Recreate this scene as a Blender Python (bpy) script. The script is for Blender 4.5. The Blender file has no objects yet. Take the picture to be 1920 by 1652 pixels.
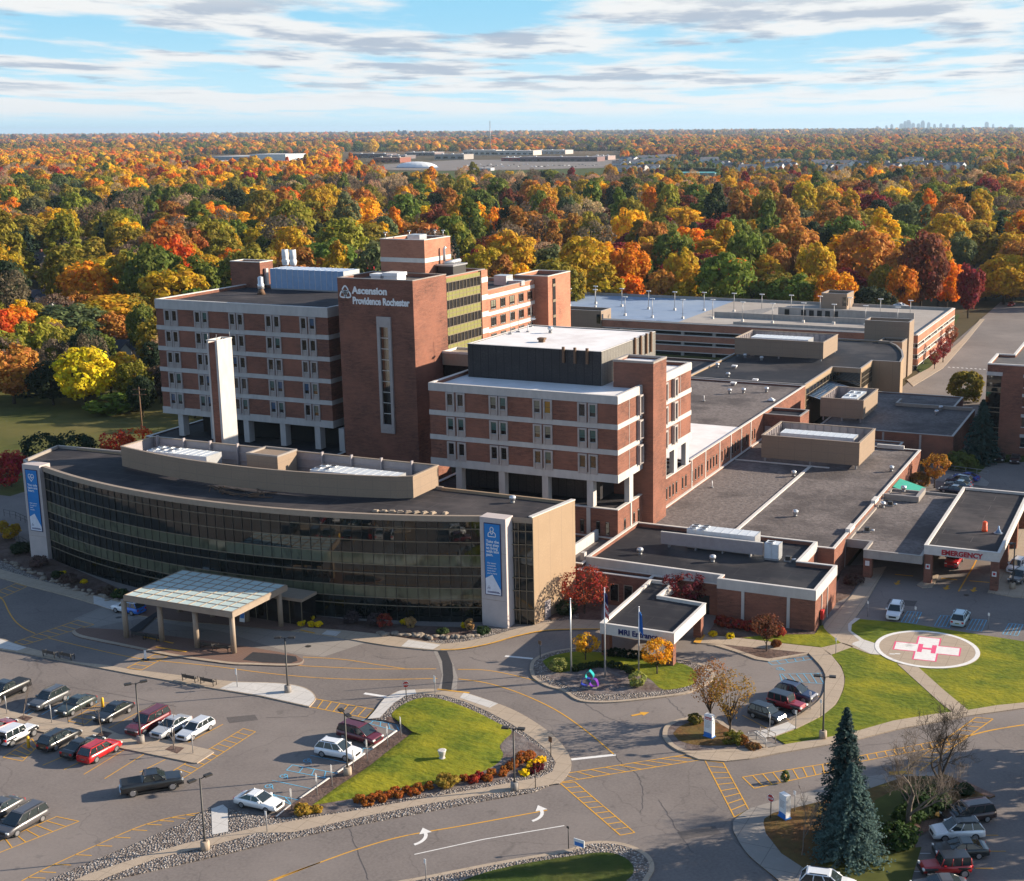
import bpy, bmesh, math, random
from math import sin, cos, pi, radians, sqrt, atan2, hypot
from mathutils import Vector, Matrix
random.seed(7)
scene = bpy.context.scene
COL = scene.collection

# ---------------------------------------------------------------- camera (solved from the vanishing points of the hospital)
F, PX, PY, CAMH = 2581.4, 1134.8, 826.0, 63.0
def _axes():
    p, r, a = radians(12.761), radians(0.3834), radians(-23.111)
    f = Vector((0, cos(p), -sin(p))); rt = Vector((1, 0, 0)); d = f.cross(rt)
    r2 = rt*cos(r) + d*sin(r); d2 = d*cos(r) - rt*sin(r)
    m = Matrix(((cos(a), sin(a), 0), (-sin(a), cos(a), 0), (0, 0, 1)))   # to hospital axes
    return m @ r2, m @ d2, m @ f
CR, CD, CF = _axes()
def ray(x, y):
    return CR*((x-PX)/F) + CD*((y-PY)/F) + CF
def G(x, y, z=0.0):
    d = ray(x, y); t = (z-CAMH)/d.z
    return Vector((d.x*t, d.y*t, z))
def onY(x, y, Y):
    d = ray(x, y); t = Y/d.y
    return Vector((d.x*t, Y, CAMH + d.z*t))
def onX(x, y, X):
    d = ray(x, y); t = X/d.x
    return Vector((X, d.y*t, CAMH + d.z*t))
def P(v):
    q = Vector((v[0], v[1], v[2]-CAMH)); c = q.dot(CF)
    if c < 1: return (-9999, -9999)
    return PX + F*q.dot(CR)/c, PY + F*q.dot(CD)/c

cam = bpy.data.cameras.new('camera'); camo = bpy.data.objects.new('camera', cam); COL.objects.link(camo)
cam.sensor_width = 36; cam.lens = F/1920*36; cam.shift_x = (960-PX)/1920; cam.shift_y = (PY-826)/1920
cam.clip_start = 1; cam.clip_end = 120000
camo.matrix_world = Matrix(((CR.x, -CD.x, -CF.x, 0), (CR.y, -CD.y, -CF.y, 0), (CR.z, -CD.z, -CF.z, CAMH), (0, 0, 0, 1)))
scene.camera = camo

# ---------------------------------------------------------------- materials
MATS = {}
def new_mat(name):
    m = bpy.data.materials.new(name); m.use_nodes = True
    nt = m.node_tree; b = nt.nodes['Principled BSDF']
    MATS[name] = m
    return m, nt, b
def nd(nt, t, **k):
    n = nt.nodes.new(t)
    for a, v in k.items():
        if a in n.inputs: n.inputs[a].default_value = v
        else: setattr(n, a, v)
    return n
def c4(c): return (c[0], c[1], c[2], 1)
def coords(nt, scale=(1, 1, 1), wall=False):
    t = nd(nt, 'ShaderNodeTexCoord')
    out = t.outputs['Object']
    if wall:                                     # fold x and y so that both wall directions carry the courses
        s = nd(nt, 'ShaderNodeSeparateXYZ'); nt.links.new(out, s.inputs[0])
        a = nd(nt, 'ShaderNodeMath', operation='ADD'); nt.links.new(s.outputs[0], a.inputs[0]); nt.links.new(s.outputs[1], a.inputs[1])
        c = nd(nt, 'ShaderNodeCombineXYZ'); nt.links.new(a.outputs[0], c.inputs[0]); nt.links.new(s.outputs[2], c.inputs[1]); out = c.outputs[0]
    mp = nd(nt, 'ShaderNodeMapping'); mp.inputs['Scale'].default_value = scale
    nt.links.new(out, mp.inputs[0]); return mp.outputs[0]
def noise(nt, vec, scale, detail=4, rough=.6, lo=.35, hi=.65):
    n = nd(nt, 'ShaderNodeTexNoise'); n.inputs['Scale'].default_value = scale; n.inputs['Detail'].default_value = detail; n.inputs['Roughness'].default_value = rough
    nt.links.new(vec, n.inputs['Vector'])
    r = nd(nt, 'ShaderNodeMapRange'); r.inputs[1].default_value = lo; r.inputs[2].default_value = hi
    nt.links.new(n.outputs['Fac'], r.inputs[0]); return r.outputs[0]
def mix(nt, a, b, fac, mode='MIX'):
    m = nd(nt, 'ShaderNodeMix', data_type='RGBA', blend_type=mode)
    for s, v in ((6, a), (7, b)):
        if hasattr(v, 'links'): nt.links.new(v, m.inputs[s])
        else: m.inputs[s].default_value = c4(v)
    if hasattr(fac, 'links'): nt.links.new(fac, m.inputs[0])
    else: m.inputs[0].default_value = fac
    return m.outputs[2]
def surf(name, c1, c2, scale, rough=.85, scale2=None, c3=None, f3=.5, bump=0, stretch=(1, 1, 1), wall=False, metal=0, lo=.35, hi=.65, spec=.15, lo3=.4, hi3=.7):
    m, nt, b = new_mat(name)
    v = coords(nt, stretch, wall)
    n1 = noise(nt, v, scale, lo=lo, hi=hi)
    col = mix(nt, c1, c2, n1)
    if c3:
        n2 = noise(nt, v, scale2, 5, .65, lo3, hi3)
        mu = nd(nt, 'ShaderNodeMath', operation='MULTIPLY'); mu.inputs[1].default_value = f3; nt.links.new(n2, mu.inputs[0])
        col = mix(nt, col, c3, mu.outputs[0])
    nt.links.new(col, b.inputs['Base Color'])
    b.inputs['Roughness'].default_value = rough; b.inputs['Metallic'].default_value = metal
    b.inputs['Specular IOR Level'].default_value = spec
    if bump:
        bp = nd(nt, 'ShaderNodeBump'); bp.inputs['Strength'].default_value = bump; bp.inputs['Distance'].default_value = .1
        nt.links.new(n1, bp.inputs['Height']); nt.links.new(bp.outputs[0], b.inputs['Normal'])
    return m
def plain(name, c, rough=.5, metal=0, spec=.5, var=.12):
    return surf(name, c, tuple(x*(1-var) for x in c), 1.7, rough, metal=metal, spec=spec)

def joints(name, base, c2, period, dark, vertical=False, rough=.85, width=.04):
    """concrete / panels with joints every period metres"""
    m, nt, b = new_mat(name)
    v = coords(nt, (1, 1, 1), vertical)
    n1 = noise(nt, v, .35, 5, .6)
    col = mix(nt, base, c2, n1)
    n3 = noise(nt, v, 4, 3, .6); col = mix(nt, col, tuple(x*.86 for x in base), n3)
    br = nd(nt, 'ShaderNodeTexBrick'); br.offset = 0; br.inputs['Scale'].default_value = 1
    br.inputs['Brick Width'].default_value = period[0]; br.inputs['Row Height'].default_value = period[1]; br.inputs['Mortar Size'].default_value = width
    br.inputs['Mortar Smooth'].default_value = .2
    nt.links.new(v, br.inputs['Vector'])
    col = mix(nt, col, dark, br.outputs['Fac'])
    nt.links.new(col, b.inputs['Base Color']); b.inputs['Roughness'].default_value = rough; b.inputs['Specular IOR Level'].default_value = .2
    return m

def brick(name, c1, c2, c3):
    m, nt, b = new_mat(name)
    v = coords(nt, (1, 1, 1), True)
    v2 = coords(nt, (.55, 2.6, 1), True)
    n1 = noise(nt, v2, 1.0, 5, .75, .40, .60)
    col = mix(nt, c1, c2, n1)
    n4 = noise(nt, v2, 1.9, 3, .7, .53, .62); mu = nd(nt, 'ShaderNodeMath', operation='MULTIPLY'); mu.inputs[1].default_value = .75; nt.links.new(n4, mu.inputs[0])
    col = mix(nt, col, c3, mu.outputs[0])
    n2 = noise(nt, v, .13, 4, .6, .35, .7); col = mix(nt, col, tuple(x*1.3 for x in c1), n2)
    br = nd(nt, 'ShaderNodeTexBrick'); br.inputs['Scale'].default_value = 1; br.inputs['Brick Width'].default_value = .3; br.inputs['Row Height'].default_value = .1; br.inputs['Mortar Size'].default_value = .012
    nt.links.new(v, br.inputs['Vector'])
    fm = nd(nt, 'ShaderNodeMath', operation='MULTIPLY'); fm.inputs[1].default_value = .35; nt.links.new(br.outputs['Fac'], fm.inputs[0])
    col = mix(nt, col, (.33, .27, .23), fm.outputs[0])
    nt.links.new(col, b.inputs['Base Color']); b.inputs['Roughness'].default_value = .95; b.inputs['Specular IOR Level'].default_value = .1
    return m
def seams(name, w, h, c, f):
    m = MATS[name]; nt = m.node_tree; b = nt.nodes['Principled BSDF']; src = b.inputs['Base Color'].links[0].from_socket
    br = nd(nt, 'ShaderNodeTexBrick'); br.inputs['Scale'].default_value = 1; br.inputs['Brick Width'].default_value = w; br.inputs['Row Height'].default_value = h; br.inputs['Mortar Size'].default_value = .045
    nt.links.new(coords(nt), br.inputs['Vector']); mu = nd(nt, 'ShaderNodeMath', operation='MULTIPLY'); mu.inputs[1].default_value = f; nt.links.new(br.outputs['Fac'], mu.inputs[0])
    nt.links.new(mix(nt, src, c, mu.outputs[0]), b.inputs['Base Color'])

brick('brick_red', (.205, .080, .052), (.092, .036, .028), (.032, .017, .016))
brick('brick_tan', (.37, .16, .10), (.26, .105, .068), (.15, .065, .045))
surf('precast', (.50, .48, .46), (.43, .41, .40), 1.2, .85, .25, (.36, .345, .33), .5, stretch=(1, 1, .35))
surf('precast_frame', (.40, .355, .335), (.35, .31, .295), 1.5, .85)
surf('fin_stone', (.52, .45, .43), (.46, .40, .385), .8, .8, .2, (.42, .37, .36), .5)
joints('tan_panel', (.36, .255, .165), (.32, .225, .145), (3.1, 50), (.24, .175, .125), True, .6, .05)
joints('tan_screen', (.30, .22, .16), (.265, .195, .14), (3.0, 1.3), (.2, .155, .12), True, .6, .025)
plain('beige_trim', (.31, .24, .18), .6)
plain('mauve_panel', (.36, .32, .33), .5, .2)
joints('black_panel', (.032, .030, .033), (.055, .050, .050), (1.35, 50), (.012, .012, .013), True, .45, .05)
joints('grey_siding', (.17, .16, .145), (.23, .215, .19), (1.1, 50), (.09, .085, .08), True, .6, .05)
surf('roof_dark', (.040, .037, .041), (.028, .026, .030), .5, .85, .07, (.085, .074, .074), .9, lo3=.48, hi3=.66)
surf('roof_grey', (.125, .118, .115), (.10, .095, .095), .4, .85, .06, (.16, .148, .14), .7)
surf('roof_white', (.78, .76, .76), (.70, .67, .66), .35, .7, .1, (.44, .34, .33), .45, lo3=.55, hi3=.75)
surf('roof_gravel', (.215, .185, .175), (.105, .09, .088), 1.9, .95, .09, (.07, .06, .06), .8, bump=.4, lo=.3, hi=.7, lo3=.47, hi3=.63)
surf('roof_black', (.020, .020, .025), (.028, .028, .033), .4, .7, .08, (.07, .064, .064), .8, lo3=.5, hi3=.64)
seams('roof_dark', 9, 3, (.12, .105, .105), .55); seams('roof_black', 7, 3.5, (.06, .056, .06), .5)
plain('coping_white', (.62, .58, .54), .6)
plain('canopy_panel', (.50, .60, .58), .45)
plain('coping_metal', (.33, .29, .26), .5, .2)
surf('deck_blue', (.23, .30, .42), (.19, .255, .37), .4, .8, .05, (.30, .36, .44), .6)
surf('deck_grey', (.36, .32, .285), (.31, .275, .25), .4, .85, .05, (.42, .385, .35), .6)
surf('concrete_wall', (.40, .365, .33), (.34, .31, .285), 1.2, .9, .3, (.27, .25, .23), .6, stretch=(1, 1, .3))
def glass(name, c, rough=.04, ior=1.75, var=0):
    m, nt, b = new_mat(name)
    b.inputs['Base Color'].default_value = c4(c); b.inputs['Roughness'].default_value = rough; b.inputs['IOR'].default_value = ior
    if var:
        v = coords(nt, (.9, .6, 1), True)
        n = noise(nt, v, .8, 2, .5, .5, .62); n2 = noise(nt, v, .17, 2, .5, .42, .62)
        mu = nd(nt, 'ShaderNodeMath', operation='MULTIPLY'); nt.links.new(n, mu.inputs[0]); nt.links.new(n2, mu.inputs[1])
        nt.links.new(mix(nt, c, tuple(x*var for x in c), mu.outputs[0]), b.inputs['Base Color'])
    return m
glass('glass_dark', (.012, .011, .011), .03, 1.75)
glass('glass_curtain', (.005, .0075, .007), .03, 1.7, 3.5)
glass('glass_teal', (.06, .12, .11), .08, 1.6)
glass('glass_blind', (.20, .19, .14), .15, 1.5)
glass('glass_blue', (.04, .09, .17), .05, 1.7)
glass('glass_tree_reflection', (.30, .16, .02), .1, 1.6)  # reflection of yellow trees painted as the pane's own colour
glass('spandrel_olive', (.095, .10, .062), .06, 1.6, .35)
joints('spandrel_green', (.25, .24, .085), (.20, .195, .07), (1.1, 50), (.16, .15, .05), True, .35, .04)
plain('mullion', (.22, .175, .12), .5, .3)
plain('mullion_dark', (.03, .028, .026), .5, .3)
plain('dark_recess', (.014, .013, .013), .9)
plain('metal_light', (.62, .63, .65), .35, .6)
plain('metal_unit', (.62, .66, .70), .5, .1)
plain('metal_blue', (.24, .36, .55), .5, .2)
plain('metal_grey', (.30, .30, .31), .5, .4)
plain('metal_dark', (.045, .042, .04), .5, .3)
plain('white_paint', (.78, .78, .78), .5)
plain('black_paint', (.014, .014, .015), .5)
plain('rubber', (.02, .02, .021), .9)
plain('rim_metal', (.5, .5, .52), .3, .8)
plain('chrome', (.65, .65, .66), .15, 1)
glass('car_glass', (.02, .028, .03), .03, 1.7)
plain('lamp_clear', (.75, .75, .72), .15)
plain('lamp_red', (.5, .015, .015), .2)
plain('yellow_paint', (.75, .42, .02), .6)
plain('red_paint', (.55, .03, .025), .5)
plain('blue_paint', (.03, .18, .55), .5)
plain('teal_awning', (.02, .30, .22), .7)
plain('orange_plastic', (.9, .10, .02), .5)
plain('wood_brown', (.14, .075, .04), .8)
plain('letter_white', (.85, .85, .85), .4)
plain('letter_red', (.45, .015, .03), .4)
plain('letter_navy', (.012, .018, .12), .4)
surf('banner_blue', (.035, .22, .55), (.03, .19, .50), .6, .6)
plain('banner_navy', (.012, .02, .09), .6)
plain('banner_white', (.72, .74, .82), .6)
# ground
surf('asphalt', (.190, .164, .152), (.140, .121, .114), 3.5, .9, .045, (.245, .212, .195), .85, lo3=.38, hi3=.68)
surf('asphalt_dark', (.125, .110, .106), (.10, .09, .087), 2.5, .9)
surf('asphalt_patch', (.05, .048, .052), (.04, .039, .043), 2.5, .85)
def cracked(name, base):
    m = MATS[base]; nt = m.node_tree; b = nt.nodes['Principled BSDF']
    src = b.inputs['Base Color'].links[0].from_socket
    v = coords(nt, (.055, .055, .055))
    w = nd(nt, 'ShaderNodeTexNoise'); w.inputs['Scale'].default_value = 3; w.inputs['Detail'].default_value = 4
    nt.links.new(v, w.inputs['Vector'])
    vm = nd(nt, 'ShaderNodeVectorMath', operation='MULTIPLY_ADD'); vm.inputs[1].default_value = (.35, .35, 0); nt.links.new(w.outputs['Color'], vm.inputs[0]); nt.links.new(v, vm.inputs[2])
    vo = nd(nt, 'ShaderNodeTexVoronoi', feature='DISTANCE_TO_EDGE'); vo.inputs['Scale'].default_value = 1.2; nt.links.new(vm.outputs[0], vo.inputs['Vector'])
    r = nd(nt, 'ShaderNodeMapRange'); r.inputs[1].default_value = .006; r.inputs[2].default_value = .0; r.inputs[3].default_value = 0; r.inputs[4].default_value = .3
    nt.links.new(vo.outputs['Distance'], r.inputs[0])
    col = mix(nt, src, (.055, .05, .05), r.outputs[0])
    n5 = noise(nt, coords(nt, (1, 1, 1)), .5, 3, .7, .62, .70)
    mu = nd(nt, 'ShaderNodeMath', operation='MULTIPLY'); mu.inputs[1].default_value = .35; nt.links.new(n5, mu.inputs[0])
    col = mix(nt, col, (.085, .078, .075), mu.outputs[0])
    nt.links.new(col, b.inputs['Base Color'])
cracked('asphalt_cracked', 'asphalt')
joints('pavement', (.42, .335, .255), (.36, .29, .225), (1.8, 1.8), (.25, .2, .15), False, .9, .03)
joints('pavement_new', (.58, .55, .52), (.50, .48, .46), (1.8, 1.8), (.36, .34, .32), False, .9, .03)
joints('pavement_grey', (.30, .27, .245), (.25, .225, .205), (3.4, 3.4), (.17, .15, .14), False, .9, .04)
joints('pavers', (.22, .135, .105), (.18, .11, .09), (.4, .4), (.13, .085, .07), False, .9, .03)
surf('mulch', (.115, .07, .055), (.06, .038, .032), 2.2, .95, .3, (.19, .135, .115), .7, bump=.5)
surf('mulch_grey', (.22, .19, .18), (.13, .11, .105), 1.6, .95, .35, (.10, .06, .05), .85, bump=.4)
surf('pine_straw', (.16, .075, .03), (.10, .05, .022), 1.5, .95, .3, (.12, .105, .03), .8, bump=.4)
surf('lawn', (.140, .168, .014), (.075, .105, .009), 1.1, .95, .11, (.27, .24, .015), .9, bump=.5, stretch=(1, 1.6, 1), lo3=.42, hi3=.66)
surf('lawn_dark', (.05, .075, .012), (.035, .055, .01), .9, .95, .12, (.085, .08, .02), .8, bump=.5)
surf('field_grass', (.09, .095, .022), (.06, .068, .016), .25, .95, .03, (.15, .12, .04), .8)
def stones():
    m, nt, b = new_mat('river_stone')
    v = coords(nt)
    vo = nd(nt, 'ShaderNodeTexVoronoi'); vo.inputs['Scale'].default_value = 4.6; nt.links.new(v, vo.inputs['Vector'])
    hs = nd(nt, 'ShaderNodeSeparateColor'); nt.links.new(vo.outputs['Color'], hs.inputs[0])
    cr = nd(nt, 'ShaderNodeValToRGB'); e = cr.color_ramp
    e.elements[0].color = (.10, .08, .07, 1); e.elements[1].color = (.60, .56, .53, 1)
    for pos, c in ((.35, (.27, .22, .19, 1)), (.6, (.42, .37, .33, 1)), (.82, (.52, .47, .43, 1))):
        k = e.elements.new(pos); k.color = c
    nt.links.new(hs.outputs[0], cr.inputs[0])
    d = nd(nt, 'ShaderNodeMapRange'); d.inputs[1].default_value = .05; d.inputs[2].default_value = .62; d.inputs[3].default_value = 0; d.inputs[4].default_value = .8
    nt.links.new(vo.outputs['Distance'], d.inputs[0])
    nt.links.new(mix(nt, cr.outputs[0], (.06, .045, .04), d.outputs[0]), b.inputs['Base Color'])
    bp = nd(nt, 'ShaderNodeBump', invert=True); bp.inputs['Strength'].default_value = .9; bp.inputs['Distance'].default_value = .25
    nt.links.new(vo.outputs['Distance'], bp.inputs['Height']); nt.links.new(bp.outputs[0], b.inputs['Normal'])
    b.inputs['Roughness'].default_value = .8
stones()
surf('boulder', (.30, .25, .20), (.17, .14, .115), 1.5, .9, bump=.6)
surf('mark_yellow', (.66, .34, .045), (.56, .29, .05), 2.5, .8, .5, (.22, .17, .13), .8, lo3=.56, hi3=.72)
surf('mark_white', (.72, .70, .68), (.64, .62, .60), 2.5, .8, .5, (.25, .22, .2), .7, lo3=.58, hi3=.74)
surf('mark_blue', (.14, .40, .58), (.12, .35, .52), 2.5, .8, .5, (.17, .18, .19), .8, lo3=.5, hi3=.72)
surf('mark_pink', (.72, .10, .20), (.62, .09, .19), 2.5, .8)
surf('terrain_soil', (.10, .075, .035), (.07, .055, .03), .02, .95, .004, (.16, .12, .055), .7)

# paint and foliage take their colour from a property of the object they are on
def tinted(name, attr_type, rough, coat=0, metal=0):
    m, nt, b = new_mat(name)
    a = nd(nt, 'ShaderNodeAttribute', attribute_type=attr_type, attribute_name='tint')
    nt.links.new(a.outputs['Color'], b.inputs['Base Color'])
    b.inputs['Roughness'].default_value = rough; b.inputs['Metallic'].default_value = metal
    if coat: b.inputs['Coat Weight'].default_value = coat; b.inputs['Coat Roughness'].default_value = .06
    return m, nt, b
tinted('car_paint', 'OBJECT', .35, .8, .15)
def leafmat(name):
    m, nt, b = tinted(name, 'INSTANCER', .75)
    a = [n for n in nt.nodes if n.type == 'ATTRIBUTE'][0]
    v = nd(nt, 'ShaderNodeAttribute', attribute_type='GEOMETRY', attribute_name='leaf')
    hv = nd(nt, 'ShaderNodeHueSaturation')
    s = nd(nt, 'ShaderNodeSeparateColor'); nt.links.new(v.outputs['Color'], s.inputs[0])
    for sock, i, lo, hi in (('Value', 0, .62, 1.5), ('Hue', 1, .468, .532)):
        r = nd(nt, 'ShaderNodeMapRange'); r.inputs[3].default_value = lo; r.inputs[4].default_value = hi
        nt.links.new(s.outputs[i], r.inputs[0]); nt.links.new(r.outputs[0], hv.inputs[sock])
    nt.links.new(a.outputs['Color'], hv.inputs['Color'])
    nt.links.new(hv.outputs[0], b.inputs['Base Color'])
    tr = nd(nt, 'ShaderNodeBsdfTranslucent'); nt.links.new(hv.outputs[0], tr.inputs[0])
    ms = nd(nt, 'ShaderNodeMixShader'); ms.inputs[0].default_value = .4
    nt.links.new(b.outputs[0], ms.inputs[1]); nt.links.new(tr.outputs[0], ms.inputs[2])
    nt.links.new(ms.outputs[0], nt.nodes['Material Output'].inputs['Surface'])
    b.inputs['Specular IOR Level'].default_value = .2
leafmat('leaf')
surf('bark', (.09, .07, .055), (.05, .04, .033), 3, .95)
surf('bark_pale', (.21, .17, .14), (.13, .105, .088), 3, .95)
def M(*n): return [MATS[x] for x in n]

# ---------------------------------------------------------------- mesh builder
class MB:
    def __init__(s): s.v = []; s.f = []; s.m = []; s.sm = []
    def face(s, pts, m=0, smooth=False):
        i = len(s.v); s.v += [tuple(p) for p in pts]; s.f.append(tuple(range(i, i+len(pts)))); s.m.append(m); s.sm.append(smooth)
    def box(s, x0, y0, z0, x1, y1, z1, m=0, top=None, bottom=True):
        if x0 > x1: x0, x1 = x1, x0
        if y0 > y1: y0, y1 = y1, y0
        s.prism([(x0, y0), (x1, y0), (x1, y1), (x0, y1)], z0, z1, m, top, bottom)
    def prism(s, poly, z0, z1, m=0, top=None, bottom=True, sides=True):
        poly = [(p[0], p[1]) for p in poly]
        a = sum(p[0]*q[1]-q[0]*p[1] for p, q in zip(poly, poly[1:]+poly[:1]))
        if a < 0: poly = poly[::-1]
        n = len(poly)
        if sides:
            for k in range(n):
                p, q = poly[k], poly[(k+1) % n]
                s.face([(p[0], p[1], z0), (q[0], q[1], z0), (q[0], q[1], z1), (p[0], p[1], z1)], m)
        s.face([(p[0], p[1], z1) for p in poly], m if top is None else top)
        if bottom: s.face([(p[0], p[1], z0) for p in poly[::-1]], m)
    def obox(s, c, ux, hx, hy, z0, z1, m=0, top=None):
        """box with its own heading: centre c, unit direction ux, half sizes"""
        uy = (-ux[1], ux[0])
        s.prism([(c[0]+ux[0]*a*hx+uy[0]*b*hy, c[1]+ux[1]*a*hx+uy[1]*b*hy) for a, b in ((-1, -1), (1, -1), (1, 1), (-1, 1))], z0, z1, m, top)
    def tube(s, pts, r, n=6, m=0, cap=True, smooth=True):
        pts = [Vector(p) for p in pts]; k = len(pts)
        rs = r if isinstance(r, (list, tuple)) else [r]*k
        ref = None; rings = []
        for i, p in enumerate(pts):
            t = (pts[min(i+1, k-1)]-pts[max(i-1, 0)])
            t = t.normalized() if t.length > 1e-9 else Vector((0, 0, 1))
            if ref is None: ref = Vector((1, 0, 0)) if abs(t.x) < .9 else Vector((0, 1, 0))
            u = (ref - t*ref.dot(t)).normalized(); w = t.cross(u); ref = u
            b = len(s.v)
            for j in range(n):
                a = 2*pi*j/n; s.v.append(tuple(p + (u*cos(a)+w*sin(a))*rs[i]))
            rings.append(b)
        for i in range(k-1):
            for j in range(n):
                s.f.append((rings[i]+j, rings[i]+(j+1) % n, rings[i+1]+(j+1) % n, rings[i+1]+j)); s.m.append(m); s.sm.append(smooth)
        if cap:
            s.f.append(tuple(rings[0]+j for j in range(n))[::-1]); s.m.append(m); s.sm.append(False)
            s.f.append(tuple(rings[-1]+j for j in range(n))); s.m.append(m); s.sm.append(False)
    def cyl(s, x, y, z0, z1, r, n=12, m=0, r2=None): s.tube([(x, y, z0), (x, y, z1)], [r, r if r2 is None else r2], n, m)
    def lathe(s, x, y, prof, n=12, m=0):
        s.tube([(x, y, z) for r, z in prof], [max(r, .001) for r, z in prof], n, m)
    def build(s, name, mats, parent=None, local=False):
        me = bpy.data.meshes.new(name)
        off = Vector((0, 0, 0))
        if parent is not None and not local: off = parent.location
        v = [(p[0]-off[0], p[1]-off[1], p[2]-off[2]) for p in s.v] if off.length else s.v
        me.from_pydata(v, [], s.f)
        for x in (M(*mats) if isinstance(mats, (list, tuple)) else M(mats)): me.materials.append(x)
        me.polygons.foreach_set('material_index', s.m); me.polygons.foreach_set('use_smooth', s.sm)
        me.update()
        o = bpy.data.objects.new(name, me); COL.objects.link(o)
        if parent is not None: o.parent = parent
        return o
def tag(o, label, cat, group=None):
    o['label'] = label; o['category'] = cat
    if group: o['group'] = group
    return o
def thing(name, label, cat, loc=(0, 0, 0), rz=0, group=None):
    o = bpy.data.objects.new(name, None); o.location = loc; o.rotation_euler = (0, 0, rz); o.empty_display_size = .5
    COL.objects.link(o); return tag(o, label, cat, group)
KIDS = {}
def kids(o):
    return [c for c in bpy.data.objects if c.parent == o]
def dup(root, loc, rz=0, label=None, scale=None, tree=None):
    """copy a thing with its parts and sub-parts; tree = cached [(child,[grandchildren])]"""
    r = root.copy(); COL.objects.link(r); r.location = loc; r.rotation_euler = (0, 0, rz)
    if scale: r.scale = scale if isinstance(scale, (tuple, list)) else (scale,)*3
    if label: r['label'] = label
    out = {}
    for ch, gs in tree:
        c = ch.copy(); COL.objects.link(c); c.parent = r; out.setdefault(ch.name.split('.')[0], c)
        for g in gs:
            d = g.copy(); COL.objects.link(d); d.parent = c
    return r, out
def family(o): return [(c, kids(c)) for c in kids(o)]
def structure(o): o['kind'] = 'structure'; return o
def sheet(name, polys, mat, z, thick=None):
    """flat ground sheet(s); polys in photo pixels; thick gives it kerb sides"""
    mb = MB()
    for poly in polys:
        w = [G(x, y, z) for x, y in poly]
        if thick: mb.prism(w, z-thick, z, 0, None, False)
        else: mb.prism(w, z, z, 0, None, False, False)
    return structure(mb.build(name, mat))
def stroke(mb, pts, w, z, m=0, z0=None):
    """a painted line along world points"""
    pts = [Vector((p[0], p[1], 0)) for p in pts]
    L = []; R_ = []
    for i, p in enumerate(pts):
        t = pts[min(i+1, len(pts)-1)]-pts[max(i-1, 0)]; t.normalize(); n = Vector((-t.y, t.x, 0))*(w/2)
        L.append(p+n); R_.append(p-n)
    for i in range(len(pts)-1):
        mb.face([(R_[i].x, R_[i].y, z), (R_[i+1].x, R_[i+1].y, z), (L[i+1].x, L[i+1].y, z), (L[i].x, L[i].y, z)], m)
def smooth_px(pts, n=6):
    """Catmull-Rom through photo pixels"""
    q = [pts[0]]+list(pts)+[pts[-1]]; out = []
    for i in range(1, len(q)-2):
        for k in range(n):
            t = k/n; a, b, c, d = q[i-1], q[i], q[i+1], q[i+2]
            out.append(tuple(.5*((2*b[j])+(-a[j]+c[j])*t+(2*a[j]-5*b[j]+4*c[j]-d[j])*t*t+(-a[j]+3*b[j]-3*c[j]+d[j])*t**3) for j in (0, 1)))
    return out+[pts[-1]]
# ================================================================ GROUND
def wsheet(name, poly, mat, z):
    mb = MB(); mb.prism(poly, z, z, 0, None, False, False); return structure(mb.build(name, mat))
# one sheet to the horizon, finer near the camera
mb = MB()
R0 = [0, 400, 1500, 6000, 25000, 60000]; N = 48
for i in range(len(R0)-1):
    for k in range(N):
        a, b = 2*pi*k/N, 2*pi*(k+1)/N
        q = [(R0[i]*cos(a), R0[i]*sin(a)), (R0[i+1]*cos(a), R0[i+1]*sin(a)), (R0[i+1]*cos(b), R0[i+1]*sin(b)), (R0[i]*cos(b), R0[i]*sin(b))]
        if i == 0: q = q[1:]
        mb.face([(x, y, -.12) for x, y in q][:4], 0)
m, nt, b = new_mat('terrain')
v = coords(nt, (1, 1, 1))
col = mix(nt, (.095, .07, .035), (.06, .05, .028), noise(nt, v, .03, 5))
far = noise(nt, coords(nt, (.00035, .0011, 1)), 1, 6, .62, .38, .64)
col2 = mix(nt, (.10, .055, .04), (.24, .135, .06), far)
col2 = mix(nt, col2, (.05, .05, .035), noise(nt, coords(nt, (.0007, .002, 1)), 1, 5, .6, .55, .66))
g = nd(nt, 'ShaderNodeNewGeometry'); ln = nd(nt, 'ShaderNodeVectorMath', operation='LENGTH'); nt.links.new(g.outputs['Position'], ln.inputs[0])
r = nd(nt, 'ShaderNodeMapRange'); r.inputs[1].default_value = 2500; r.inputs[2].default_value = 6000; nt.links.new(ln.outputs['Value'], r.inputs[0])
nt.links.new(mix(nt, col, col2, r.outputs[0]), b.inputs['Base Color']); b.inputs['Roughness'].default_value = 1; b.inputs['Specular IOR Level'].default_value = .1
structure(mb.build('terrain', 'terrain'))

wsheet('parking_lot', [(-232, 15), (80, 15), (80, 166), (-43, 166), (-43, 180), (-232, 180)], 'asphalt', 0)
wsheet('service_road', [(-43, 166), (80, 166), (80, 520), (-64, 520), (-64, 300), (-43, 262)], 'asphalt', .001)
wsheet('field', [(-420, 176), (-166, 176), (-130, 215), (-116, 300), (-112, 424), (-200, 430), (-420, 300)], 'field_grass', .01)
wsheet('field_path', [tuple(G(x, y)[:2]) for x, y in ((-60, 955), (50, 921), (62, 936), (40, 962), (-60, 1000))], 'asphalt', .02)

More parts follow.
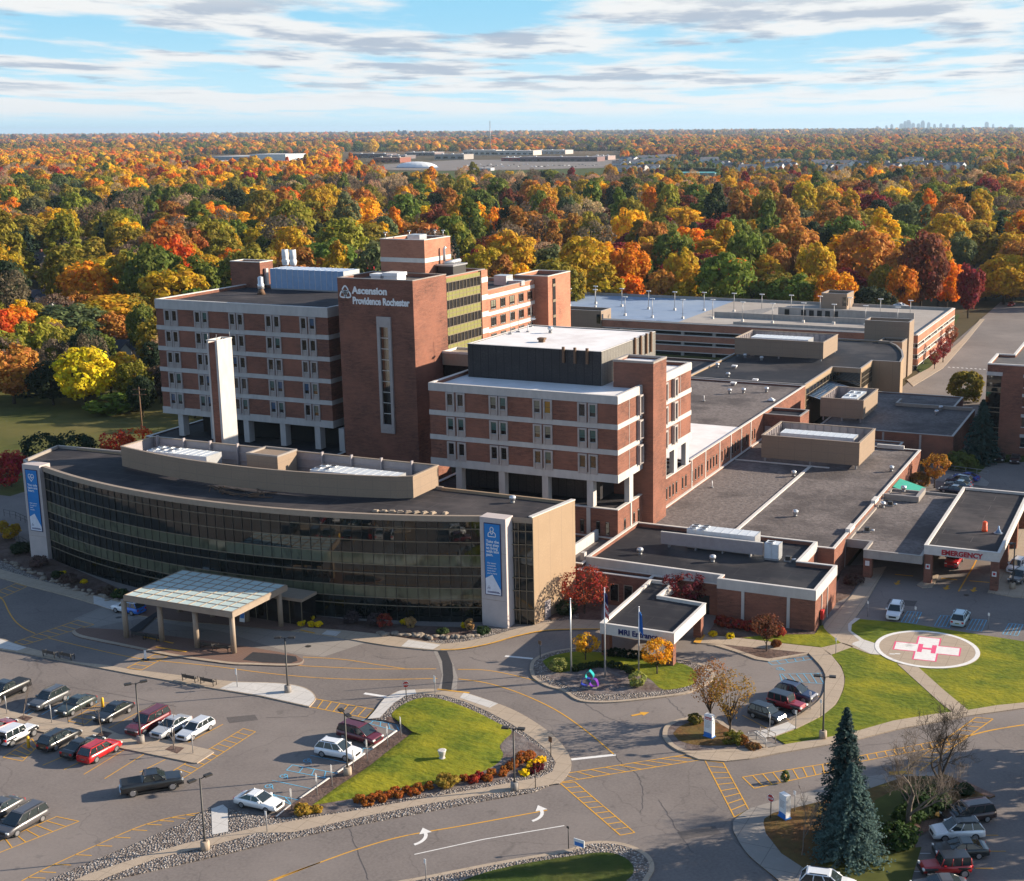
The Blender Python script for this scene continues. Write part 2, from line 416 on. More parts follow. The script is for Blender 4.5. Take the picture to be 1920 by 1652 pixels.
# --- entrance drive, paving, plaza
sheet('drive_paving', [[(205, 1132), (138, 1161), (178, 1176), (260, 1160), (420, 1185), (545, 1224), (605, 1232), (692, 1203), (560, 1180)]], 'pavement_grey', .006)
front_kerb = smooth_px([(-60, 1068), (0, 1083), (60, 1100), (130, 1118), (180, 1133), (235, 1149), (330, 1163), (440, 1172), (545, 1182), (620, 1192), (700, 1206), (760, 1214), (830, 1219.5), (870, 1216), (920, 1206), (970, 1192), (1030, 1181), (1127, 1179)], 4)
front_inner = [(1127, 1163), (1080, 1161), (1020, 1167), (960, 1181), (915, 1194), (870, 1203), (830, 1207), (770, 1198), (706, 1188), (640, 1181), (578, 1177), (560, 1168), (500, 1150), (440, 1140), (330, 1130), (240, 1130), (175, 1115), (60, 1084), (0, 1067), (-60, 1050)]
sheet('front_pavement', [front_kerb+front_inner], 'pavement', .12, .12)
sheet('entrance_plaza', [[(235, 1150), (330, 1164), (440, 1173), (545, 1183), (600, 1170), (545, 1120), (240, 1120)]], 'pavers', .128)
sheet('pavement_ramp', [[(175, 1117), (238, 1133), (225, 1148), (176, 1132)], [(766, 1199.5), (826, 1209), (812, 1217.5), (752, 1212)], [(613, 1181.5), (640, 1184), (630, 1192.5), (603, 1189)]], 'pavement_new', .135)
island = smooth_px([(570, 1238), (562, 1246), (530, 1248), (470, 1246), (437, 1245), (380, 1238), (320, 1229), (240, 1213), (180, 1201), (145, 1193), (135, 1184), (150, 1177)], 4)
isl_up = [(180, 1178), (236, 1181), (300, 1190), (400, 1203), (480, 1215), (555, 1228)]
sheet('plaza_island', [island+isl_up], 'pavers', .12, .12)
sheet('island_kerb', [[(x, y) for x, y in island]+[(x*.985+8, y-3.5) for x, y in island[::-1]]], 'pavement', .128)
sheet('rubber_mat', [[(455, 1237), (474, 1222.5), (520, 1226), (555, 1231), (558, 1239), (545, 1243.5), (495, 1242)]], 'asphalt_patch', .136)
sheet('drive_patch', [[(243, 1181), (262, 1167), (285, 1152), (297, 1145), (300, 1152), (283, 1164), (262, 1184), (252, 1186)]], 'asphalt_patch', .142)
strip = smooth_px([(-60, 1187), (0, 1196), (25, 1205), (50, 1213), (82, 1222), (140, 1240), (200, 1247), (250, 1256), (275, 1258), (345, 1267), (432, 1277), (517, 1280), (562, 1286), (585, 1297), (592, 1310), (580, 1325)], 4)
strip_low = [(490, 1305), (410, 1292), (250, 1264), (135, 1242), (32, 1222), (0, 1217), (-60, 1206)]
sheet('bench_pavement', [strip+strip_low], 'pavement', .12, .12)
sheet('bench_pavement_end', [smooth_px([(437, 1279), (517, 1281), (560, 1287), (583, 1297.5), (590, 1310), (579, 1323.5)], 4)+[(490, 1304), (412, 1291)], [(-40, 1192), (0, 1198), (24, 1206), (50, 1214), (32, 1220), (0, 1215), (-40, 1207)]], 'pavement_new', .128)
# raised crossing of dark pavers between two concrete bands
for nm, mt, z, pl in (('crossing_band', 'pavement_grey', .008, [(812, 1219), (833, 1221), (850, 1245), (858, 1270), (856, 1296), (822, 1292), (829, 1266), (822, 1240)]),
                      ('crossing_pavers', 'asphalt_patch', .014, [(820, 1219.5), (838, 1221), (848, 1245), (850, 1270), (846, 1294.5), (828, 1293), (831, 1266), (829, 1240)])):
    sheet(nm, [pl], mt, z)

# --- beds in front of the curved pavilion
bed = [(-60, 1044), (0, 1010), (55, 1050)]
sheet('facade_bed', [[(-80, 1030), (0, 990), (60, 1040), (98, 1048), (235, 1108), (300, 1118), (300, 1131), (240, 1131), (175, 1116), (60, 1085), (0, 1068), (-60, 1051)]], 'mulch', .11, .11)
sheet('facade_bed', [[(560, 1150), (640, 1160), (760, 1172), (905, 1178), (905, 1195), (870, 1202), (830, 1206), (770, 1197), (706, 1187), (640, 1180), (565, 1176)]], 'mulch', .11, .11)
sheet('facade_stones', [[(880, 1176), (960, 1180), (1000, 1172), (1085, 1150), (1085, 1161), (1020, 1168), (960, 1182), (915, 1195), (870, 1203.5), (830, 1207.5), (800, 1202), (850, 1196), (890, 1190)]], 'river_stone', .118)
sheet('facade_stones', [[(-60, 1034), (0, 1050), (70, 1082), (150, 1108), (150, 1110), (60, 1085), (0, 1068), (-60, 1051)]], 'river_stone', .118)
sheet('facade_lawn', [[(1010, 1150), (1083, 1120), (1130, 1120), (1127, 1162), (1085, 1161), (1040, 1164)]], 'mulch', .114)
sheet('mri_lawn', [[(1327, 1189), (1345, 1160), (1400, 1165), (1530, 1187), (1540, 1168), (1552, 1186), (1578, 1204), (1540, 1213), (1467, 1205), (1413, 1198)]], 'lawn', .115, .11)
sheet('mri_bed', [[(1327, 1189), (1345, 1160), (1400, 1160), (1528, 1180), (1528, 1189), (1440, 1190), (1390, 1196)]], 'mulch', .122)
sheet('side_bed', [[(1566, 1130), (1578, 1060), (1627, 1060), (1614, 1086), (1592, 1117)]], 'mulch', .11, .11)

# --- walk from the emergency entrance, helipad walk, curved walk of the small car park
walk = [(1578, 1206), (1550, 1183), (1545, 1170), (1568, 1147), (1596, 1117), (1619, 1084.5), (1632, 1066), (1662, 1062), (1640, 1101), (1619, 1137), (1603, 1158), (1612, 1159.5), (1594, 1170), (1592, 1181), (1615, 1198), (1648, 1208), (1650, 1228), (1631, 1226)]
sheet('emergency_walk', [smooth_px(walk[:6], 3)+walk[6:]], 'pavement', .12, .12)
sheet('emergency_walk_edge', [[(1603, 1158.5), (1613, 1159.5), (1597, 1171), (1596, 1183), (1619, 1199), (1648, 1208.5), (1650, 1227), (1633, 1226), (1597, 1208), (1600, 1205), (1612, 1201), (1591, 1183), (1590, 1170)]], 'pavement_new', .13)
outer = smooth_px([(1557, 1226), (1576, 1250), (1583, 1271), (1580, 1292), (1567, 1319), (1539, 1342), (1493, 1365), (1450, 1381)], 4)
inner = smooth_px([(1515.5, 1224), (1532, 1241), (1544, 1257), (1548, 1276), (1539, 1308), (1509, 1333), (1475, 1353.5), (1438, 1367), (1413, 1372)], 4)
sheet('curved_walk', [[(1304, 1205), (1325, 1190), (1413, 1199), (1467, 1206), (1540, 1214), (1579, 1205), (1600, 1212), (1557, 1228)]+outer+[(1431, 1383)]+inner[::-1]+[(1443, 1217), (1352, 1208)]], 'pavement', .12, .12)
sheet('walk_landing', [[(1413, 1372), (1438, 1367), (1477, 1353.5), (1494, 1364), (1450, 1381), (1431, 1383)]], 'pavement_new', .128)
sheet('steps', [[(1391, 1377), (1414, 1372), (1456, 1398), (1436, 1401)]], 'pavement_grey', .10, .1)
sheet('tree_bed', [[(1358, 1209.5), (1400, 1212.5), (1512, 1224), (1470, 1231), (1440, 1236), (1420, 1232), (1385, 1219)]], 'mulch', .112, .112)
sheet('tree_bed_kerb', [[(1352, 1208), (1358, 1209.5), (1385, 1219), (1420, 1231), (1440, 1235), (1512, 1224), (1516, 1225), (1441, 1239.5), (1417, 1236), (1380, 1222), (1340, 1210), (1325, 1208.5)]], 'pavement', .12, .12)
# --- lawn with the helipad
sheet('helipad_lawn', [[(1604, 1160), (1700, 1168), (1800, 1184), (1930, 1204), (1990, 1212), (1990, 1312), (1920, 1317), (1870, 1322), (1815, 1331), (1755, 1338), (1675, 1351), (1601, 1372), (1548, 1384), (1475, 1396), (1452, 1382), (1495, 1366), (1541, 1343), (1569, 1320), (1582, 1293), (1585, 1271), (1578, 1249), (1558, 1227), (1600, 1212), (1592, 1181)]], 'lawn', .10, .1)
hc = G(1738, 1218.5); HR = 6.35
def disc(name, r0, r1, mat, z, thick=0):
    mb = MB(); n = 72
    pr = [(hc.x+r1*cos(2*pi*k/n), hc.y+r1*sin(2*pi*k/n)) for k in range(n)]
    if r0 == 0: mb.prism(pr, z-thick, z, 0, None, False, thick > 0)
    else:
        ri = [(hc.x+r0*cos(2*pi*k/n), hc.y+r0*sin(2*pi*k/n)) for k in range(n)]
        for k in range(n):
            j = (k+1) % n; mb.face([(*ri[k], z), (*pr[k], z), (*pr[j], z), (*ri[j], z)])
    return structure(mb.build(name, mat))
disc('helipad', 0, HR, 'pavement', .15, .1); disc('helipad_ring', HR-.55, HR-.02, 'mark_white', .156)
hx = (G(1815, 1226)-G(1661, 1210)); hx.z = 0; hx.normalize(); hy = Vector((-hx.y, hx.x, 0))
mb = MB(); mp = MB()
def loc(a, b): p = hc+hx*a+hy*b; return (p.x, p.y)
for L, W, z, t in ((4.05, 1.45, .156, mp), (3.85, 1.25, .16, mb)):
    c = [(-L, -W), (-W, -W), (-W, -L), (W, -L), (W, -W), (L, -W), (L, W), (W, W), (W, L), (-W, L), (-W, W), (-L, W)]
    t.face([(*loc(a, b), z) for a, b in c])
for x0, y0, x1, y1 in ((-1.1, -1.4, -.55, 1.4), (.55, -1.4, 1.1, 1.4), (-.55, -.3, .55, .3)):
    mp.face([(*loc(a, b), .166) for a, b in ((x0, y0), (x1, y0), (x1, y1), (x0, y1))])
structure(mb.build('helipad_cross', 'mark_white')); structure(mp.build('helipad_letter', 'mark_pink'))
wt = MB()
for a, b in ((-3.9, -3.0), (-3.3, -2.75)): wt.face([(*loc(a+u, b+w), .16) for u, w in ((-.35, -.2), (.3, -.1), (.35, .2), (-.3, .1))])
structure(wt.build('helipad_mark', 'mark_white'))
sheet('helipad_walk', [[(1682, 1244), (1722, 1251), (1770, 1294), (1815, 1331), (1795, 1341), (1766, 1320)]], 'pavement', .13, .03)
sheet('road_pavement', [[(1285, 1413), (1310, 1423), (1360, 1427), (1406, 1422), (1452, 1413), (1551, 1396), (1611, 1385), (1679, 1367.5), (1812, 1342), (1920, 1327), (1990, 1318), (1990, 1309), (1920, 1317), (1870, 1322), (1815, 1331), (1755, 1338), (1675, 1351), (1601, 1372), (1548, 1383), (1475, 1395), (1429, 1405), (1360, 1408.5), (1320, 1411)]], 'pavement', .12, .12)

# --- flag island
fi = smooth_px([(993, 1255), (997, 1239.5), (1018, 1226), (1062, 1216), (1126, 1214), (1200, 1222), (1268, 1234), (1310, 1242), (1338, 1258), (1336, 1275), (1310, 1290), (1281, 1301), (1213, 1310), (1153, 1316), (1104, 1316), (1078, 1310), (1054, 1294), (1026, 1286), (1000, 1271), (993, 1255)], 4)
def shrink(poly, z, d):
    w = [G(x, y, z) for x, y in poly]; n = len(w); out = []
    ar = sum(w[i].x*w[(i+1) % n].y-w[(i+1) % n].x*w[i].y for i in range(n)); s = 1 if ar > 0 else -1
    for i in range(n):
        t = w[(i+1) % n]-w[i-1]; t.z = 0
        t = t.normalized() if t.length > 1e-6 else Vector((1, 0, 0))
        out.append((w[i].x - t.y*d*s, w[i].y + t.x*d*s))
    return out
def ring_island(name, px, kerb='pavement', fill='river_stone', kw=.45):
    px = px[:-1] if px[0] == px[-1] else px
    mb = MB(); mb.prism([G(x, y, .14)[:2] for x, y in px], 0, .14, 0, None, False); structure(mb.build(name+'_kerb', kerb))
    wsheet(name+'_stones', shrink(px, .14, kw), fill, .15)
ring_island('flag_island', fi)
sheet('flag_island_lawn', [smooth_px([(1017, 1239.5), (1041, 1228), (1101, 1221), (1205, 1234), (1268, 1242), (1297, 1252.5), (1307, 1268), (1297, 1284), (1244.6, 1293), (1218.5, 1273), (1187, 1260), (1140, 1247), (1075, 1258), (1036, 1259), (1017, 1239.5)], 4)[:-1]], 'lawn', .17)
sheet('flag_island_bed', [smooth_px([(1020, 1257), (1036, 1259.5), (1075, 1258.5), (1140, 1247.5), (1187, 1260.5), (1218, 1273.5), (1243, 1292), (1213, 1298), (1150, 1301), (1105, 1301), (1075, 1291), (1050, 1279), (1025, 1268)], 3)], 'mulch_grey', .165)
# --- sign island
si = smooth_px([(1242, 1380), (1246, 1362), (1269, 1349), (1303, 1343), (1328, 1342), (1349, 1347), (1362, 1358), (1388, 1374), (1402, 1380), (1438, 1400), (1429, 1406), (1360, 1409), (1300, 1412), (1276, 1408), (1255, 1396), (1242, 1380)], 4)
ring_island('sign_island', si, 'pavement', 'mulch_grey', .55)
sheet('sign_island_bed', [smooth_px([(1262, 1375), (1275, 1362), (1305, 1351), (1345, 1355), (1385, 1380), (1395, 1392), (1350, 1398), (1300, 1396), (1272, 1388)], 3)], 'pine_straw', .16)
# --- central lawn island
walk_out = smooth_px([(689, 1348), (703, 1332), (721, 1309), (749, 1295), (778.5, 1292.7), (817.5, 1291.6), (870, 1298), (934, 1319), (978, 1338.5), (1024, 1368), (1056, 1398), (1070.7, 1425.6), (1067, 1448.5), (1049, 1469)], 4)
rock_low = [(1033, 1470), (1001, 1484), (909, 1500), (794.6, 1522), (680, 1543.6), (531, 1574), (480, 1586), (392, 1607), (209, 1649), (140, 1670), (60, 1672)]
rock_up = [(86, 1651), (183, 1610), (261, 1578), (353, 1538), (376, 1523), (390, 1516), (427, 1515), (505, 1533), (517, 1535)]
mulch_edge = [(560, 1501), (617, 1462), (685, 1416), (745, 1373), (758, 1361), (720, 1350), (705, 1349)]
sheet('lawn_island', [walk_out+rock_low+rock_up+mulch_edge], 'river_stone', .12, .12)
lawn = smooth_px([(585, 1510), (640, 1470), (687, 1440), (725, 1410), (772, 1374), (779, 1362), (735, 1344), (749, 1325), (778.5, 1311), (808, 1307.6), (840, 1314.5), (886, 1331.7), (932, 1354.6), (959.6, 1370.6), (946, 1387), (937, 1400), (943.5, 1416), (927.5, 1435), (886, 1453), (817.5, 1469), (749, 1478), (680, 1494), (585, 1510)], 4)[:-1]
sheet('lawn_island_bed', [smooth_px([(505, 1533), (560, 1500), (617, 1461), (685, 1415), (745, 1372), (758, 1361), (725, 1352), (735, 1344), (800, 1400), (680, 1494), (600, 1519), (540, 1532)], 2)], 'mulch', .128)
sheet('flower_bed', [smooth_px([(545, 1530), (640, 1498), (749, 1477), (820, 1467), (890, 1450), (930, 1433), (944, 1416), (938, 1400), (947, 1387), (960, 1372), (985, 1383), (1010, 1400), (1026, 1418), (1020, 1438), (985, 1452), (900, 1470), (810, 1486), (700, 1509), (600, 1527)], 3)], 'mulch_grey', .132)
mb = MB(); w = [G(x, y, .14) for x, y in lawn]
lc = G(800, 1400, .14)
# the grass is a low mound
rings = [(1, .14), (.9, .22), (.7, .34), (.45, .42)]
pts = [[(lc.x+(p.x-lc.x)*s, lc.y+(p.y-lc.y)*s, z) for p in w] for s, z in rings]
for a, b_ in zip(pts, pts[1:]):
    for k in range(len(w)):
        j = (k+1) % len(w); mb.face([a[k], a[j], b_[j], b_[k]], 0, True)
mb.face(pts[-1], 0, True)
o = structure(mb.build('lawn', 'lawn'))
sheet('lawn_island_walk', [walk_out+[(1043, 1469), (1001, 1477), (880, 1494), (800, 1507), (675, 1532), (550, 1560), (480, 1562), (392, 1586), (288, 1610), (183, 1651), (138, 1651), (167, 1638), (261, 1607), (348, 1581), (392, 1572), (480, 1551), (600, 1530), (682, 1517), (792, 1497), (886, 1480.6), (1015, 1456.5), (1035, 1447), (1042, 1430), (1030, 1410), (1000, 1385), (960, 1358), (915, 1334), (870, 1315), (830, 1303), (790, 1300), (760, 1304), (738, 1318), (712, 1345)]], 'pavement', .14, .02)
sheet('lawn_island_ramp', [[(689, 1348), (703, 1332), (721, 1309), (749, 1295), (778, 1292.7), (781, 1300.5), (760, 1304.5), (738, 1318.5), (712, 1345.5)], [(870, 1298), (934, 1319), (918, 1327), (862, 1308)], [(396, 1516), (418, 1508.5), (427, 1516), (428, 1559), (398, 1565)]], 'pavement_new', .147)
# --- parking island between two rows of cars
sheet('parking_island', [[(-40, 1322), (0, 1327), (63, 1343), (131, 1356), (157, 1362), (186, 1360), (225, 1377), (287, 1382), (324, 1390), (396, 1406), (401, 1410), (370, 1430), (362, 1430), (225, 1402), (160, 1388), (89, 1374), (65, 1369), (0, 1356), (-40, 1350)]], 'pavement', .12, .12)
sheet('tree_pit', [[(32, 1346), (44, 1341), (62, 1345), (50, 1353)], [(181, 1378), (192, 1370), (211, 1374), (199, 1384)], [(309, 1405), (321, 1398), (346, 1402), (332, 1413)]], 'mulch', .126)
# --- island in the lower right corner
sheet('corner_island', [[(1404, 1517), (1424, 1510), (1517, 1484), (1622, 1457), (1701, 1443), (1765, 1449), (1800, 1463), (1866, 1492), (1800, 1512), (1760, 1532), (1719, 1570), (1708, 1640), (1690, 1700), (1500, 1700), (1456, 1647), (1404, 1603), (1377.5, 1562.5), (1374.6, 1548), (1377.5, 1536)]], 'pine_straw', .12, .12)
sheet('corner_island_walk', [smooth_px([(1480, 1672), (1456, 1647), (1404, 1603), (1377.5, 1562.5), (1374.6, 1548), (1377.5, 1536), (1404, 1517), (1424, 1510)], 4)+[(1517, 1484), (1622, 1457), (1701, 1443), (1765, 1449), (1768, 1455), (1700, 1455), (1666, 1466), (1622, 1481), (1532, 1504), (1450, 1524), (1433, 1535), (1431.5, 1543), (1436, 1562.5), (1465, 1600), (1520, 1636), (1540, 1660)]], 'pavement_grey', .13, .02)
sheet('corner_lawn', [[(1520, 1637), (1560, 1600), (1650, 1585), (1700, 1590), (1728, 1588), (1712, 1640), (1700, 1690), (1560, 1690)], [(1640, 1500), (1700, 1470), (1760, 1470), (1740, 1500), (1690, 1540), (1640, 1540)]], 'field_grass', .128)
sheet('corner_brick_edge', [[(1786, 1460), (1796, 1458), (1866, 1490), (1856, 1496)], [(1700, 1565), (1720, 1540), (1772, 1532), (1760, 1545), (1722, 1568)]], 'pavers', .134)
# --- island at the bottom edge
bi = smooth_px([(700, 1672), (732, 1655), (794, 1643), (925, 1617), (1065, 1592), (1096, 1579), (1144, 1577), (1187.5, 1586), (1218, 1604), (1227, 1627), (1214, 1652), (1190, 1700)], 4)+[(700, 1700)]
ring_island('verge_island', bi, 'pavement')
sheet('verge_lawn', [smooth_px([(840, 1662), (925, 1631), (1056, 1607), (1139, 1598), (1180, 1614), (1187, 1638), (1160, 1662)], 3)], 'lawn_dark', .17)
# --- back car park islands and far lot
sheet('garage_bed', [[(1717, 690), (1782, 588), (1800, 590), (1760, 668), (1735, 706)]], 'lawn_dark', .05)
sheet('garage_walk', [[(1700, 712), (1742, 690), (1800, 640), (1838, 598), (1846, 598), (1812, 640), (1768, 690), (1712, 724)]], 'pavement', .1, .1)
sheet('office_lawn', [[(1770, 862), (1850, 846), (1930, 856), (1930, 866), (1855, 868), (1835, 888), (1770, 880)]], 'lawn_dark', .05)
sheet('staff_walk', [[(1730, 884), (1840, 894), (1855, 905), (1850, 912), (1730, 899)]], 'pavement_grey', .06)
sheet('emergency_pavement', [[(1870, 1068), (1900, 960), (1990, 960), (1990, 1125), (1900, 1119), (1852, 1110)]], 'pavement', .12, .12)
sheet('canopy_island', [[(1719, 1096), (1735, 1084), (1760, 1076), (1755, 1090), (1748, 1100), (1730, 1102)]], 'pavement', .12, .12)

# ================================================================ PAINT
Y = MB(); Wt = MB(); Bl = MB()
MZ = .016
def line(mbx, pts, w=.13, sm=False, z=MZ):
    if sm: pts = smooth_px(pts, 5)
    stroke(mbx, [G(x, y, z) for x, y in pts], w, z)
def hatch(mbx, a, b, c, d, n, w=.13, skew=0, z=MZ, ends=True):
    """two long edges a-b and c-d with n cross bars"""
    A, B, C, D = [G(x, y, z) for x, y in (a, b, c, d)]
    for p, q in ((A, B), (C, D)): stroke(mbx, [p, q], w, z)
    for k in range(n+1):
        if not ends and k in (0, n): continue
        t = k/n; p = A.lerp(B, min(max(t+skew, 0), 1)); q = C.lerp(D, t); stroke(mbx, [p, q], w, z+.001)
hatch(Y, (1049, 1452), (1285, 1415), (1055, 1466), (1318, 1424), 9, skew=-.09)
hatch(Y, (1050, 1468), (1163, 1566), (1078, 1466), (1190, 1561), 10)
hatch(Y, (1322, 1426), (1377, 1532), (1356, 1430), (1404, 1518), 9)
hatch(Y, (1392, 1457), (1560, 1430), (1414, 1478), (1562, 1446), 9)
hatch(Y, (1608, 1418), (1775, 1386), (1612, 1428), (1782, 1396), 10)
hatch(Y, (1690, 1445), (1830, 1345), (1720, 1448), (1862, 1348), 12)
line(Y, [(1782, 1390), (1850, 1371), (1920, 1359), (1990, 1350)], .22, True)
hatch(Y, (590, 1310), (702, 1330), (580, 1325), (686, 1346), 7)
hatch(Y, (27, 1204), (145, 1163), (45, 1209), (176, 1171), 8)
hatch(Y, (-25, 1118), (30, 1094), (-8, 1126), (50, 1100), 5)
hatch(Y, (238, 1252), (302, 1221), (266, 1256), (328, 1223), 5)
line(Y, [(22, 1090), (62, 1101)], .2)
line(Y, [(-10, 1116), (5, 1124), (16, 1146), (28, 1164), (45, 1178), (66, 1188)], .16, True)
line(Y, [(90, 1196), (150, 1211), (240, 1231), (300, 1239), (400, 1249), (500, 1262), (600, 1271), (700, 1274), (820, 1272)], .14, True)
line(Y, [(545, 1247), (600, 1250), (700, 1254), (818, 1254)], .14, True)
line(Y, [(568, 1232), (640, 1236), (700, 1245), (760, 1254)], .14, True)
line(Y, [(858, 1255), (905, 1256), (950, 1263), (1008, 1277)], .14, True)
line(Y, [(860, 1273), (910, 1280), (970, 1298), (1040, 1330), (1100, 1371), (1152, 1415)], .16, True)
line(Y, [(512, 1650), (600, 1617), (680, 1589), (760, 1567), (880, 1546), (1026, 1519)], .16, True)
for d in (0, 5): line(Y, [(470, 1665+d), (535, 1640+d*.5), (600, 1617)], .12)
def bay(mbx, pts, n, a, b, w=.11):
    pass
# stalls in the left lot
for p, q in (((204, 1365), (270, 1330)), ((353, 1392), (418, 1358)), ((80, 1435), (150, 1405)), ((120, 1443), (185, 1412)), ((157, 1452), (233, 1406)), ((196, 1460), (270, 1414)), ((262, 1448), (310, 1424))):
    line(Y, [p, q], .11)
hatch(Y, (318, 1449), (456, 1366), (345, 1458), (479, 1372), 11, .11)
hatch(Y, (6, 1420), (60, 1385), (42, 1427), (70, 1400), 5, .11)
hatch(Y, (128, 1352), (186, 1318), (160, 1358), (212, 1318), 5, .11)
hatch(Y, (-30, 1590), (106, 1531), (-30, 1610), (148, 1540), 7, .11)
edge = smooth_px([(40, 1652), (86, 1628), (180, 1585), (261, 1550), (320, 1533), (380, 1523)], 5)
line(Y, edge, .12)
for k in range(1, 12):
    i = int(k*len(edge)/12.5); x, y = edge[i]; line(Y, [(x, y), (x+33-k*.5, y+1.5)], .11)
# yellow kerbs and ramps
line(Y, [(826, 1218), (868, 1216), (920, 1206), (970, 1192), (1030, 1181), (1127, 1179)], .28, True, .14)
for pl, z in (((( 292, 1213), (350, 1222)), .15), (((742, 1345), (742, 1345)), .15), (((548+15, 1181), (590, 1187)), .15), (((820, 1292), (880, 1299)), .16), ((( 270, 1194), (325, 1206)), .15)):
    if pl[0] != pl[1]: line(Y, list(pl), .3, False, z)
Y.face([tuple(G(x, y, .15)) for x, y in ((1311, 1189), (1323, 1190), (1313, 1206), (1300, 1204))])
Y.face([tuple(G(x, y, .15)) for x, y in ((1666, 1447), (1712, 1444), (1712, 1451), (1668, 1453))])
# arrows
def arrow(mbx, c, d, L=2.6, z=.02, bend=0):
    c = Vector(c); d = Vector((d[0], d[1], 0)).normalized(); n = Vector((-d.y, d.x, 0))
    q = lambda a, b: tuple((c+d*a+n*b)[:2])+(z,)
    if not bend:
        mbx.face([q(-L/2, -.18), (q(L*.05, -.18)), q(L*.05, .18), q(-L/2, .18)]); mbx.face([q(L*.05, -.55), q(L/2, 0), q(L*.05, .55)])
    else:
        s = bend; prev = None
        for k in range(7):
            a = radians(10+k*13); px_, py_ = -L/2+1.75*sin(a), s*1.75*(1-cos(a)); nx, ny = -s*sin(a), cos(a)
            cur = (q(px_+nx*.17*s, py_+ny*.17), q(px_-nx*.17*s, py_-ny*.17))
            if prev: mbx.face([prev[0], prev[1], cur[1], cur[0]])
            prev = cur
        a = radians(88); px_, py_ = -L/2+1.75*sin(a), s*1.75*(1-cos(a))
        mbx.face([q(px_-.6, py_), q(px_+.6, py_), q(px_+.0, py_+s*1.1)])
rd = G(1026, 1519)-G(880, 1546)
for x, y in ((1020, 1536), (800, 1580)): arrow(Wt, G(x, y), rd, 2.9, .02, 1)
arrow(Y, G(1201, 1339), G(1214, 1336)-G(1188, 1341), 2.2)
for x, y in ((1683, 1093), (1775, 1102), (1826, 1106)): arrow(Y, G(x, y), (0, -1), 2.2)
line(Y, [(1797, 1109), (1826, 1060), (1850, 1010)], .2)
for x0, x1, y in ((1678, 1712, 1077), (1765, 1795, 1084), (1818, 1855, 1089)): line(Y, [(x0, y), (x1, y+3)], .35)
line(Wt, [(777, 1602), (905, 1574), (1058, 1548)], .13)
line(Wt, [(683, 1300), (734, 1308)], .5)
line(Wt, [(947, 1230), (999, 1235)], .45)
line(Wt, [(1071, 1424), (1154, 1415)], .45)
for k in range(9): line(Wt, [(1778+k*8.3, 688+k*.5), (1781+k*8.3, 689+k*.5)], .5)
# blue accessible bays
hatch(Bl, (537, 1444), (632, 1463), (548, 1434), (632, 1450), 4, .11)
line(Bl, [(510, 1463), (585, 1479)], .11)
hatch(Bl, (509, 1489), (560, 1500), (540, 1506), (556, 1512), 2, .11)
line(Bl, [(582, 1416), (650, 1430)], .11); line(Bl, [(668, 1401), (700, 1405)], .11)
hatch(Bl, (676, 1352), (750, 1372), (686, 1349), (742, 1358), 4, .11)
line(Bl, [(677, 1416), (682, 1403)], .1); line(Bl, [(660, 1430), (690, 1416)], .1)
def wheelchair(x, y):
    c = G(x, y, .02); ring = [(c.x+.38*cos(a*.7), c.y+.38*sin(a*.7), 0) for a in range(10)]
    stroke(Bl, ring, .1, .02); stroke(Bl, [(c.x-.1, c.y+.5, 0), (c.x, c.y, 0), (c.x+.45, c.y, 0), (c.x+.75, c.y-.35, 0)], .1, .021)
for x, y in ((576, 1426), (532, 1455), (504, 1474), (1462, 1254), (122, 1306), (175, 1314)): wheelchair(x, y)
hatch(Bl, (1440, 1241), (1521, 1230), (1448, 1247), (1523, 1236), 5, .1)
hatch(Bl, (1462, 1264), (1543, 1262), (1466, 1276), (1545, 1282), 6, .1, skew=-.12)
for p, q in (((40, 1340), (75, 1318)), ((50, 1342), (85, 1320)), ((98, 1347), (140, 1324)), ((78, 1340), (132, 1310)), ((60, 1322), (85, 1290))): line(Bl, [p, q], .1)
for x in (1690, 1752, 1812, 1880):
    hatch(Bl, (x, 1166+(x-1690)*.12), (x+28, 1169+(x-1690)*.12), (x+12, 1146+(x-1690)*.12), (x+38, 1148+(x-1690)*.12), 4, .1)
for k, yy in enumerate((0,)):
    line(Y, [(1392, 1341), (1437, 1365)], .1); line(Y, [(1530, 1307), (1541, 1306)], .1); line(Y, [(1505, 1328), (1518, 1331)], .1); line(Y, [(1470, 1344), (1480, 1350)], .1)
for x, y in ((1838, 1566), (1852, 1596), (1828, 1628)): line(Y, [(x, y), (x+34, y)], .11)
for x, y in ((1725, 1600), (1708, 1634)): line(Wt, [(x, y), (x+20, y)], .11)
structure(Y.build('yellow_marking', 'mark_yellow')); structure(Wt.build('white_marking', 'mark_white')); structure(Bl.build('blue_marking', 'mark_blue'))
# manhole covers
for x, y in ((222, 1158), (578, 1212), (796, 1218), (1812, 1116), (175, 1195), (488, 1243)):
    mb = MB(); c = G(x, y); mb.cyl(c.x, c.y, .005, .02, .38, 14); structure(mb.build('road_drain', 'metal_dark'))
ck = MB()
for pl in ([(1095, 1318), (1130, 1340), (1165, 1356)], [(1250, 1310), (1270, 1328), (1285, 1345)], [(1150, 1412), (1170, 1435), (1196, 1455), (1205, 1490), (1202, 1525)], [(655, 1553), (668, 1590), (690, 1650)], [(1235, 1500), (1260, 1540), (1300, 1600)], [(700, 1230), (735, 1236), (780, 1232)], [(130, 1288), (240, 1306), (330, 1325)], [(500, 1345), (575, 1343), (592, 1332)], [(1560, 1407), (1640, 1396), (1700, 1390)], [(900, 1300), (940, 1296), (965, 1302)], [(880, 1232), (905, 1240), (930, 1238)]):
    pj = smooth_px(pl, 9); rj = random.Random(len(pl)*7+pl[0][0]); stroke(ck, [G(x+rj.uniform(-2.2, 2.2), y+rj.uniform(-.9, .9)) for x, y in pj], .06, .013)
structure(ck.build('sealed_crack', 'asphalt_dark'))
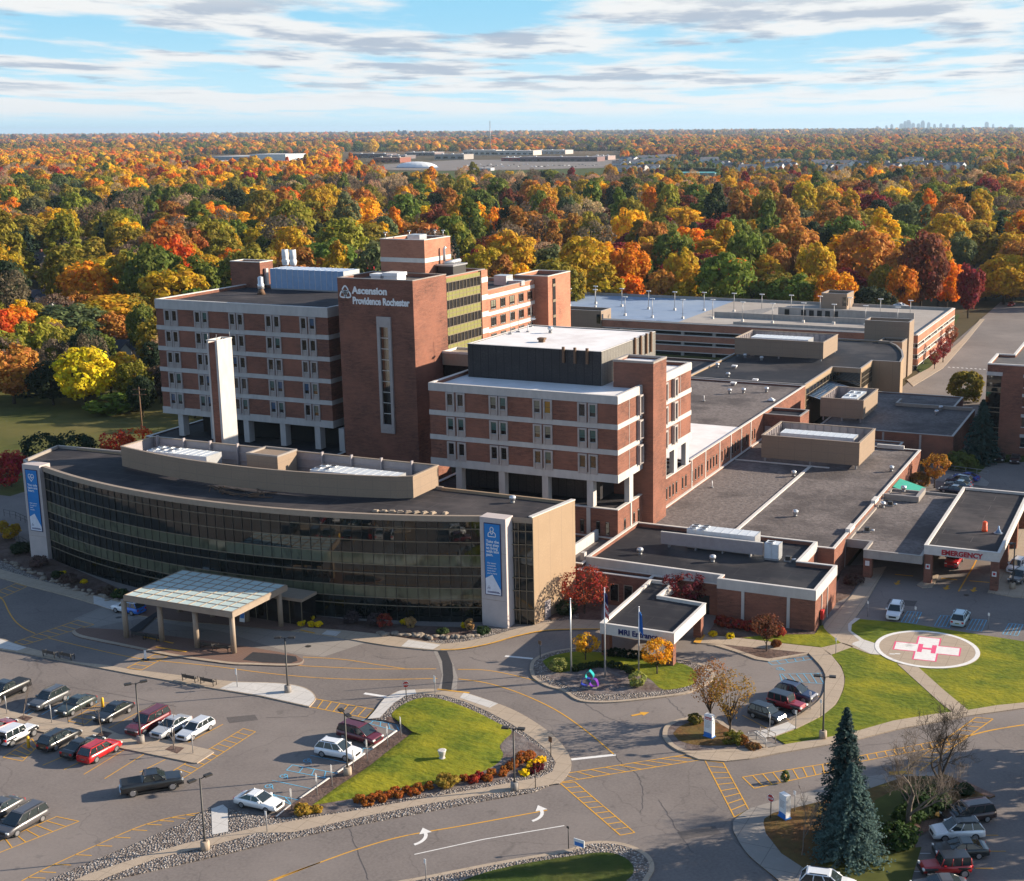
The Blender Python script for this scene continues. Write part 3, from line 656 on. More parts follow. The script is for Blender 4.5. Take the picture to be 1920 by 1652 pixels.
sheet('asphalt_repair', [[(905, 1395), (985, 1388), (992, 1396), (912, 1404)], [(425, 1345), (478, 1340), (484, 1350), (430, 1356)], [(1270, 1560), (1340, 1548), (1352, 1562), (1280, 1574)], [(1668, 1123), (1720, 1127), (1714, 1137), (1662, 1133)]], 'asphalt_dark', .010)
# ================================================================ BUILDINGS
def ccw(poly):
    a = sum(p[0]*q[1]-q[0]*p[1] for p, q in zip(poly, poly[1:]+poly[:1]))
    return list(poly) if a > 0 else list(poly)[::-1]
def offset(poly, d):
    """parallel offset of a ccw polygon; d > 0 goes outwards"""
    n = len(poly); out = []
    for i in range(n):
        a, b, c = Vector(poly[i-1][:2]), Vector(poly[i][:2]), Vector(poly[(i+1) % n][:2])
        t1 = (b-a).normalized(); t2 = (c-b).normalized()
        n1 = Vector((t1.y, -t1.x)); n2 = Vector((t2.y, -t2.x))
        k = max(1+n1.dot(n2), .25); m = (n1+n2)/k
        out.append((b.x+m.x*d, b.y+m.y*d))
    return out
def rect(x0, y0, x1, y1): return [(x0, y0), (x1, y0), (x1, y1), (x0, y1)]
def ring_mb(mb, poly, z0, z1, out, inn, m=0):
    poly = ccw(poly); A = offset(poly, out); B = offset(poly, -inn); n = len(poly)
    for k in range(n):
        j = (k+1) % n
        mb.face([(*A[k], z0), (*A[j], z0), (*A[j], z1), (*A[k], z1)], m)
        mb.face([(*B[j], z0), (*B[k], z0), (*B[k], z1), (*B[j], z1)], m)
        mb.face([(*A[k], z1), (*A[j], z1), (*B[j], z1), (*B[k], z1)], m)
        mb.face([(*A[j], z0), (*A[k], z0), (*B[k], z0), (*B[j], z0)], m)
def ring(parent, name, poly, z0, z1, out, inn, mat):
    mb = MB(); ring_mb(mb, poly, z0, z1, out, inn); return mb.build(name, mat, parent)
def block(parent, poly, z0, z1, wall, roof, coping, par=.45, t=.35, ch=.12, floor=False):
    poly = ccw(poly); n = len(poly); I = offset(poly, -t); mb = MB()
    for k in range(n):
        j = (k+1) % n
        mb.face([(*poly[k], z0), (*poly[j], z0), (*poly[j], z1), (*poly[k], z1)])
        mb.face([(*I[j], z1-par), (*I[k], z1-par), (*I[k], z1), (*I[j], z1)])
    if floor: mb.face([(*p, z0) for p in poly[::-1]])
    w = mb.build('wall', wall, parent)
    mb = MB(); mb.prism(I, z1-par, z1-par, 0, None, False, False); r = mb.build('roof', roof, parent)
    c = ring(parent, 'coping', poly, z1, z1+ch, .05, t+.04, coping)
    return w, r, c
def part_box(parent, name, mat, *boxes):
    mb = MB()
    for b in boxes: mb.box(*b)
    return mb.build(name, mat, parent)
def inst(name, me, parent, loc, rz=0):
    o = bpy.data.objects.new(name, me); COL.objects.link(o); o.parent = parent
    o.location = Vector(loc)-(parent.location if parent is not None else Vector((0, 0, 0))); o.rotation_euler = (0, 0, rz); return o
def hidden_mesh(mb, mats):
    o = mb.build('template', mats); me = o.data; bpy.data.objects.remove(o); return me
def text(parent, s, loc, size, mat, rot=(pi/2, 0, 0), name='lettering', align='LEFT', bold=.012, depth=.02, space=1.0):
    cu = bpy.data.curves.new(name, 'FONT'); cu.body = s; cu.size = size; cu.align_x = align; cu.offset = bold*size; cu.extrude = depth; cu.space_line = space; cu.resolution_u = 4
    cu.materials.append(MATS[mat])
    o = bpy.data.objects.new(name, cu); COL.objects.link(o); bpy.context.view_layer.update()
    me = bpy.data.meshes.new_from_object(o.evaluated_get(bpy.context.evaluated_depsgraph_get())); bpy.data.objects.remove(o)
    me.name = name; o = bpy.data.objects.new(name, me); COL.objects.link(o); o.rotation_euler = rot
    if parent is not None: o.parent = parent; o.location = Vector(loc)-parent.location
    else: o.location = loc
    return o
# window templates: face -Y, origin at the bottom centre
def window_mesh(w, h, gw, g0, g1, d=.24, gd=.04):
    f = MB()
    f.box(-w/2, -d, 0, -gw/2, 0, h); f.box(gw/2, -d, 0, w/2, 0, h)
    f.box(-gw/2, -d, g1, gw/2, 0, h); f.box(-gw/2, -d-.06, g0-.08, gw/2, 0, g0); f.box(-gw/2, -d*.45, 0, gw/2, 0, g0-.08)
    return f
PANES = ['glass_dark', 'glass_dark', 'glass_dark', 'glass_teal', 'glass_blind', 'glass_blue', 'glass_tree_reflection']
def pane_meshes(gw, g0, g1, gd=.04):
    out = []
    for mt in PANES:
        p = MB(); p.face([(-gw/2, -gd, g0), (gw/2, -gd, g0), (gw/2, -gd, g1), (-gw/2, -gd, g1)])
        if mt in ('glass_teal', 'glass_blind', 'glass_blue'):     # a blind half drawn behind the glass
            p.m[0] = 1; p.face([(-gw/2, -gd-.006, (g0+g1)/2-.3), (gw/2, -gd-.006, (g0+g1)/2-.3), (gw/2, -gd-.006, g1), (-gw/2, -gd-.006, g1)], 0)
        p.box(-gw/2, -gd-.03, g0, gw/2, -gd-.01, g0+.05, 2); p.box(-gw/2, -gd-.03, g1-.04, gw/2, -gd-.01, g1, 2); p.box(-gw/2, -gd-.03, (g0+g1)/2-.02, gw/2, -gd-.012, (g0+g1)/2+.02, 3)
        out.append(hidden_mesh(p, [mt, 'glass_dark', 'coping_white', 'mullion_dark']))
    return out
ward_frame = hidden_mesh(window_mesh(1.42, 2.95, .92, .92, 2.72), 'precast_frame'); ward_panes = pane_meshes(.92, .92, 2.72)
deep_frame = hidden_mesh(window_mesh(1.5, 3.0, .95, .25, 2.75, .55), 'precast_frame'); deep_panes = pane_meshes(.95, .25, 2.75, .1)
slot_frame = hidden_mesh(window_mesh(.62, 2.1, .5, .1, 2.0, .05), 'mullion_dark'); slot_panes = pane_meshes(.5, .1, 2.0, .02)
def put_window(parent, frame, panes, loc, rz=0, kind=0):
    w = inst('window', frame, parent, loc, rz)
    p = bpy.data.objects.new('pane', panes[kind]); COL.objects.link(p); p.parent = w
    return w
rw = random.Random(3)

# ---------------------------------------------------------------- ward block on pilotis (five storeys over an open floor)
X0, X1, Y0, Y1 = -169.9, -133.5, 194.0, 221.0
ward = thing('ward_block', 'long five-storey brick block with white bands on columns, left of the sign tower', 'building', (-152, 194, 0))
fl = [13.2, 17.2, 20.95, 24.75, 28.5, 32.25, 33.85]
main = rect(X0, Y0, X1, Y1)
block(ward, main, 13.25, 33.8, 'brick_red', 'roof_dark', 'coping_white', .5, .4, .14, True)
ring(ward, 'fascia', main, 32.25, 33.78, .10, -.02, 'precast')
for z in fl[1:5]: ring(ward, 'floor_band', main, z, z+.78, .08, -.02, 'precast')
ring(ward, 'floor_band', main, 13.2, 14.45, .10, -.02, 'precast')
cols = [((308.1, 333.9)), (364.6, 391.2), (429.8, 457.8), (497.8, 526.3), (563, 592.9)]
for ri, z in enumerate([14.2, 17.95, 21.7, 25.5, 29.25]):
    for ci, (a, b) in enumerate(cols):
        yy = 600
        xa = onY(a, 592+ci*5, Y0).x; xb = onY(b, 592+ci*5, Y0).x
        for q, x in enumerate((xa+.75, xb-.75)):
            k = rw.choice([0, 0, 0, 0, 0, 1, 2, 3, 5]) if ri > 0 else rw.choice([0, 5, 0, 5, 3])
            put_window(ward, ward_frame, ward_panes, (x, Y0, z), 0, k)
for px in (342, 402, 463.6, 531.6, 596, 641): x = onY(px, 838, Y0).x; part_box(ward, 'column', 'precast', (x-.55, Y0+.1, 9.2, x+.55, Y0+1.6, 13.2))
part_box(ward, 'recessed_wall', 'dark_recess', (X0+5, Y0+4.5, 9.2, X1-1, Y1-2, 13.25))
pod = thing('ward_podium', 'low brick podium with a white-edged terrace under the ward block', 'building', (-152, 190, 0))
block(pod, rect(-172, 191.2, -131, 223), 0, 9.2, 'brick_red', 'roof_dark', 'coping_white', .12, .5, .1)
part_box(pod, 'planter', 'brick_red', (-147, 187.0, 0, -140, 191.1, 8.6))
st = thing('stair_tower', 'small square brick penthouse rising at the back left corner of the ward roof', 'stair tower', (-169, 221, 0))
block(st, rect(-173.0, 219.5, -166.0, 223.6), 9, 38.2, 'brick_red', 'roof_black', 'coping_white', .7, .4, .15)
part_box(st, 'flue', 'metal_light', (-165.95, 220.6, 33.4, -165.4, 221.3, 37.0))
# boiler chimney
ch = thing('chimney', 'tall square chimney with one bright plain face and a brick front, before the ward block', 'chimney', (-136, 167, 0))
qa, qb, qc_ = onY(387, 640, 167), onY(402.5, 640, 167), onY(407, 640, 167); zt_ = qb.z
part_box(ch, 'shaft', 'brick_red', (qa.x+.3, 167.1, 0, qb.x, 170.4, zt_-.3))
part_box(ch, 'concrete_face', 'precast', (qb.x, 167, 0, qb.x+.4, 170.5, zt_), (qa.x, 167, 0, qa.x+.3, 170.5, zt_))
mb = MB(); ring_mb(mb, rect(qa.x, 167, qb.x+.4, 170.5), zt_, zt_+.15, .06, .25); mb.build('cap', 'coping_white', ch)
for x, y in ((qa.x+.1, 167.2), (qb.x+.2, 167.2), (qb.x+.2, 170.3)): mb = MB(); mb.cyl(x, y, zt_, zt_+1.1, .03, 5); mb.build('lightning_rod', 'metal_grey', ch)

# ---------------------------------------------------------------- brick sign tower
tx0, tx1, ty0 = -130.2, -115.8, 192.5
tw = thing('sign_tower', 'tall windowless brick tower carrying the white hospital name and knot emblem', 'building', (-123, 192.5, 0))
block(tw, rect(tx0, ty0, tx1, 203.4), 9, 39.2, 'brick_red', 'roof_grey', 'coping_metal', .6, .35, .12)
part_box(tw, 'base', 'brick_red', (tx0+.05, ty0+.05, 0, tx1-.05, 203.3, 9))
a = onY(709, 597, ty0); b_ = onY(729, 602, ty0); c_ = onY(732, 811, ty0)
wx = (onY(705.5, 593, ty0).x+onY(735, 596, ty0).x)/2
zt, zb = onY(720, 594, ty0).z, onY(731, 812, ty0).z
mb = MB(); hw = 1.32
mb.box(wx-hw, ty0-.35, zb, wx-.80, ty0, zt); mb.box(wx+.80, ty0-.35, zb, wx+hw, ty0, zt); mb.box(wx-.80, ty0-.35, zt-1.7, wx+.80, ty0, zt); mb.box(wx-.80, ty0-.35, zb, wx+.80, ty0, zb+1.5)
wn = mb.build('slot_window', 'precast_frame', tw)
n = 9; za, zc = zb+1.5, zt-1.7
mb = MB(); mb.face([(wx-.80, ty0-.05, za), (wx+.80, ty0-.05, za), (wx+.80, ty0-.05, zc), (wx-.80, ty0-.05, zc)]); p = mb.build('pane', 'glass_dark', tw); p.parent = wn; p.location = (0, 0, 0)
mb = MB()
for k in range(1, n): z = za+(zc-za)*k/n; mb.box(wx-.80, ty0-.12, z-.05, wx+.80, ty0-.06, z+.05)
p = mb.build('glazing_bar', 'coping_white', tw); p.parent = wn; p.location = (0, 0, 0)
sg0 = onY(661, 546, ty0); sg1 = onY(661, 562, ty0); sg2 = onY(768, 566, ty0)
text(tw, 'Ascension', (sg0.x, ty0-.1, sg0.z-.35), 1.62, 'letter_white', bold=.034, depth=.06)
t2 = text(tw, 'Providence Rochester', (sg0.x, ty0-.1, sg0.z-2.05), 1.62, 'letter_white', bold=.034, depth=.06)
bpy.context.view_layer.update(); t2.scale.x = (sg2.x-sg0.x)/max(t2.dimensions.x, .1)
bpy.data.objects[t2.name].scale.y = 1.0
def knot(mb, cx, y, cz, R, w):
    """three interlaced pointed loops in the x-z plane"""
    for k in range(3):
        a0 = radians(90+120*k); ax, az = cos(a0), sin(a0); nx, nz = -az, ax
        for s in (1, -1):
            prev = None
            for i in range(15):
                t = i/14; d = -.28*R+1.3*R*t; off = s*.46*R*sin(pi*t)**.9
                px_, pz = cx+ax*d+nx*off, cz+az*d+nz*off
                t1 = min(t+.01, 1); d1 = -.28*R+1.3*R*t1; o1 = s*.46*R*sin(pi*t1)**.9
                tx_, tz = ax*(d1-d)+nx*(o1-off), az*(d1-d)+nz*(o1-off); L = hypot(tx_, tz) or 1
                if t1 == t: tx_, tz, L = ltx, ltz, 1
                else: tx_, tz = tx_/L, tz/L; ltx, ltz = tx_, tz
                cur = ((px_-tz*w, y, pz+tx_*w), (px_+tz*w, y, pz-tx_*w))
                if prev: mb.face([prev[0], prev[1], cur[1], cur[0]])
                prev = cur
mb = MB(); lg = onY(648, 549, ty0); knot(mb, lg.x, ty0-.1, lg.z, 1.18, .125); mb.build('emblem', 'letter_white', tw)
for x0, x1, y0, y1, h in ((-126.5, -124.7, 197, 199, 1.0), (-123.8, -121.2, 196.6, 199.4, 1.3)):
    u = thing('roof_skylight', ('small' if h < 1.2 else 'larger')+' white hatch box on the roof of the brick sign tower', 'roof hatch', (x0, y0, 38.6), 0, 'hatches on the sign tower')
    mb = MB(); mb.box(x0, y0, 38.6, x1, y1, 38.6+h*.6); mb.box(x0-.15, y0-.15, 38.6+h*.6, x1+.15, y1+.15, 38.6+h); mb.build('hood', 'white_paint', u)
# green glazed wing and rear wing
gw = thing('glazed_wing', 'tower wing with ribbons of dark glass and olive panels, right of the sign tower', 'building', (-118, 204, 0))
gy0, gy1, gy2 = 203.45, 215.6, 217.9
block(gw, rect(-131, gy0, -116.1, gy2), 9, 38.7, 'brick_tan', 'roof_dark', 'coping_metal', .5, .35, .12)
ztops = [37.8, 34.8, 31.8, 28.8]
mb = MB(); ms = MB(); mm = MB()
gx = -115.85
mb.box(gx-.2, gy0+.02, 24.2, gx, gy1, 38.0)
for z in ztops:
    ms.box(gx, gy0+.02, z-3.0, gx+.06, gy1, z-1.62)
    for zz in (z, z-1.62, z-2.3): mm.box(gx, gy0+.02, zz-.06, gx+.12, gy1, zz+.06)
ms.box(gx, gy0+.02, 37.8, gx+.06, gy1, 38.5)
for k in range(10): y = gy0+.7+k*1.25; mm.box(gx, y-.04, 24.2, gx+.09, y+.04, 38)
mb.build('ribbon_glazing', 'glass_dark', gw); ms.build('spandrel_panel', 'spandrel_green', gw); mm.build('mullion', 'mullion', gw)
part_box(gw, 'corner_pier', 'brick_tan', (-116.2, gy1, 9, -115.6, gy2, 38.7))
for z in (37.0, 33.9, 30.9, 27.9): part_box(gw, 'stone_band', 'coping_white', (-116.1, gy1-.01, z-.45, -115.56, gy2+.02, z+.45))
ph = thing('lift_penthouse', 'brick lift penthouse with one pale band, topmost block behind the sign tower', 'penthouse', (-124, 205, 38))
block(ph, rect(-128.6, 203.6, -119.9, 212.5), 38.2, 44.8, 'brick_tan', 'roof_dark', 'coping_white', .5, .35, .12)
ring(ph, 'stone_band', rect(-128.6, 203.6, -119.9, 212.5), 41.0, 41.75, .05, -.02, 'coping_white')
mb = MB(); mb.box(-124.6, 206, 44.3, -122.2, 208.4, 45.5); mb.build('roof_unit', 'metal_light', ph)
for x, y in ((-128, 204.4), (-126, 209), (-122.5, 211.8), (-121, 212)): mb = MB(); mb.cyl(x, y, 44.8, 45.9, .05, 5); mb.box(x-.3, y-.1, 45.8, x+.3, y+.1, 45.95); mb.build('roof_lamp', 'metal_light', ph)
lo = thing('plant_cabin', 'flat dark plant cabin on the glazed wing roof beside the lift penthouse', 'penthouse', (-118, 207, 38))
part_box(lo, 'cabin', 'metal_dark', (-119.4, 207.0, 38.1, -116.4, 211.5, 40.2)); part_box(lo, 'cap', 'metal_grey', (-119.7, 206.7, 40.2, -116.2, 211.8, 40.45))
mb = MB(); mb.tube([(-119.2, 209, 40.4), (-119.2, 209, 43), (-119, 209.2, 43.3)], .25, 8); mb.tube([(-118.8, 208, 40.6), (-117.2, 211, 40.9)], .35, 8); mb.build('duct', 'metal_light', lo)
rwg = thing('rear_wing', 'three-storey tan brick wing with stone bands and square windows behind the glazed wing', 'building', (-118, 218, 0))
rr = rect(-131, 217.95, -115.8, 237.2)
block(rwg, rr, 9, 34.9, 'brick_tan', 'roof_dark', 'coping_metal', .5, .35, .12)
rfr = MB(); rfr.box(-1.0, -.08, 0, -.9, 0, 1.7); rfr.box(.9, -.08, 0, 1.0, 0, 1.7); rfr.box(-.9, -.08, 1.6, .9, 0, 1.7); rfr.box(-.9, -.08, 0, .9, 0, .1); rfr.box(-.05, -.06, .1, .05, -.03, 1.6); rfr = hidden_mesh(rfr, 'mullion_dark'); rpn = pane_meshes(1.8, .1, 1.6, .02)
for z in (32.9, 29.85, 26.8):
    ring(rwg, 'stone_band', rr, z+.45, z+1.15, .05, -.02, 'coping_white')
    ring(rwg, 'sill_band', rr, z-1.95, z-1.8, .05, -.02, 'beige_trim')
    for k in range(5): put_window(rwg, rfr, rpn, (-115.8, 220.2+k*3.75, z-1.6), pi/2, rw.choice([0, 0, 0, 4]))
es = thing('stair_tower', 'plain brown brick stair tower with a slot window ending the rear wing', 'stair tower', (-114, 237.3, 0))
er = rect(-120, 237.25, -112.9, 247.5)
block(es, er, 0, 35.6, 'brick_tan', 'roof_dark', 'coping_white', .6, .35, .12)
part_box(es, 'slot_glazing', 'glass_dark', (-112.95, 239.2, 12, -112.82, 240.5, 35)); part_box(es, 'slot_frame', 'mullion', *[(-112.9, 239.2, z, -112.76, 240.5, z+.5) for z in (33.5, 30.5, 27.5, 24.5, 21.5)])
u = thing('rooftop_unit', 'white air unit with a sloped end on the rear wing roof', 'air unit', (-119, 232, 34.4)); part_box(u, 'housing', 'metal_light', (-121, 230.6, 34.4, -118.4, 233.4, 36.2)); part_box(u, 'duct', 'metal_light', (-118.4, 231.2, 34.4, -115.5, 232.6, 35.3))
br = thing('link_bridge', 'beige enclosed bridge with glazed lower half between the sign tower and the corner block', 'bridge', (-110, 200, 20))
by0 = onX(829, 662, -115.8).y
zt2 = onX(829, 662, -115.8).z
part_box(br, 'deck_box', 'beige_trim', (-115.8, by0, zt2-2.0, -100, by0+5, zt2)); part_box(br, 'glazing', 'glass_dark', (-115.75, by0+.15, zt2-6.5, -100.1, by0+4.8, zt2-2.0))
ring(br, 'parapet', rect(-115.75, by0, -100, by0+5), zt2, zt2+.35, .03, .25, 'coping_white')

# ---------------------------------------------------------------- corner block (three storeys on columns)
X0, X1, Y0, Y1 = -104.4, -73.7, 177.2, 208.4
cb = thing('corner_block', 'three-storey brick block on columns with a white roof, right of the sign tower', 'building', (-89, 177.2, 0))
cm = [(X0, Y0), (X1, Y0), (X1, Y1), (X0, Y1)]
block(cb, cm, 13.25, 25.85, 'brick_red', 'roof_white', 'coping_white', .5, .4, .12, True)
ring(cb, 'fascia', cm, 24.75, 25.84, .10, -.02, 'precast')
for z in (17.3, 21.06): ring(cb, 'floor_band', cm, z, z+.76, .08, -.02, 'precast')
ring(cb, 'floor_band', cm, 13.2, 14.42, .10, -.02, 'precast')
prs = [(836.2, 872), (917, 952), (999, 1036), (1083, 1121)]
kinds = [[0, 0, 0, 0, 0, 3, 0, 0], [3, 3, 3, 3, 4, 4, 3, 3], [0, 0, 4, 3, 4, 6, 0, 3]]
for ri, z in enumerate((14.2, 18.0, 21.75)):
    for ci, (a, b) in enumerate(prs):
        xa = onY(a, 748+ci*8, Y0).x; xb = onY(b, 748+ci*8, Y0).x
        for q, x in enumerate((xa+.75, xb-.75)): put_window(cb, ward_frame, ward_panes, (x, Y0, z), 0, kinds[ri][ci*2+q])
    for y in (185.4, 193.6, 195.7, 200.2): put_window(cb, deep_frame, deep_panes, (X1, y, z), pi/2, rw.choice([0, 0, 3]))
for y in (181.6, 198.0, 203.3): part_box(cb, 'expansion_joint', 'precast_frame', (X1-.02, y-.06, 14.4, X1+.05, y+.06, 24.8))
for px in (861, 941, 1022, 1106): x = onY(px, 930, Y0).x; part_box(cb, 'column', 'precast', (x-.5, Y0+.1, 9.2, x+.5, Y0+1.3, 13.2))
for y in (182.5, 196.5, 201.5, 207.0): part_box(cb, 'column', 'precast', (X1-.85, y-.75, 9.2, X1-.05, y+.75, 13.2))
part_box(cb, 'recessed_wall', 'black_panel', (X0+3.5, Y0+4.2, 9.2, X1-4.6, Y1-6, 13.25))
pent = thing('plant_penthouse', 'black panelled plant box with a flat white roof on the corner block', 'penthouse', (-91, 186.5, 25))
pp = rect(-102.8, 186.6, -80.2, 209.0)
block(pent, pp, 25.36, 30.55, 'black_panel', 'roof_white', 'coping_white', .1, .3, .06)
part_box(pent, 'side_cladding', 'grey_siding', (-80.2, 186.6, 25.36, -80.12, 209.0, 30.5))
for x in (-86.3, -84.4, -82.4): part_box(pent, 'antenna', 'wood_brown', (x-.18, 186.2, 28.6, x+.18, 186.55, 31.0))
for y in (199.5, 202, 204.5, 206.5): part_box(pent, 'antenna', 'wood_brown', (-80.1, y-.18, 27.6, -79.75, y+.18, 30.9))
st2 = thing('stair_tower', 'tall narrow brick stair tower on the sunlit right side of the corner block', 'stair tower', (-75, 187, 0))
block(st2, rect(-78.3, 186.7, -71.9, 192.2), 0, 29.2, 'brick_red', 'roof_white', 'coping_metal', .2, .4, .3)
cp = thing('corner_podium', 'two-storey brick podium with slot windows below the corner block columns', 'building', (-89, 177, 0))
block(cp, rect(X0-2, Y0-.05, X1, Y1), 0, 9.15, 'brick_red', 'roof_dark', 'coping_white', .25, .5, .12)
for px, y in ((1092, 990), (1122, 998), (1139.5, 1000)): q = onY(px, y, Y0); put_window(cp, slot_frame, slot_panes, (q.x, Y0-.05, 5.2), 0, 0)
for y in (179.8, 183.4, 185.2): put_window(cp, slot_frame, slot_panes, (X1, y, 5.2), pi/2, 0)
part_box(cp, 'pilaster', 'precast', (onY(1104, 960, Y0).x-.3, Y0-.2, 0, onY(1104, 960, Y0).x+.3, Y0-.06, 9.1), (X1, 181.9, 4, X1+.12, 182.3, 9.1))

# ---------------------------------------------------------------- low wings
def wing(name, label, poly, z0, z1, wall, roof, coping='coping_white', par=.35, cat='building', **k):
    c = (sum(p[0] for p in poly)/len(poly), sum(p[1] for p in poly)/len(poly), 0)
    t = thing(name, label, cat, c); block(t, poly, z0, z1, wall, roof, coping, par, **k); return t
gvw = wing('gravel_roof_wing', 'broad single-storey brick wing with a brown gravel roof split by a pale seam', rect(-73.6, 184.3, -43.5, 250.2), 0, 4.75, 'brick_red', 'roof_gravel', par=.2)
xs = G(1450, 935, 4.6).x
part_box(gvw, 'roof_seam', 'coping_white', (-59.6, 184.8, 4.55, -59.1, 231.5, 4.75), (-73.2, 231.2, 4.55, -56, 231.6, 4.7))
for y in (191, 204, 217, 230): part_box(gvw, 'expansion_joint', 'precast_frame', (-43.52, y-.06, 0, -43.44, y+.06, 4.7))
part_box(gvw, 'parapet_block', 'coping_white', (-44.0, 193.0, 4.7, -43.3, 196.2, 5.3), (-44.0, 210.2, 4.7, -43.3, 213, 5.3))
rs = wing('raised_wing', 'brick wing with slot windows and gravel and white roof behind the corner block', rect(-110, 208.45, -73.7, 281), 0, 9.5, 'brick_red', 'roof_gravel', par=.3)
mb = MB(); mb.box(-99, 210.2, 9.18, -74.1, 237.5, 9.26); mb.build('white_roof_patch', 'roof_white', rs)
for grp in ((195.0,), (197.2, 198.7, 200.2, 201.7), (204.6, 206.2), (209.4, 211.0, 212.6, 214.2), (217.2, 218.8, 220.4, 222), (225, 226.6, 228.2), (231, 232.6, 234.2), (237, 239.5), (243, 244.6)):
    for y in grp:
        par = rs if y > 208.5 else cp
        put_window(par, slot_frame, slot_panes, (-73.7, y, 5.6), pi/2, 0)
for y in (209, 216, 223.6, 230, 236.2, 242): part_box(rs, 'pilaster', 'coping_white', (-73.7, y-.12, 4.6, -73.6, y+.12, 9.5))
sq = thing('roof_stair_house', 'square dark red brick stair house at the far end of the gravel roof', 'stair house', (-70, 250, 0))
block(sq, rect(-74.5, 250.4, -66.5, 257), 0, 9.3, 'brick_red', 'roof_black', 'coping_metal', .4, .35, .12)
part_box(sq, 'door', 'mauve_panel', (-73.4, 250.28, 4.7, -72.2, 250.38, 7.0))
dk = wing('dark_roof_wing', 'wide block with a charcoal roof and glazed tan side walls, beyond the gravel roofs', [(-100.6, 281.1), (-73.7, 281.1), (-73.7, 305), (-67.2, 305), (-67.2, 317), (-60.6, 317), (-61.5, 325), (-63.6, 334), (-66.5, 342), (-70, 348), (-100.6, 348)], 0, 9.7, 'tan_panel', 'roof_black', 'coping_metal', .3)
lr = wing('lower_dark_roof', 'lower black roof in the shade before the garage front, left of the charcoal roof', rect(-128, 281.1, -100.7, 330), 0, 5.2, 'brick_red', 'roof_black', 'coping_metal', .3)
mb = MB(); mm = MB()
for (x, ya, yb) in ((-73.7, 281.6, 304.4), (-67.2, 305.6, 316.4)):
    mb.box(x, ya, 5.0, x+.06, yb, 8.7)
    for k in range(9): y = ya+(yb-ya)*k/8; mm.box(x, y-.06, 4.9, x+.12, y+.06, 8.8)
    for z in (5.0, 6.2, 7.4, 8.7): mm.box(x, ya, z-.05, x+.13, yb, z+.05)
mb.box(-73.6, 304.94, 5.0, -67.3, 305, 8.7); mm.box(-73.6, 304.88, 6.6, -67.3, 304.95, 6.75)
mb.build('side_glazing', 'glass_dark', dk); mm.build('louvre_frame', 'mullion', dk)
sk = thing('sloped_skylight', 'sloping glazed lean-to roof below the glazed tan wall', 'skylight', (-71, 275, 4))
mb = MB(); mb.face([(-73.6, 284, 6.8), (-66, 284, 4.9), (-66, 303, 4.9), (-73.6, 303, 6.8)]); mb.build('glazing', 'glass_blue', sk)
mb = MB()
for k in range(14): y = 284+k*1.45; mb.tube([(-73.6, y, 6.86), (-66, y, 4.96)], .06, 4)
mb.build('glazing_bar', 'metal_light', sk)
r5 = wing('rear_low_wing', 'low dark brick wing with a flat gravel roof before the far car park', [(-66, 257.2), (-58, 257.2), (-58, 262.3), (-39.6, 262.3), (-39.6, 290), (-44, 290), (-44, 303), (-66, 303)], 0, 5.1, 'brick_red', 'roof_gravel', 'coping_metal', .15)
part_box(r5, 'pilaster', 'precast_frame', (-53.2, 262.2, 0, -52.8, 262.28, 5), (-46, 262.2, 0, -45.6, 262.28, 5))
part_box(r5, 'raised_curb', 'coping_metal', (-56, 289, 5.0, -40, 289.4, 5.7), (-56, 289.4, 5, -55.6, 294, 5.7))
part_box(gvw, 'curb', 'coping_white', (-51.5, 249.6, 4.7, -46.5, 250.1, 5.4))
cs = thing('curved_wing', 'low curved brick roof edge at the back of the gravel wing', 'building', (-50, 252, 0)); block(cs, rect(-66.4, 250.3, -48, 257.1), 0, 4.4, 'brick_red', 'roof_gravel', 'coping_metal', .2)

# MRI wing
mr = thing('mri_wing', 'single-storey brick wing with black roof and grey fascia behind the small entrance canopy', 'building', (-60, 164, 0))
block(mr, [(-73.6, 165.6), (-53.9, 164.9), (-53.9, 163.4), (-40.8, 163.4), (-40.8, 174.6), (-46, 174.6), (-46, 184.2), (-73.6, 184.2)], 0, 5.5, 'brick_red', 'roof_black', 'coping_white', .5)
ring(mr, 'fascia', [(-73.6, 165.6), (-53.9, 164.9), (-53.9, 163.4), (-40.8, 163.4), (-40.8, 174.6), (-46, 174.6), (-46, 184.2), (-73.6, 184.2)], 4.25, 5.49, .07, -.02, 'precast')
for x in (-50.4, -44.3): part_box(mr, 'pilaster', 'precast', (x-.2, 163.26, 0, x+.2, 163.38, 4.3))
for y in (166.5, 169.5): part_box(mr, 'pilaster', 'coping_white', (-40.78, y-.08, 0, -40.68, y+.08, 4.3))
fr = thing('mri_front_range', 'low brick front range with pale coping beside the small entrance canopy', 'building', (-66, 162, 0))
p4 = [G(1082, 1068, 4.4), G(1219, 1086, 4.4), G(1228, 1080, 4.4), G(1346, 1092, 4.4)]
block(fr, [(p4[0].x, p4[0].y), (p4[1].x, p4[0].y), (p4[1].x, p4[2].y), (-53.95, p4[2].y), (-53.95, 165.5), (p4[0].x, 165.5)], 0, 4.3, 'brick_red', 'roof_black', 'coping_white', .3)
for px in (1152, 1178): q = onY(px, 1118, p4[0].y); part_box(fr, 'window', 'glass_dark', (q.x-.55, p4[0].y-.06, .7, q.x+.55, p4[0].y, 3.0)); part_box(fr, 'window_frame', 'beige_trim', (q.x-.66, p4[0].y-.05, .6, q.x-.55, p4[0].y, 3.1), (q.x+.55, p4[0].y-.05, .6, q.x+.66, p4[0].y, 3.1), (q.x-.66, p4[0].y-.05, 3.0, q.x+.66, p4[0].y, 3.1))
part_box(fr, 'doorway', 'glass_dark', (-58.4, p4[2].y-.05, 0, -55.4, p4[2].y, 2.6))
ly = thing('link_roof', 'low gravel link roof with a white parapet between the pavilion and the corner podium', 'building', (-85, 165, 0))
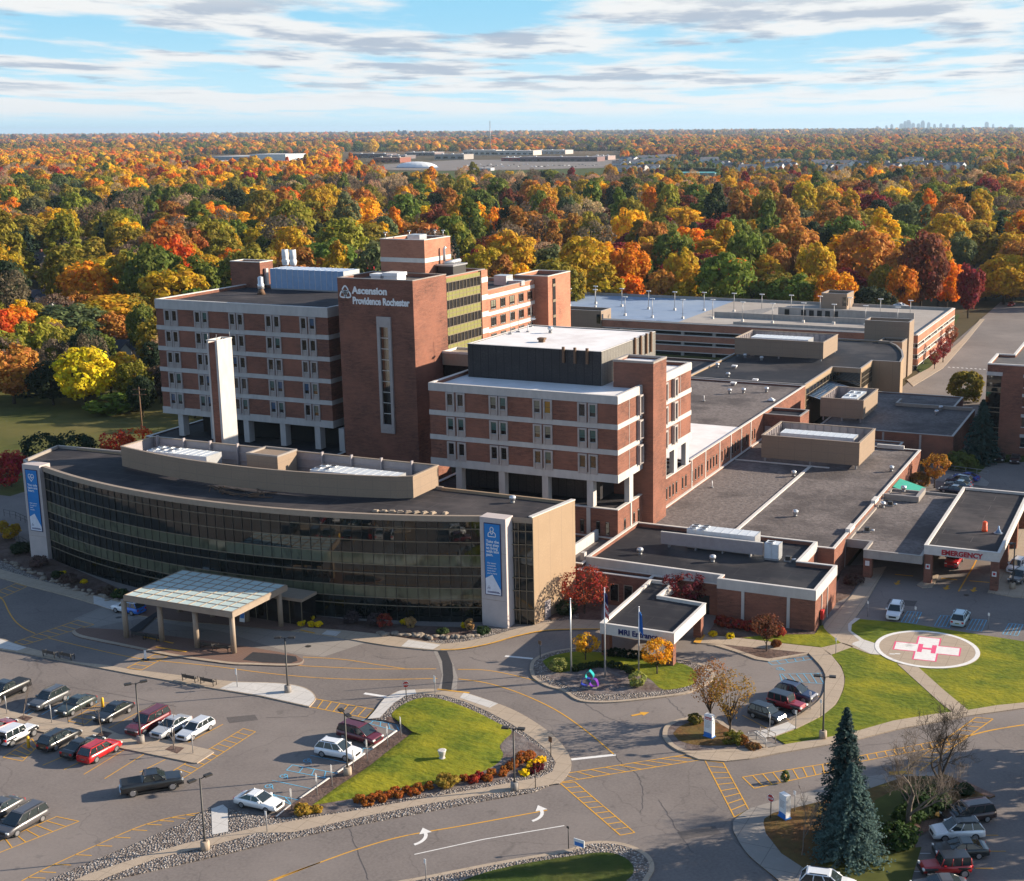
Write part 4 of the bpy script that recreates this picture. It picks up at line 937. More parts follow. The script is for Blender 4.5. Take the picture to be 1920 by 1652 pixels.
block(ly, rect(-104, 164.2, -73.65, 177.1), 0, 4.9, 'brick_red', 'roof_gravel', 'coping_white', .3)
part_box(ly, 'white_upstand', 'precast', (-77.0, 166.4, 4.6, -76.6, 176.8, 6.1), (-74.6, 165.8, 4.9, -74.0, 166.6, 6.0))
mc = thing('mri_canopy', 'flat-roofed porch on brick piers with blue entrance lettering on its white fascia', 'canopy', (-58, 151, 0))
mpoly = [(-62.9, 145.4), (-53.3, 145.4), (-53.3, 157.0), (-59.8, 157.6), (-59.8, p4[0].y), (-63.3, p4[0].y)]
block(mc, mpoly, 3.0, 4.3, 'coping_white', 'roof_black', 'coping_white', .35, .3, .1, True)
for x, y in ((-62.3, 146.1), (-54.0, 146.1), (-54.0, 156.2)): part_box(mc, 'pier', 'brick_red', (x-.5, y-.5, 0, x+.5, y+.5, 3.0))
tx = text(mc, 'MRI Entrance', (onY(1159, 1187, 145.4).x, 145.36, 3.28), .95, 'letter_navy', bold=.03)
# ---------------------------------------------------------------- emergency porch
em = thing('emergency_canopy', 'large flat canopy over the ambulance lanes with red lettering on its white fascia', 'canopy', (-26, 190, 0))
block(em, rect(-31.6, 188.0, -21.3, 222.6), 4.35, 5.6, 'coping_white', 'roof_dark', 'coping_white', .3, .35, .1, True)
for x, y in ((-31.0, 188.7), (-21.9, 188.7), (-21.9, 199), (-21.9, 210), (-21.9, 221.5)): part_box(em, 'pier', 'brick_red', (x-.55, y-.55, 0, x+.55, y+.55, 4.4))
text(em, 'EMERGENCY', (-26.4, 187.95, 4.58), .98, 'letter_red', align='CENTER', bold=.04)
for x in (-31.0, -21.9): part_box(em, 'no_smoking_sign', 'white_paint', (x-.3, 188.05, 2.2, x+.3, 188.13, 2.9)); part_box(em, 'sign_symbol', 'letter_red', (x-.16, 188.02, 2.4, x+.16, 188.05, 2.75))
el = thing('ambulance_porch', 'lower gravel-roofed porch with grey concrete fascia beside the emergency canopy', 'canopy', (-38, 190, 0))
block(el, [(-43.45, 191.6), (-40.0, 191.6), (-40.0, 187.3), (-31.7, 187.3), (-31.7, 223), (-43.45, 223)], 3.0, 4.15, 'concrete_wall', 'roof_gravel', 'coping_metal', .25, .35, .08, True)
for x, y in ((-39.4, 188.0), (-39.4, 205), (-39.4, 221)): part_box(el, 'pier', 'brick_red', (x-.6, y-.6, 0, x+.6, y+.6, 3.05))
part_box(el, 'no_smoking_sign', 'white_paint', (-39.7, 187.3, 1.9, -39.1, 187.38, 2.6)); part_box(el, 'side_wall', 'brick_red', (-43.4, 222.4, 0, -31.8, 222.9, 3.05))
part_box(el, 'roof_box', 'coping_metal', (-43.3, 216.4, 4.0, -37.6, 216.8, 4.9), (-38.2, 216.8, 4.0, -37.6, 222.6, 4.9))
aw = thing('green_awning', 'teal green sloped awning on the brick wall behind the ambulance porch', 'awning', (-42, 228, 2))
mb = MB(); q = [G(1690, 896, 4.2), G(1728, 911, 3.0)]
mb.face([(-43.4, 224.5, 4.1), (-43.4, 230.5, 4.1), (-39.0, 230.5, 2.9), (-39.0, 224.5, 2.9)]); mb.face([(-43.4, 224.5, 2.8), (-43.4, 224.5, 4.1), (-39.0, 224.5, 2.9), (-39.0, 224.5, 2.6)]); mb.face([(-39, 224.5, 2.6), (-39, 224.5, 2.9), (-39, 230.5, 2.9), (-39, 230.5, 2.6)]); mb.build('cloth', 'teal_awning', aw)
# ---------------------------------------------------------------- parking garage
gr = thing('parking_garage', 'long three-level parking garage with brick bands and blue and grey roof deck', 'parking garage', (-130, 364, 0))
gx0, gx1, gy0_, gy1_ = -197.5, -65.4, 364.2, 424
gp = rect(gx0, gy0_, gx1, gy1_)
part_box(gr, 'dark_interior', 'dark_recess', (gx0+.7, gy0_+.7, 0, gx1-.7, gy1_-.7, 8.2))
for z0, z1 in ((7.0, 9.2), (4.1, 5.9), (1.2, 3.0)): ring(gr, 'brick_band', gp, z0, z1, 0, .5, 'brick_tan'); 
for z in (9.2, 7.0, 5.85, 4.0, 2.95, 1.1): ring(gr, 'stone_lip', gp, z-.12, z+.1, .06, .52, 'coping_white')
mb = MB()
for k in range(15): x = gx0+.5+k*(gx1-gx0-1)/14; mb.box(x-.45, gy0_+.05, 0, x+.45, gy0_+.65, 9)
for k in range(7): y = gy0_+.5+k*(gy1_-gy0_-1)/6; mb.box(gx1-.65, y-.45, 0, gx1-.05, y+.45, 9)
mb.build('pier', 'concrete_wall', gr)
mb = MB(); mb.box(gx0+.5, gy0_+.5, 8.3, -135.1, gy1_-.5, 8.6, 0); mb.box(-135.1, gy0_+.5, 8.3, gx1-.5, gy1_-.5, 8.605, 1); mb.build('roof_deck', ['deck_blue', 'deck_grey'], gr)
ring(gr, 'parapet', offset(ccw(gp), -.5), 8.6, 9.45, 0, .25, 'concrete_wall')
mb = MB(); mb.box(-129, 385, 8.6, -72, 385.4, 10.1); mb.box(-112, 393.5, 8.6, -72, 393.9, 11.2)
mb.face([(-129, 385, 8.61), (-118, 385, 8.61), (-112, 393.5, 11.2), (-112, 393.9, 11.2), (-129, 386, 9.4)])
mb.build('ramp_wall', 'concrete_wall', gr)
part_box(gr, 'ramp_opening', 'dark_recess', *[(x, 393.42, 8.9, x+1.4, 393.5, 10.7) for x in (-110, -105, -102.6, -100.2, -97.8, -95.4)])
part_box(gr, 'ramp_stripe', 'concrete_wall', (-119, 372, 8.6, -76, 372.35, 9.3))
for (a, b, c, d, z0, z1, lb) in ((-104.5, 415, -96.5, 424, 8.6, 13.2, 'tan stair head with a white door at the back edge of the garage deck'), (-172, 363.6, -156.2, 371, 0, 11.6, 'dark tan stair head with louvred corner at the near left of the garage deck')):
    t = wing('garage_stair_head', lb, rect(a, b, c, d), z0, z1, 'tan_screen', 'roof_black', 'coping_metal', .5, 'stair house')
    part_box(t, 'louvre', 'glass_dark', (c-1.4, b-.06, z1-3.6, c-.2, b, z1-.9), (c, b+.3, z1-3.6, c+.05, b+1.5, z1-.9))
et = wing('garage_lift_tower', 'square tan panelled lift tower at the right corner of the garage', rect(-77.2, 352.8, -65.6, 359), 0, 14.1, 'tan_screen', 'roof_black', 'coping_metal', 1.2, 'stair house')
el2 = wing('garage_link', 'narrow dark louvred link block between lift tower and curved tan wall', rect(-72, 346, -66, 352.7), 0, 9.9, 'tan_screen', 'roof_black', 'coping_metal', .3, 'stair house')
# ---------------------------------------------------------------- office building at the right edge
ob = thing('office_building', 'four-storey dark brick office block with ribbon windows and a white roof edge at the right', 'building', (-20, 273, 0))
op = [(-35.3, 273), (20, 273), (20, 330), (-32, 330), (-32, 286), (-35.3, 286)]
block(ob, op, 0, 17.7, 'brick_red', 'roof_grey', 'coping_white', .4, .4, .25)
part_box(ob, 'corner_glazing', 'glass_dark', (-35.36, 272.92, .8, -32.6, 273, 15.6)); part_box(ob, 'corner_frame', 'mullion', *[(-35.4, 272.86, z, -32.5, 272.92, z+.14) for z in (1, 2.6, 4.3, 5.2, 8.3, 9.2, 12.3, 13.2)])
part_box(ob, 'lintel', 'precast', (-35.42, 272.85, 15.6, -32.4, 272.98, 16.3))
for z in (1.8, 5.8, 9.8, 13.6):
    for x in (-28.3, -14): part_box(ob, 'ribbon_window', 'glass_dark', (x, 272.9, z, x+12, 272.99, z+1.9)); part_box(ob, 'window_head', 'precast', (x-.2, 272.86, z+1.9, x+12.2, 272.99, z+2.5)); part_box(ob, 'window_sill', 'coping_white', (x-.1, 272.84, z-.15, x+12.1, 272.99, z))
# ================================================================ CURVED GLASS PAVILION
pv = thing('glass_pavilion', 'three-storey pavilion with a long curved dark glass front and tan roof edge', 'building', (-118, 150, 0))
AC = Vector((-118.8, 242.3)); AR = 98.7; PH = 14.5
def arc(x, r=AR): dx = x-AC.x; return (x, AC.y-sqrt(r*r-dx*dx))
def arcang(a, r): return (AC.x+r*sin(a), AC.y-r*cos(a))
a0 = -math.asin((-AC.x-155.3)/-AR) if False else math.asin((-155.3-AC.x)/AR); a1 = math.asin((-81.7-AC.x)/AR)
NB = 52
A_ = [a0+(a1-a0)*k/NB for k in range(NB+1)]
front = [arcang(a, AR) for a in A_]
side = [(-77.9, 151.6), (-75.15, 152.3), (-73.7, 162.2)]
foot = [(-161.7, 153.1), (-158.9, 151.2), (-155.6, 151.2)]+front+[(-81.6, 151.2)]+side+[(-94, 162.4), (-150.8, 163.2), (-164.3, 162.6)]
mb = MB(); mb.prism(foot, 13.9, 13.9, 0, None, False, False); mb.build('roof', 'roof_dark', pv)
# glass, spandrels, mullions
gl = MB(); sp = MB(); sp2 = MB(); mv = MB(); mh = MB(); fa = MB()
bands = [(3.1, 4.65), (7.6, 9.15)]
for k in range(NB):
    p, q = front[k], front[k+1]
    jx, jy = [rw.uniform(-.010, .010) for _ in range(2)]           # panes never sit perfectly flush
    gl.face([(p[0], p[1]+jx, 0), (q[0], q[1]+jy, 0), (q[0], q[1]+jy, 13.8), (p[0], p[1]+jx, 13.8)])
    for z0, z1 in bands:
        a, b = arcang(A_[k], AR+.02), arcang(A_[k+1], AR+.02)
        (sp if z0 < 5 else sp2).face([(*a, z0), (*b, z0), (*b, z1), (*a, z1)])
    for z in (2.05, 3.1, 4.65, 6.4, 7.6, 9.15, 10.9, 12.7):
        a, b = arcang(A_[k], AR+.10), arcang(A_[k+1], AR+.10); c, d = arcang(A_[k], AR), arcang(A_[k+1], AR)
        mh.face([(*a, z-.05), (*b, z-.05), (*b, z+.05), (*a, z+.05)]); mh.face([(*a, z+.05), (*b, z+.05), (*d, z+.05), (*c, z+.05)]); mh.face([(*b, z-.05), (*a, z-.05), (*c, z-.05), (*d, z-.05)])
    a, b = arcang(A_[k], AR+.28), arcang(A_[k+1], AR+.28); c, d = arcang(A_[k], AR-.3), arcang(A_[k+1], AR-.3)
    fa.face([(*a, 13.75), (*b, 13.75), (*b, 14.5), (*a, 14.5)]); fa.face([(*a, 14.5), (*b, 14.5), (*d, 14.5), (*c, 14.5)]); fa.face([(*b, 13.75), (*a, 13.75), (*p, 13.75), (*q, 13.75)]); fa.face([(*d, 13.9), (*c, 13.9), (*c, 14.5), (*d, 14.5)])
for k in range(NB+1):
    a = arcang(A_[k], AR+.04); mv.obox(a, (cos(A_[k]), sin(A_[k])), .025, .04, 0, 13.75)
cw = gl.build('curtain_wall', 'glass_curtain', pv); sp.build('spandrel_band', 'spandrel_olive', pv); sp2.build('spandrel_band', 'spandrel_olive', pv); mv.build('mullion', 'mullion_dark', pv); mh.build('transom', 'mullion', pv); fa.build('roof_edge', 'beige_trim', pv)
# glazed slot and tan flank on the right
def quadwall(mbx, p, q, z0, z1, d=0): mbx.face([(p[0], p[1]-d, z0), (q[0], q[1]-d, z0), (q[0], q[1]-d, z1), (p[0], p[1]-d, z1)])
mb = MB(); quadwall(mb, (-79, 151.65), side[1], 0, 13.75); mb.build('glazed_slot', 'glass_curtain', pv)
mb = MB()
for k in range(4): t = k/3; x = -77.9+2.75*t; y = 151.6+.7*t; mb.box(x-.04, y-.1, 0, x+.04, y-.02, 13.75)
for z in (2.05, 4.65, 6.4, 9.15, 10.9, 12.7): mb.prism([(-77.9, 151.48), (-75.15, 152.2), (-75.15, 152.28), (-77.9, 151.56)], z-.05, z+.05)
mb.build('slot_mullion', 'mullion', pv)
mb = MB(); quadwall(mb, (-79, 151.6), side[1], 13.75, 14.5, .08); mb.build('slot_fascia', 'beige_trim', pv)
fl_ = MB()
fl_.prism([side[1], side[2], (-74.3, 162.25), (-75.7, 152.5)], 0, 14.5); fl_.prism([(-73.7, 162.2), (-94, 162.4), (-94, 162), (-74.3, 161.8)], 0, 14.3)
fl_.build('flank_wall', 'tan_panel', pv)
mb = MB(); mb.prism([(-75.2, 152.2), (-73.62, 162.2), (-74.3, 162.3), (-75.85, 152.5)], 14.5, 14.62); mb.build('flank_coping', 'coping_white', pv)
d0 = Vector((side[1][0], side[1][1])).lerp(Vector(side[2]), .30); dv = (Vector(side[2])-Vector(side[1])).normalized()
mb = MB(); mb.obox((d0.x+.03, d0.y), (dv.x, dv.y), .65, .06, 0, 2.5); mb.build('door', 'mauve_panel', pv)
mb = MB(); quadwall(mb, (-94, 162.4), (-164.3, 162.6), 0, 14.2); quadwall(mb, (-164.3, 162.6), (-161.7, 153.1), 0, 14.3); quadwall(mb, (-161.7, 153.1), (-158.9, 151.2), 0, 14.3); mb.build('rear_wall', 'tan_panel', pv)
mb = MB()
for p, q in (((-161.7, 153.1), (-164.3, 162.6)), ((-164.3, 162.6), (-150.8, 163.2)), ((-150.8, 163.2), (-94, 162.4)), ((-161.7, 153.1), (-158.9, 151.2))):
    t = (Vector(q)-Vector(p)).normalized(); c = (Vector(p)+Vector(q))/2; mb.obox(c, t, (Vector(q)-Vector(p)).length/2, .18, 13.8, 14.35)
mb.build('rear_coping', 'coping_metal', pv)
# two banner fins
def fin(x0, x1, bx0, bx1, zb0, zb1, icon, label, lines, small):
    f = thing('banner_fin', label, 'wall fin', ((x0+x1)/2, 149.6, 0))
    part_box(f, 'pier', 'fin_stone', (x0, 149.9, 0, x1, 152.0, 14.65))
    mb = MB()
    for z in (3.6, 10.0): mb.box(x0-.005, 149.89, z-.02, x1+.005, 149.9, z+.02)
    mb.build('panel_joint', 'beige_trim', f)
    b = part_box(f, 'banner', 'banner_navy', (bx0, 149.8, zb0, bx1, 149.895, zb1))
    e = .1; y = 149.79; W = bx1-bx0
    def sub(o): o.parent = b; return o
    m1 = MB(); m1.face([(bx0+e, y, zb0+e), (bx1-e, y, zb0+e), (bx1-e, y, zb1-e), (bx0+e, y, zb1-e)]); sub(m1.build('banner_field', 'banner_blue', f))
    m2 = MB(); y2 = y-.008; zc = zb0+e
    m2.face([(bx0+e, y2, zc), (bx1-e, y2, zc), (bx1-e, y2, zc+.28*W), (bx0+e+W*.42, y2, zc+1.12*W), (bx0+e, y2, zc+.88*W)]); sub(m2.build('banner_mountain', 'banner_white', f))
    m3 = MB(); knot(m3, bx0+e+.2*W, y2-.006, zc+.36*W, .12*W, .014)
    m3.box(bx0+e+.1*W, y2-.01, zc+.15*W, bx1-e-.12*W, y2-.004, zc+.18*W); m3.box(bx0+e+.1*W, y2-.01, zc+.09*W, bx1-e-.06*W, y2-.004, zc+.13*W); sub(m3.build('banner_emblem', 'letter_navy', f))
    m4 = MB(); cx, cz = (bx0+bx1)/2-.02*W, zb1-.5*W
    if icon == 'person':
        pts = [(cx+.1*W*cos(2*pi*k/14), cz+.17*W+.12*W*sin(2*pi*k/14)) for k in range(15)]
        body = [(cx-.22*W, cz-.24*W), (cx-.22*W, cz-.08*W), (cx-.12*W, cz+.02*W), (cx, cz+.05*W), (cx+.12*W, cz+.02*W), (cx+.22*W, cz-.08*W), (cx+.22*W, cz-.24*W), (cx-.22*W, cz-.24*W)]
        outs = [pts, body, [(cx-.08*W, cz), (cx, cz-.12*W), (cx+.08*W, cz)]]
    else:
        hh = [(cx+.24*W*.95*sin(t)**3, cz+.018*W*(13*cos(t)-5*cos(2*t)-2*cos(3*t)-cos(4*t))*.95) for t in [2*pi*k/22 for k in range(23)]]
        outs = [hh, [(cx-.18*W, cz), (cx-.07*W, cz), (cx-.03*W, cz+.1*W), (cx+.02*W, cz-.1*W), (cx+.06*W, cz), (cx+.16*W, cz)]]
    for poly in outs:
        for p, q in zip(poly, poly[1:]):
            t = Vector((q[0]-p[0], q[1]-p[1])); 
            if t.length < 1e-6: continue
            t.normalize(); n = Vector((-t.y, t.x))*.022*W
            m4.face([(p[0]-n.x, y2, p[1]-n.y), (q[0]-n.x, y2, q[1]-n.y), (q[0]+n.x, y2, q[1]+n.y), (p[0]+n.x, y2, p[1]+n.y)])
    sub(m4.build('banner_icon', 'letter_white', f))
    o = text(f, lines, (bx0+.13*W, y2, zb1-1.05*W), .215*W, 'letter_white', bold=.02, depth=.002, space=.86); sub(o)
    o.parent = b; o.location = (bx0+.13*W-b.parent.location.x, y2-b.parent.location.y, zb1-1.08*W)
    if isinstance(small, str):
        o = text(f, small, (0, 0, 0), .115*W, 'letter_white', bold=.01, depth=.002, space=1.25); o.parent = b; o.location = (bx0+.16*W-b.parent.location.x, y2-b.parent.location.y, zb1-2.25*W)
    return f
fin(-158.9, -155.5, -158.35, -156.0, 4.4, 13.95, 'heart', 'tall stone fin with blue heart banner at the far left end of the glass front', 'You only\nhave one\nheart.', 'Don\'t ignore\nthe signs of\nheart\ntrouble.')
fin(-81.55, -77.85, -80.95, -78.55, 4.3, 13.95, 'person', 'tall stone fin with blue person banner at the right end of the glass front', 'Take the\nfirst step\nto living\nwith less\npain.', 'Our expert\northopedic\ndoctors are\nhere when\nyou\'re ready')
# plant screen on the roof
sc = thing('plant_screen', 'long tan panel screen with a bowed front on the pavilion roof', 'roof screen', (-119, 158, 14))
sf = [(-145.2, 155.9)]+[(x, 152.0+((x+119.5)/25.5)**2*3.9) for x in range(-142, -95, 3)]+[(-95.0, 156.1)]
outer_ = sf+[(-95.0, 163.0), (-145.2, 163.0)]
oc = ccw(outer_); oi = offset(oc, -.18); mb = MB(); mi = MB(); n = len(oc)
for k in range(n):
    j = (k+1) % n
    mb.face([(*oc[k], 14.2), (*oc[j], 14.2), (*oc[j], 17.15), (*oc[k], 17.15)])
    mi.face([(*oi[j], 14.2), (*oi[k], 14.2), (*oi[k], 17.15), (*oi[j], 17.15)])
mb.build('screen_panel', 'tan_screen', sc); mi.build('screen_back', 'mauve_panel', sc); ring(sc, 'screen_cap', oc, 17.15, 17.28, .08, .28, 'beige_trim')
mb = MB()
for x in range(-144, -95, 5): mb.box(x-.1, 162.3, 13.9, x+.1, 162.8, 17.6)
for z in (15, 16.2): mb.box(-145, 162.65, z-.06, -95.2, 162.78, z+.06)
mb.build('screen_post', 'mauve_panel', sc)
bxp = thing('roof_cabin', 'small tan cabin standing inside the middle of the pavilion roof screen', 'stair house', (-120, 159, 14)); part_box(bxp, 'cabin', 'tan_screen', (-123.6, 157.6, 13.9, -118.2, 162.2, 17.5)); ring(bxp, 'cap', rect(-123.6, 157.6, -118.2, 162.2), 17.5, 17.75, .08, .3, 'coping_metal')
# ---------------------------------------------------------------- entrance canopy
ec = thing('entrance_canopy', 'flat canopy of white translucent panels in a tan frame on round columns', 'canopy', (-112, 134, 0))
cx0, cx1, cy0, cy1 = -121.1, -104.2, 128.2, 139.4
mb = MB(); ring_mb(mb, rect(cx0, cy0, cx1, cy1), 5.15, 5.85, 0, .5); mb.build('frame', 'beige_trim', ec)
part_box(ec, 'ceiling', 'beige_trim', (cx0+.4, cy0+.4, 5.2, cx1-.4, cy1-.4, 5.35))
part_box(ec, 'roof_panel', 'canopy_panel' if 'canopy_panel' in MATS else 'white_paint', (cx0+.15, cy0+.15, 5.72, cx1-.15, cy1-.15, 5.87))
mb = MB()
for k in range(11): x = cx0+.15+k*(cx1-cx0-.3)/10; mb.box(x-.05, cy0+.1, 5.8, x+.05, cy1-.1, 5.94)
for k in range(8): y = cy0+.15+k*(cy1-cy0-.3)/7; mb.box(cx0+.1, y-.05, 5.8, cx1-.1, y+.05, 5.93)
mb.build('panel_rib', 'beige_trim', ec)
for px, py in ((237.5, 1195), (304, 1202), (370, 1214), (439, 1224), (527, 1174), (336, 1147), (399, 1156), (464, 1165)):
    g = G(px, py, .12); mb = MB(); mb.cyl(g.x, g.y, .12, 5.2, .34, 14); mb.build('column', 'beige_trim', ec)
dr = thing('entrance_doors', 'dark glazed entrance vestibule below the white panel canopy', 'entrance', (-109, 142, 0))
part_box(dr, 'vestibule', 'glass_dark', (-114, 140.6, 0, -103, 143.6, 3.4)); part_box(dr, 'vestibule_roof', 'beige_trim', (-114.2, 140.3, 3.4, -102.8, 143.7, 3.8)); part_box(dr, 'door_frame', 'mullion', *[(x, 140.52, 0, x+.08, 140.6, 3.4) for x in (-114, -112.2, -110.4, -108.6, -106.8, -105, -103.1)])
sb = thing('sandwich_board', 'white and blue folding notice board under the entrance canopy', 'sign board'); g = G(456, 1165, .13); sb.location = g
mb = MB(); mb.face([(-.4, -.25, 0), (.4, -.25, 0), (.4, 0, 1.3), (-.4, 0, 1.3)]); mb.face([(.4, .25, 0), (-.4, .25, 0), (-.4, 0, 1.3), (.4, 0, 1.3)]); mb.build('board', 'white_paint', sb, True)
mb = MB(); mb.face([(-.3, -.2, .5), (.3, -.2, .5), (.3, -.07, 1.15), (-.3, -.07, 1.15)]); mb.build('notice', 'blue_paint', sb, True)
# ================================================================ ROOFTOP PLANT (things that stand on the roofs)
def rooftop_unit(label, x0, y0, x1, y1, z, h, mat='metal_unit', fans=0, group=None, ridge=False):
    t = thing('rooftop_unit', label, 'air unit', ((x0+x1)/2, (y0+y1)/2, z), 0, group)
    part_box(t, 'base_frame', 'metal_grey', (x0, y0, z, x1, y1, z+.25))
    part_box(t, 'housing', mat, (x0, y0, z+.25, x1, y1, z+h))
    mb = MB(); L = x1-x0; n = max(2, int(L/1.2))
    for k in range(n+1): x = x0+L*k/n; mb.box(x-.03, y0-.03, z+.25, x+.03, y1+.03, z+h+.04)
    mb.build('panel_seam', 'metal_light', t)
    for k in range(fans):
        fx = x0+.8+(k//2)*1.5; fy = y0+(y1-y0)*(.28+.44*(k % 2))
        mb = MB(); mb.cyl(fx, fy, z+h, z+h+.22, .52, 12); mb.build('fan_ring', 'metal_light', t); mb = MB(); mb.cyl(fx, fy, z+h+.2, z+h+.235, .4, 10); mb.build('fan', 'metal_dark', t)
    return t
rooftop_unit('long white air unit with fans, left inside the pavilion roof screen', -141.5, 157.2, -130.5, 160.6, 14, 2.6, fans=6)
rooftop_unit('long pale air unit with fans, right inside the pavilion roof screen', -112.0, 156.6, -98.5, 160.0, 14, 2.5, fans=4)
rooftop_unit('blue fronted plant unit with white roof on the ward block, beside the sign tower', -163.0, 218.6, -146.4, 224.0, 33.3, 3.9, 'metal_blue')
for x in (-160.2, -158.3):
    t = thing('exhaust_stack', 'white exhaust stack pair behind the blue plant unit on the ward roof', 'exhaust stack', (x, 219.8+(-160.2-x)*.1, 37.9), 0, 'exhaust stacks on the ward roof')
    mb = MB(); mb.lathe(0, 0, [(.55, 0), (.75, .9), (.55, 1.2), (.62, 1.4), (.62, 3.0), (.5, 3.0)], 12); mb.build('stack', 'white_paint', t, True); mb = MB(); mb.cyl(0, 0, 2.98, 3.02, .45, 10); mb.build('outlet', 'dark_recess', t, True)
fx = G(490, 552, 33.3); t = thing('roof_flue', 'silver cowl flue on a flared foot on the ward roof', 'flue', (fx.x, fx.y, 33.3))
mb = MB(); mb.lathe(0, 0, [(.8, 0), (.45, 1.0)], 10); mb.build('foot', 'wood_brown', t, True); mb = MB(); mb.lathe(0, 0, [(.45, 1), (.62, 1.1), (.62, 1.9), (.5, 2.0), (.5, 3.2), (.1, 3.4)], 12); mb.build('cowl', 'metal_light', t, True)
def screen(name, label, x0, y0, x1, y1, z0, z1, leg=.7):
    t = thing(name, label, 'roof screen', ((x0+x1)/2, (y0+y1)/2, z0-leg)); oc = rect(x0, y0, x1, y1); oi = offset(oc, -.2); mb = MB(); mi = MB()
    for k in range(4):
        j = (k+1) % 4
        mb.face([(*oc[k], z0), (*oc[j], z0), (*oc[j], z1), (*oc[k], z1)]); mi.face([(*oi[j], z0), (*oi[k], z0), (*oi[k], z1), (*oi[j], z1)])
    mb.build('screen_panel', 'tan_screen', t); mi.build('screen_back', 'mauve_panel', t); ring(t, 'screen_cap', oc, z1, z1+.15, .08, .3, 'beige_trim')
    for x, y in ((x0+.6, y0+.4), ((x0+x1)/2, y0+.4), (x1-.6, y0+.4), (x1-.6, y1-.4), (x0+.6, y1-.4)): part_box(t, 'leg', 'metal_grey', (x-.15, y-.15, z0-leg, x+.15, y+.15, z0+.2))
    mb = MB()
    for k in range(int((x1-x0)/1.5)): x = x0+.6+k*1.5; mb.box(x-.06, y1-.5, z0, x+.06, y1-.3, z1)
    for k in range(int((y1-y0)/1.5)): y = y0+.6+k*1.5; mb.box(x0+.3, y-.06, z0, x0+.5, y+.06, z1)
    mb.build('screen_stud', 'mauve_panel', t)
    return t
screen('plant_screen', 'raised tan screen on legs on the gravel roof, largest of those on legs', -68.6, 232.0, -50.9, 244.6, 5.3, 9.3)
rooftop_unit('pale blue long air unit inside the tan screen on the gravel roof', -66.4, 236.5, -53.0, 240.0, 5.0, 4.1)
screen('plant_screen', 'smaller raised tan screen with a light blue unit beside the brick stair house', -67.2, 268.5, -58.4, 282, 5.9, 9.6, .8)
rooftop_unit('light blue boxy air unit in the smaller tan screen', -63.6, 271.5, -60.4, 280.0, 5.0, 4.4, 'metal_unit', 4)
screen('plant_screen', 'wide tan screen around a ribbed white unit on the charcoal roof by the garage', -99.4, 312.2, -77.8, 326.2, 10.2, 14.0, .6)
rooftop_unit('ribbed white barrel-topped air unit inside the tan screen near the garage', -96.5, 316, -82.5, 321, 9.5, 4.4)
s5 = thing('screen_wall', 'free-standing grey beige screen wall on the black roof of the MRI wing', 'roof screen', (-62, 174, 5))
q0, q1 = G(1239, 1018, 5.6), G(1426, 1044, 5.6)
part_box(s5, 'panel', 'mauve_panel', (q0.x, q0.y, 5.5, q1.x, q0.y+.2, 7.2)); part_box(s5, 'post', 'metal_grey', *[(q0.x+1+k*4, q0.y+.2, 5.0, q0.x+1.2+k*4, q0.y+.9, 6.8) for k in range(5)]); part_box(s5, 'rail', 'coping_white', (q0.x, q0.y-.03, 7.2, q1.x, q0.y+.23, 7.32))
rooftop_unit('white air unit with round fans behind the screen wall on the black roof', q0.x+3.5, q0.y+1.2, q1.x-1.5, q0.y+3.8, 5.0, 2.7, fans=4)
rooftop_unit('small upright white condenser with dark top at the right end of the screen wall', q1.x+.3, q0.y-.2, q1.x+2.3, q0.y+1.6, 5.0, 2.3, fans=1)
def vent(kind, px, py, z, label, group, s=1.0):
    s *= .72; p = G(px, py, z); t = thing('roof_vent', label, 'roof vent', (p.x, p.y, z), 0, group); mb = MB()
    if kind == 'turbine':
        mb.lathe(0, 0, [(.42*s, 0), (.42*s, .35*s)], 10); mb.build('curb', 'metal_grey', t, True); mb = MB(); mb.lathe(0, 0, [(.38*s, .35*s), (.38*s, .7*s), (.62*s, .75*s), (.66*s, 1.15*s), (.5*s, 1.4*s), (.05, 1.5*s)], 12); mb.build('cap', 'metal_light', t, True)
    elif kind == 'box':
        mb.box(-.6*s, -.5*s, 0, .6*s, .5*s, .5*s); mb.build('curb', 'metal_grey', t, True); mb = MB(); mb.box(-.8*s, -.7*s, .5*s, .8*s, .7*s, .9*s); mb.build('cap', 'white_paint', t, True)
    elif kind == 'pipe':
        mb.cyl(0, 0, 0, 1.6*s, .09, 8); mb.build('pipe', 'white_paint', t, True); mb = MB(); mb.cyl(0, 0, 0, .12, .3, 8); mb.build('flashing', 'metal_grey', t, True)
    elif kind == 'fan':
        mb.box(-.7*s, -.7*s, 0, .7*s, .7*s, .18); mb.build('base', 'metal_grey', t, True); mb = MB(); mb.box(-.5*s, -.5*s, .18, .5*s, .5*s, 1.0*s); mb.build('cage', 'metal_dark', t, True); mb = MB(); mb.tube([(.6*s, 0, .4*s), (1.5*s, .1, .4*s)], .22*s, 8); mb.build('pipe', 'metal_light', t, True)
    elif kind == 'pyramid':
        mb.box(-1*s, -.8*s, 0, 1*s, .8*s, .2); mb.build('curb', 'metal_grey', t, True); mb = MB(); b = [(-1*s, -.8*s, .2), (1*s, -.8*s, .2), (1*s, .8*s, .2), (-1*s, .8*s, .2)]
        for k in range(4): mb.face([b[k], b[(k+1) % 4], (0, 0, 1.1*s)])
        mb.build('dome', 'white_paint', t, True)
    return t
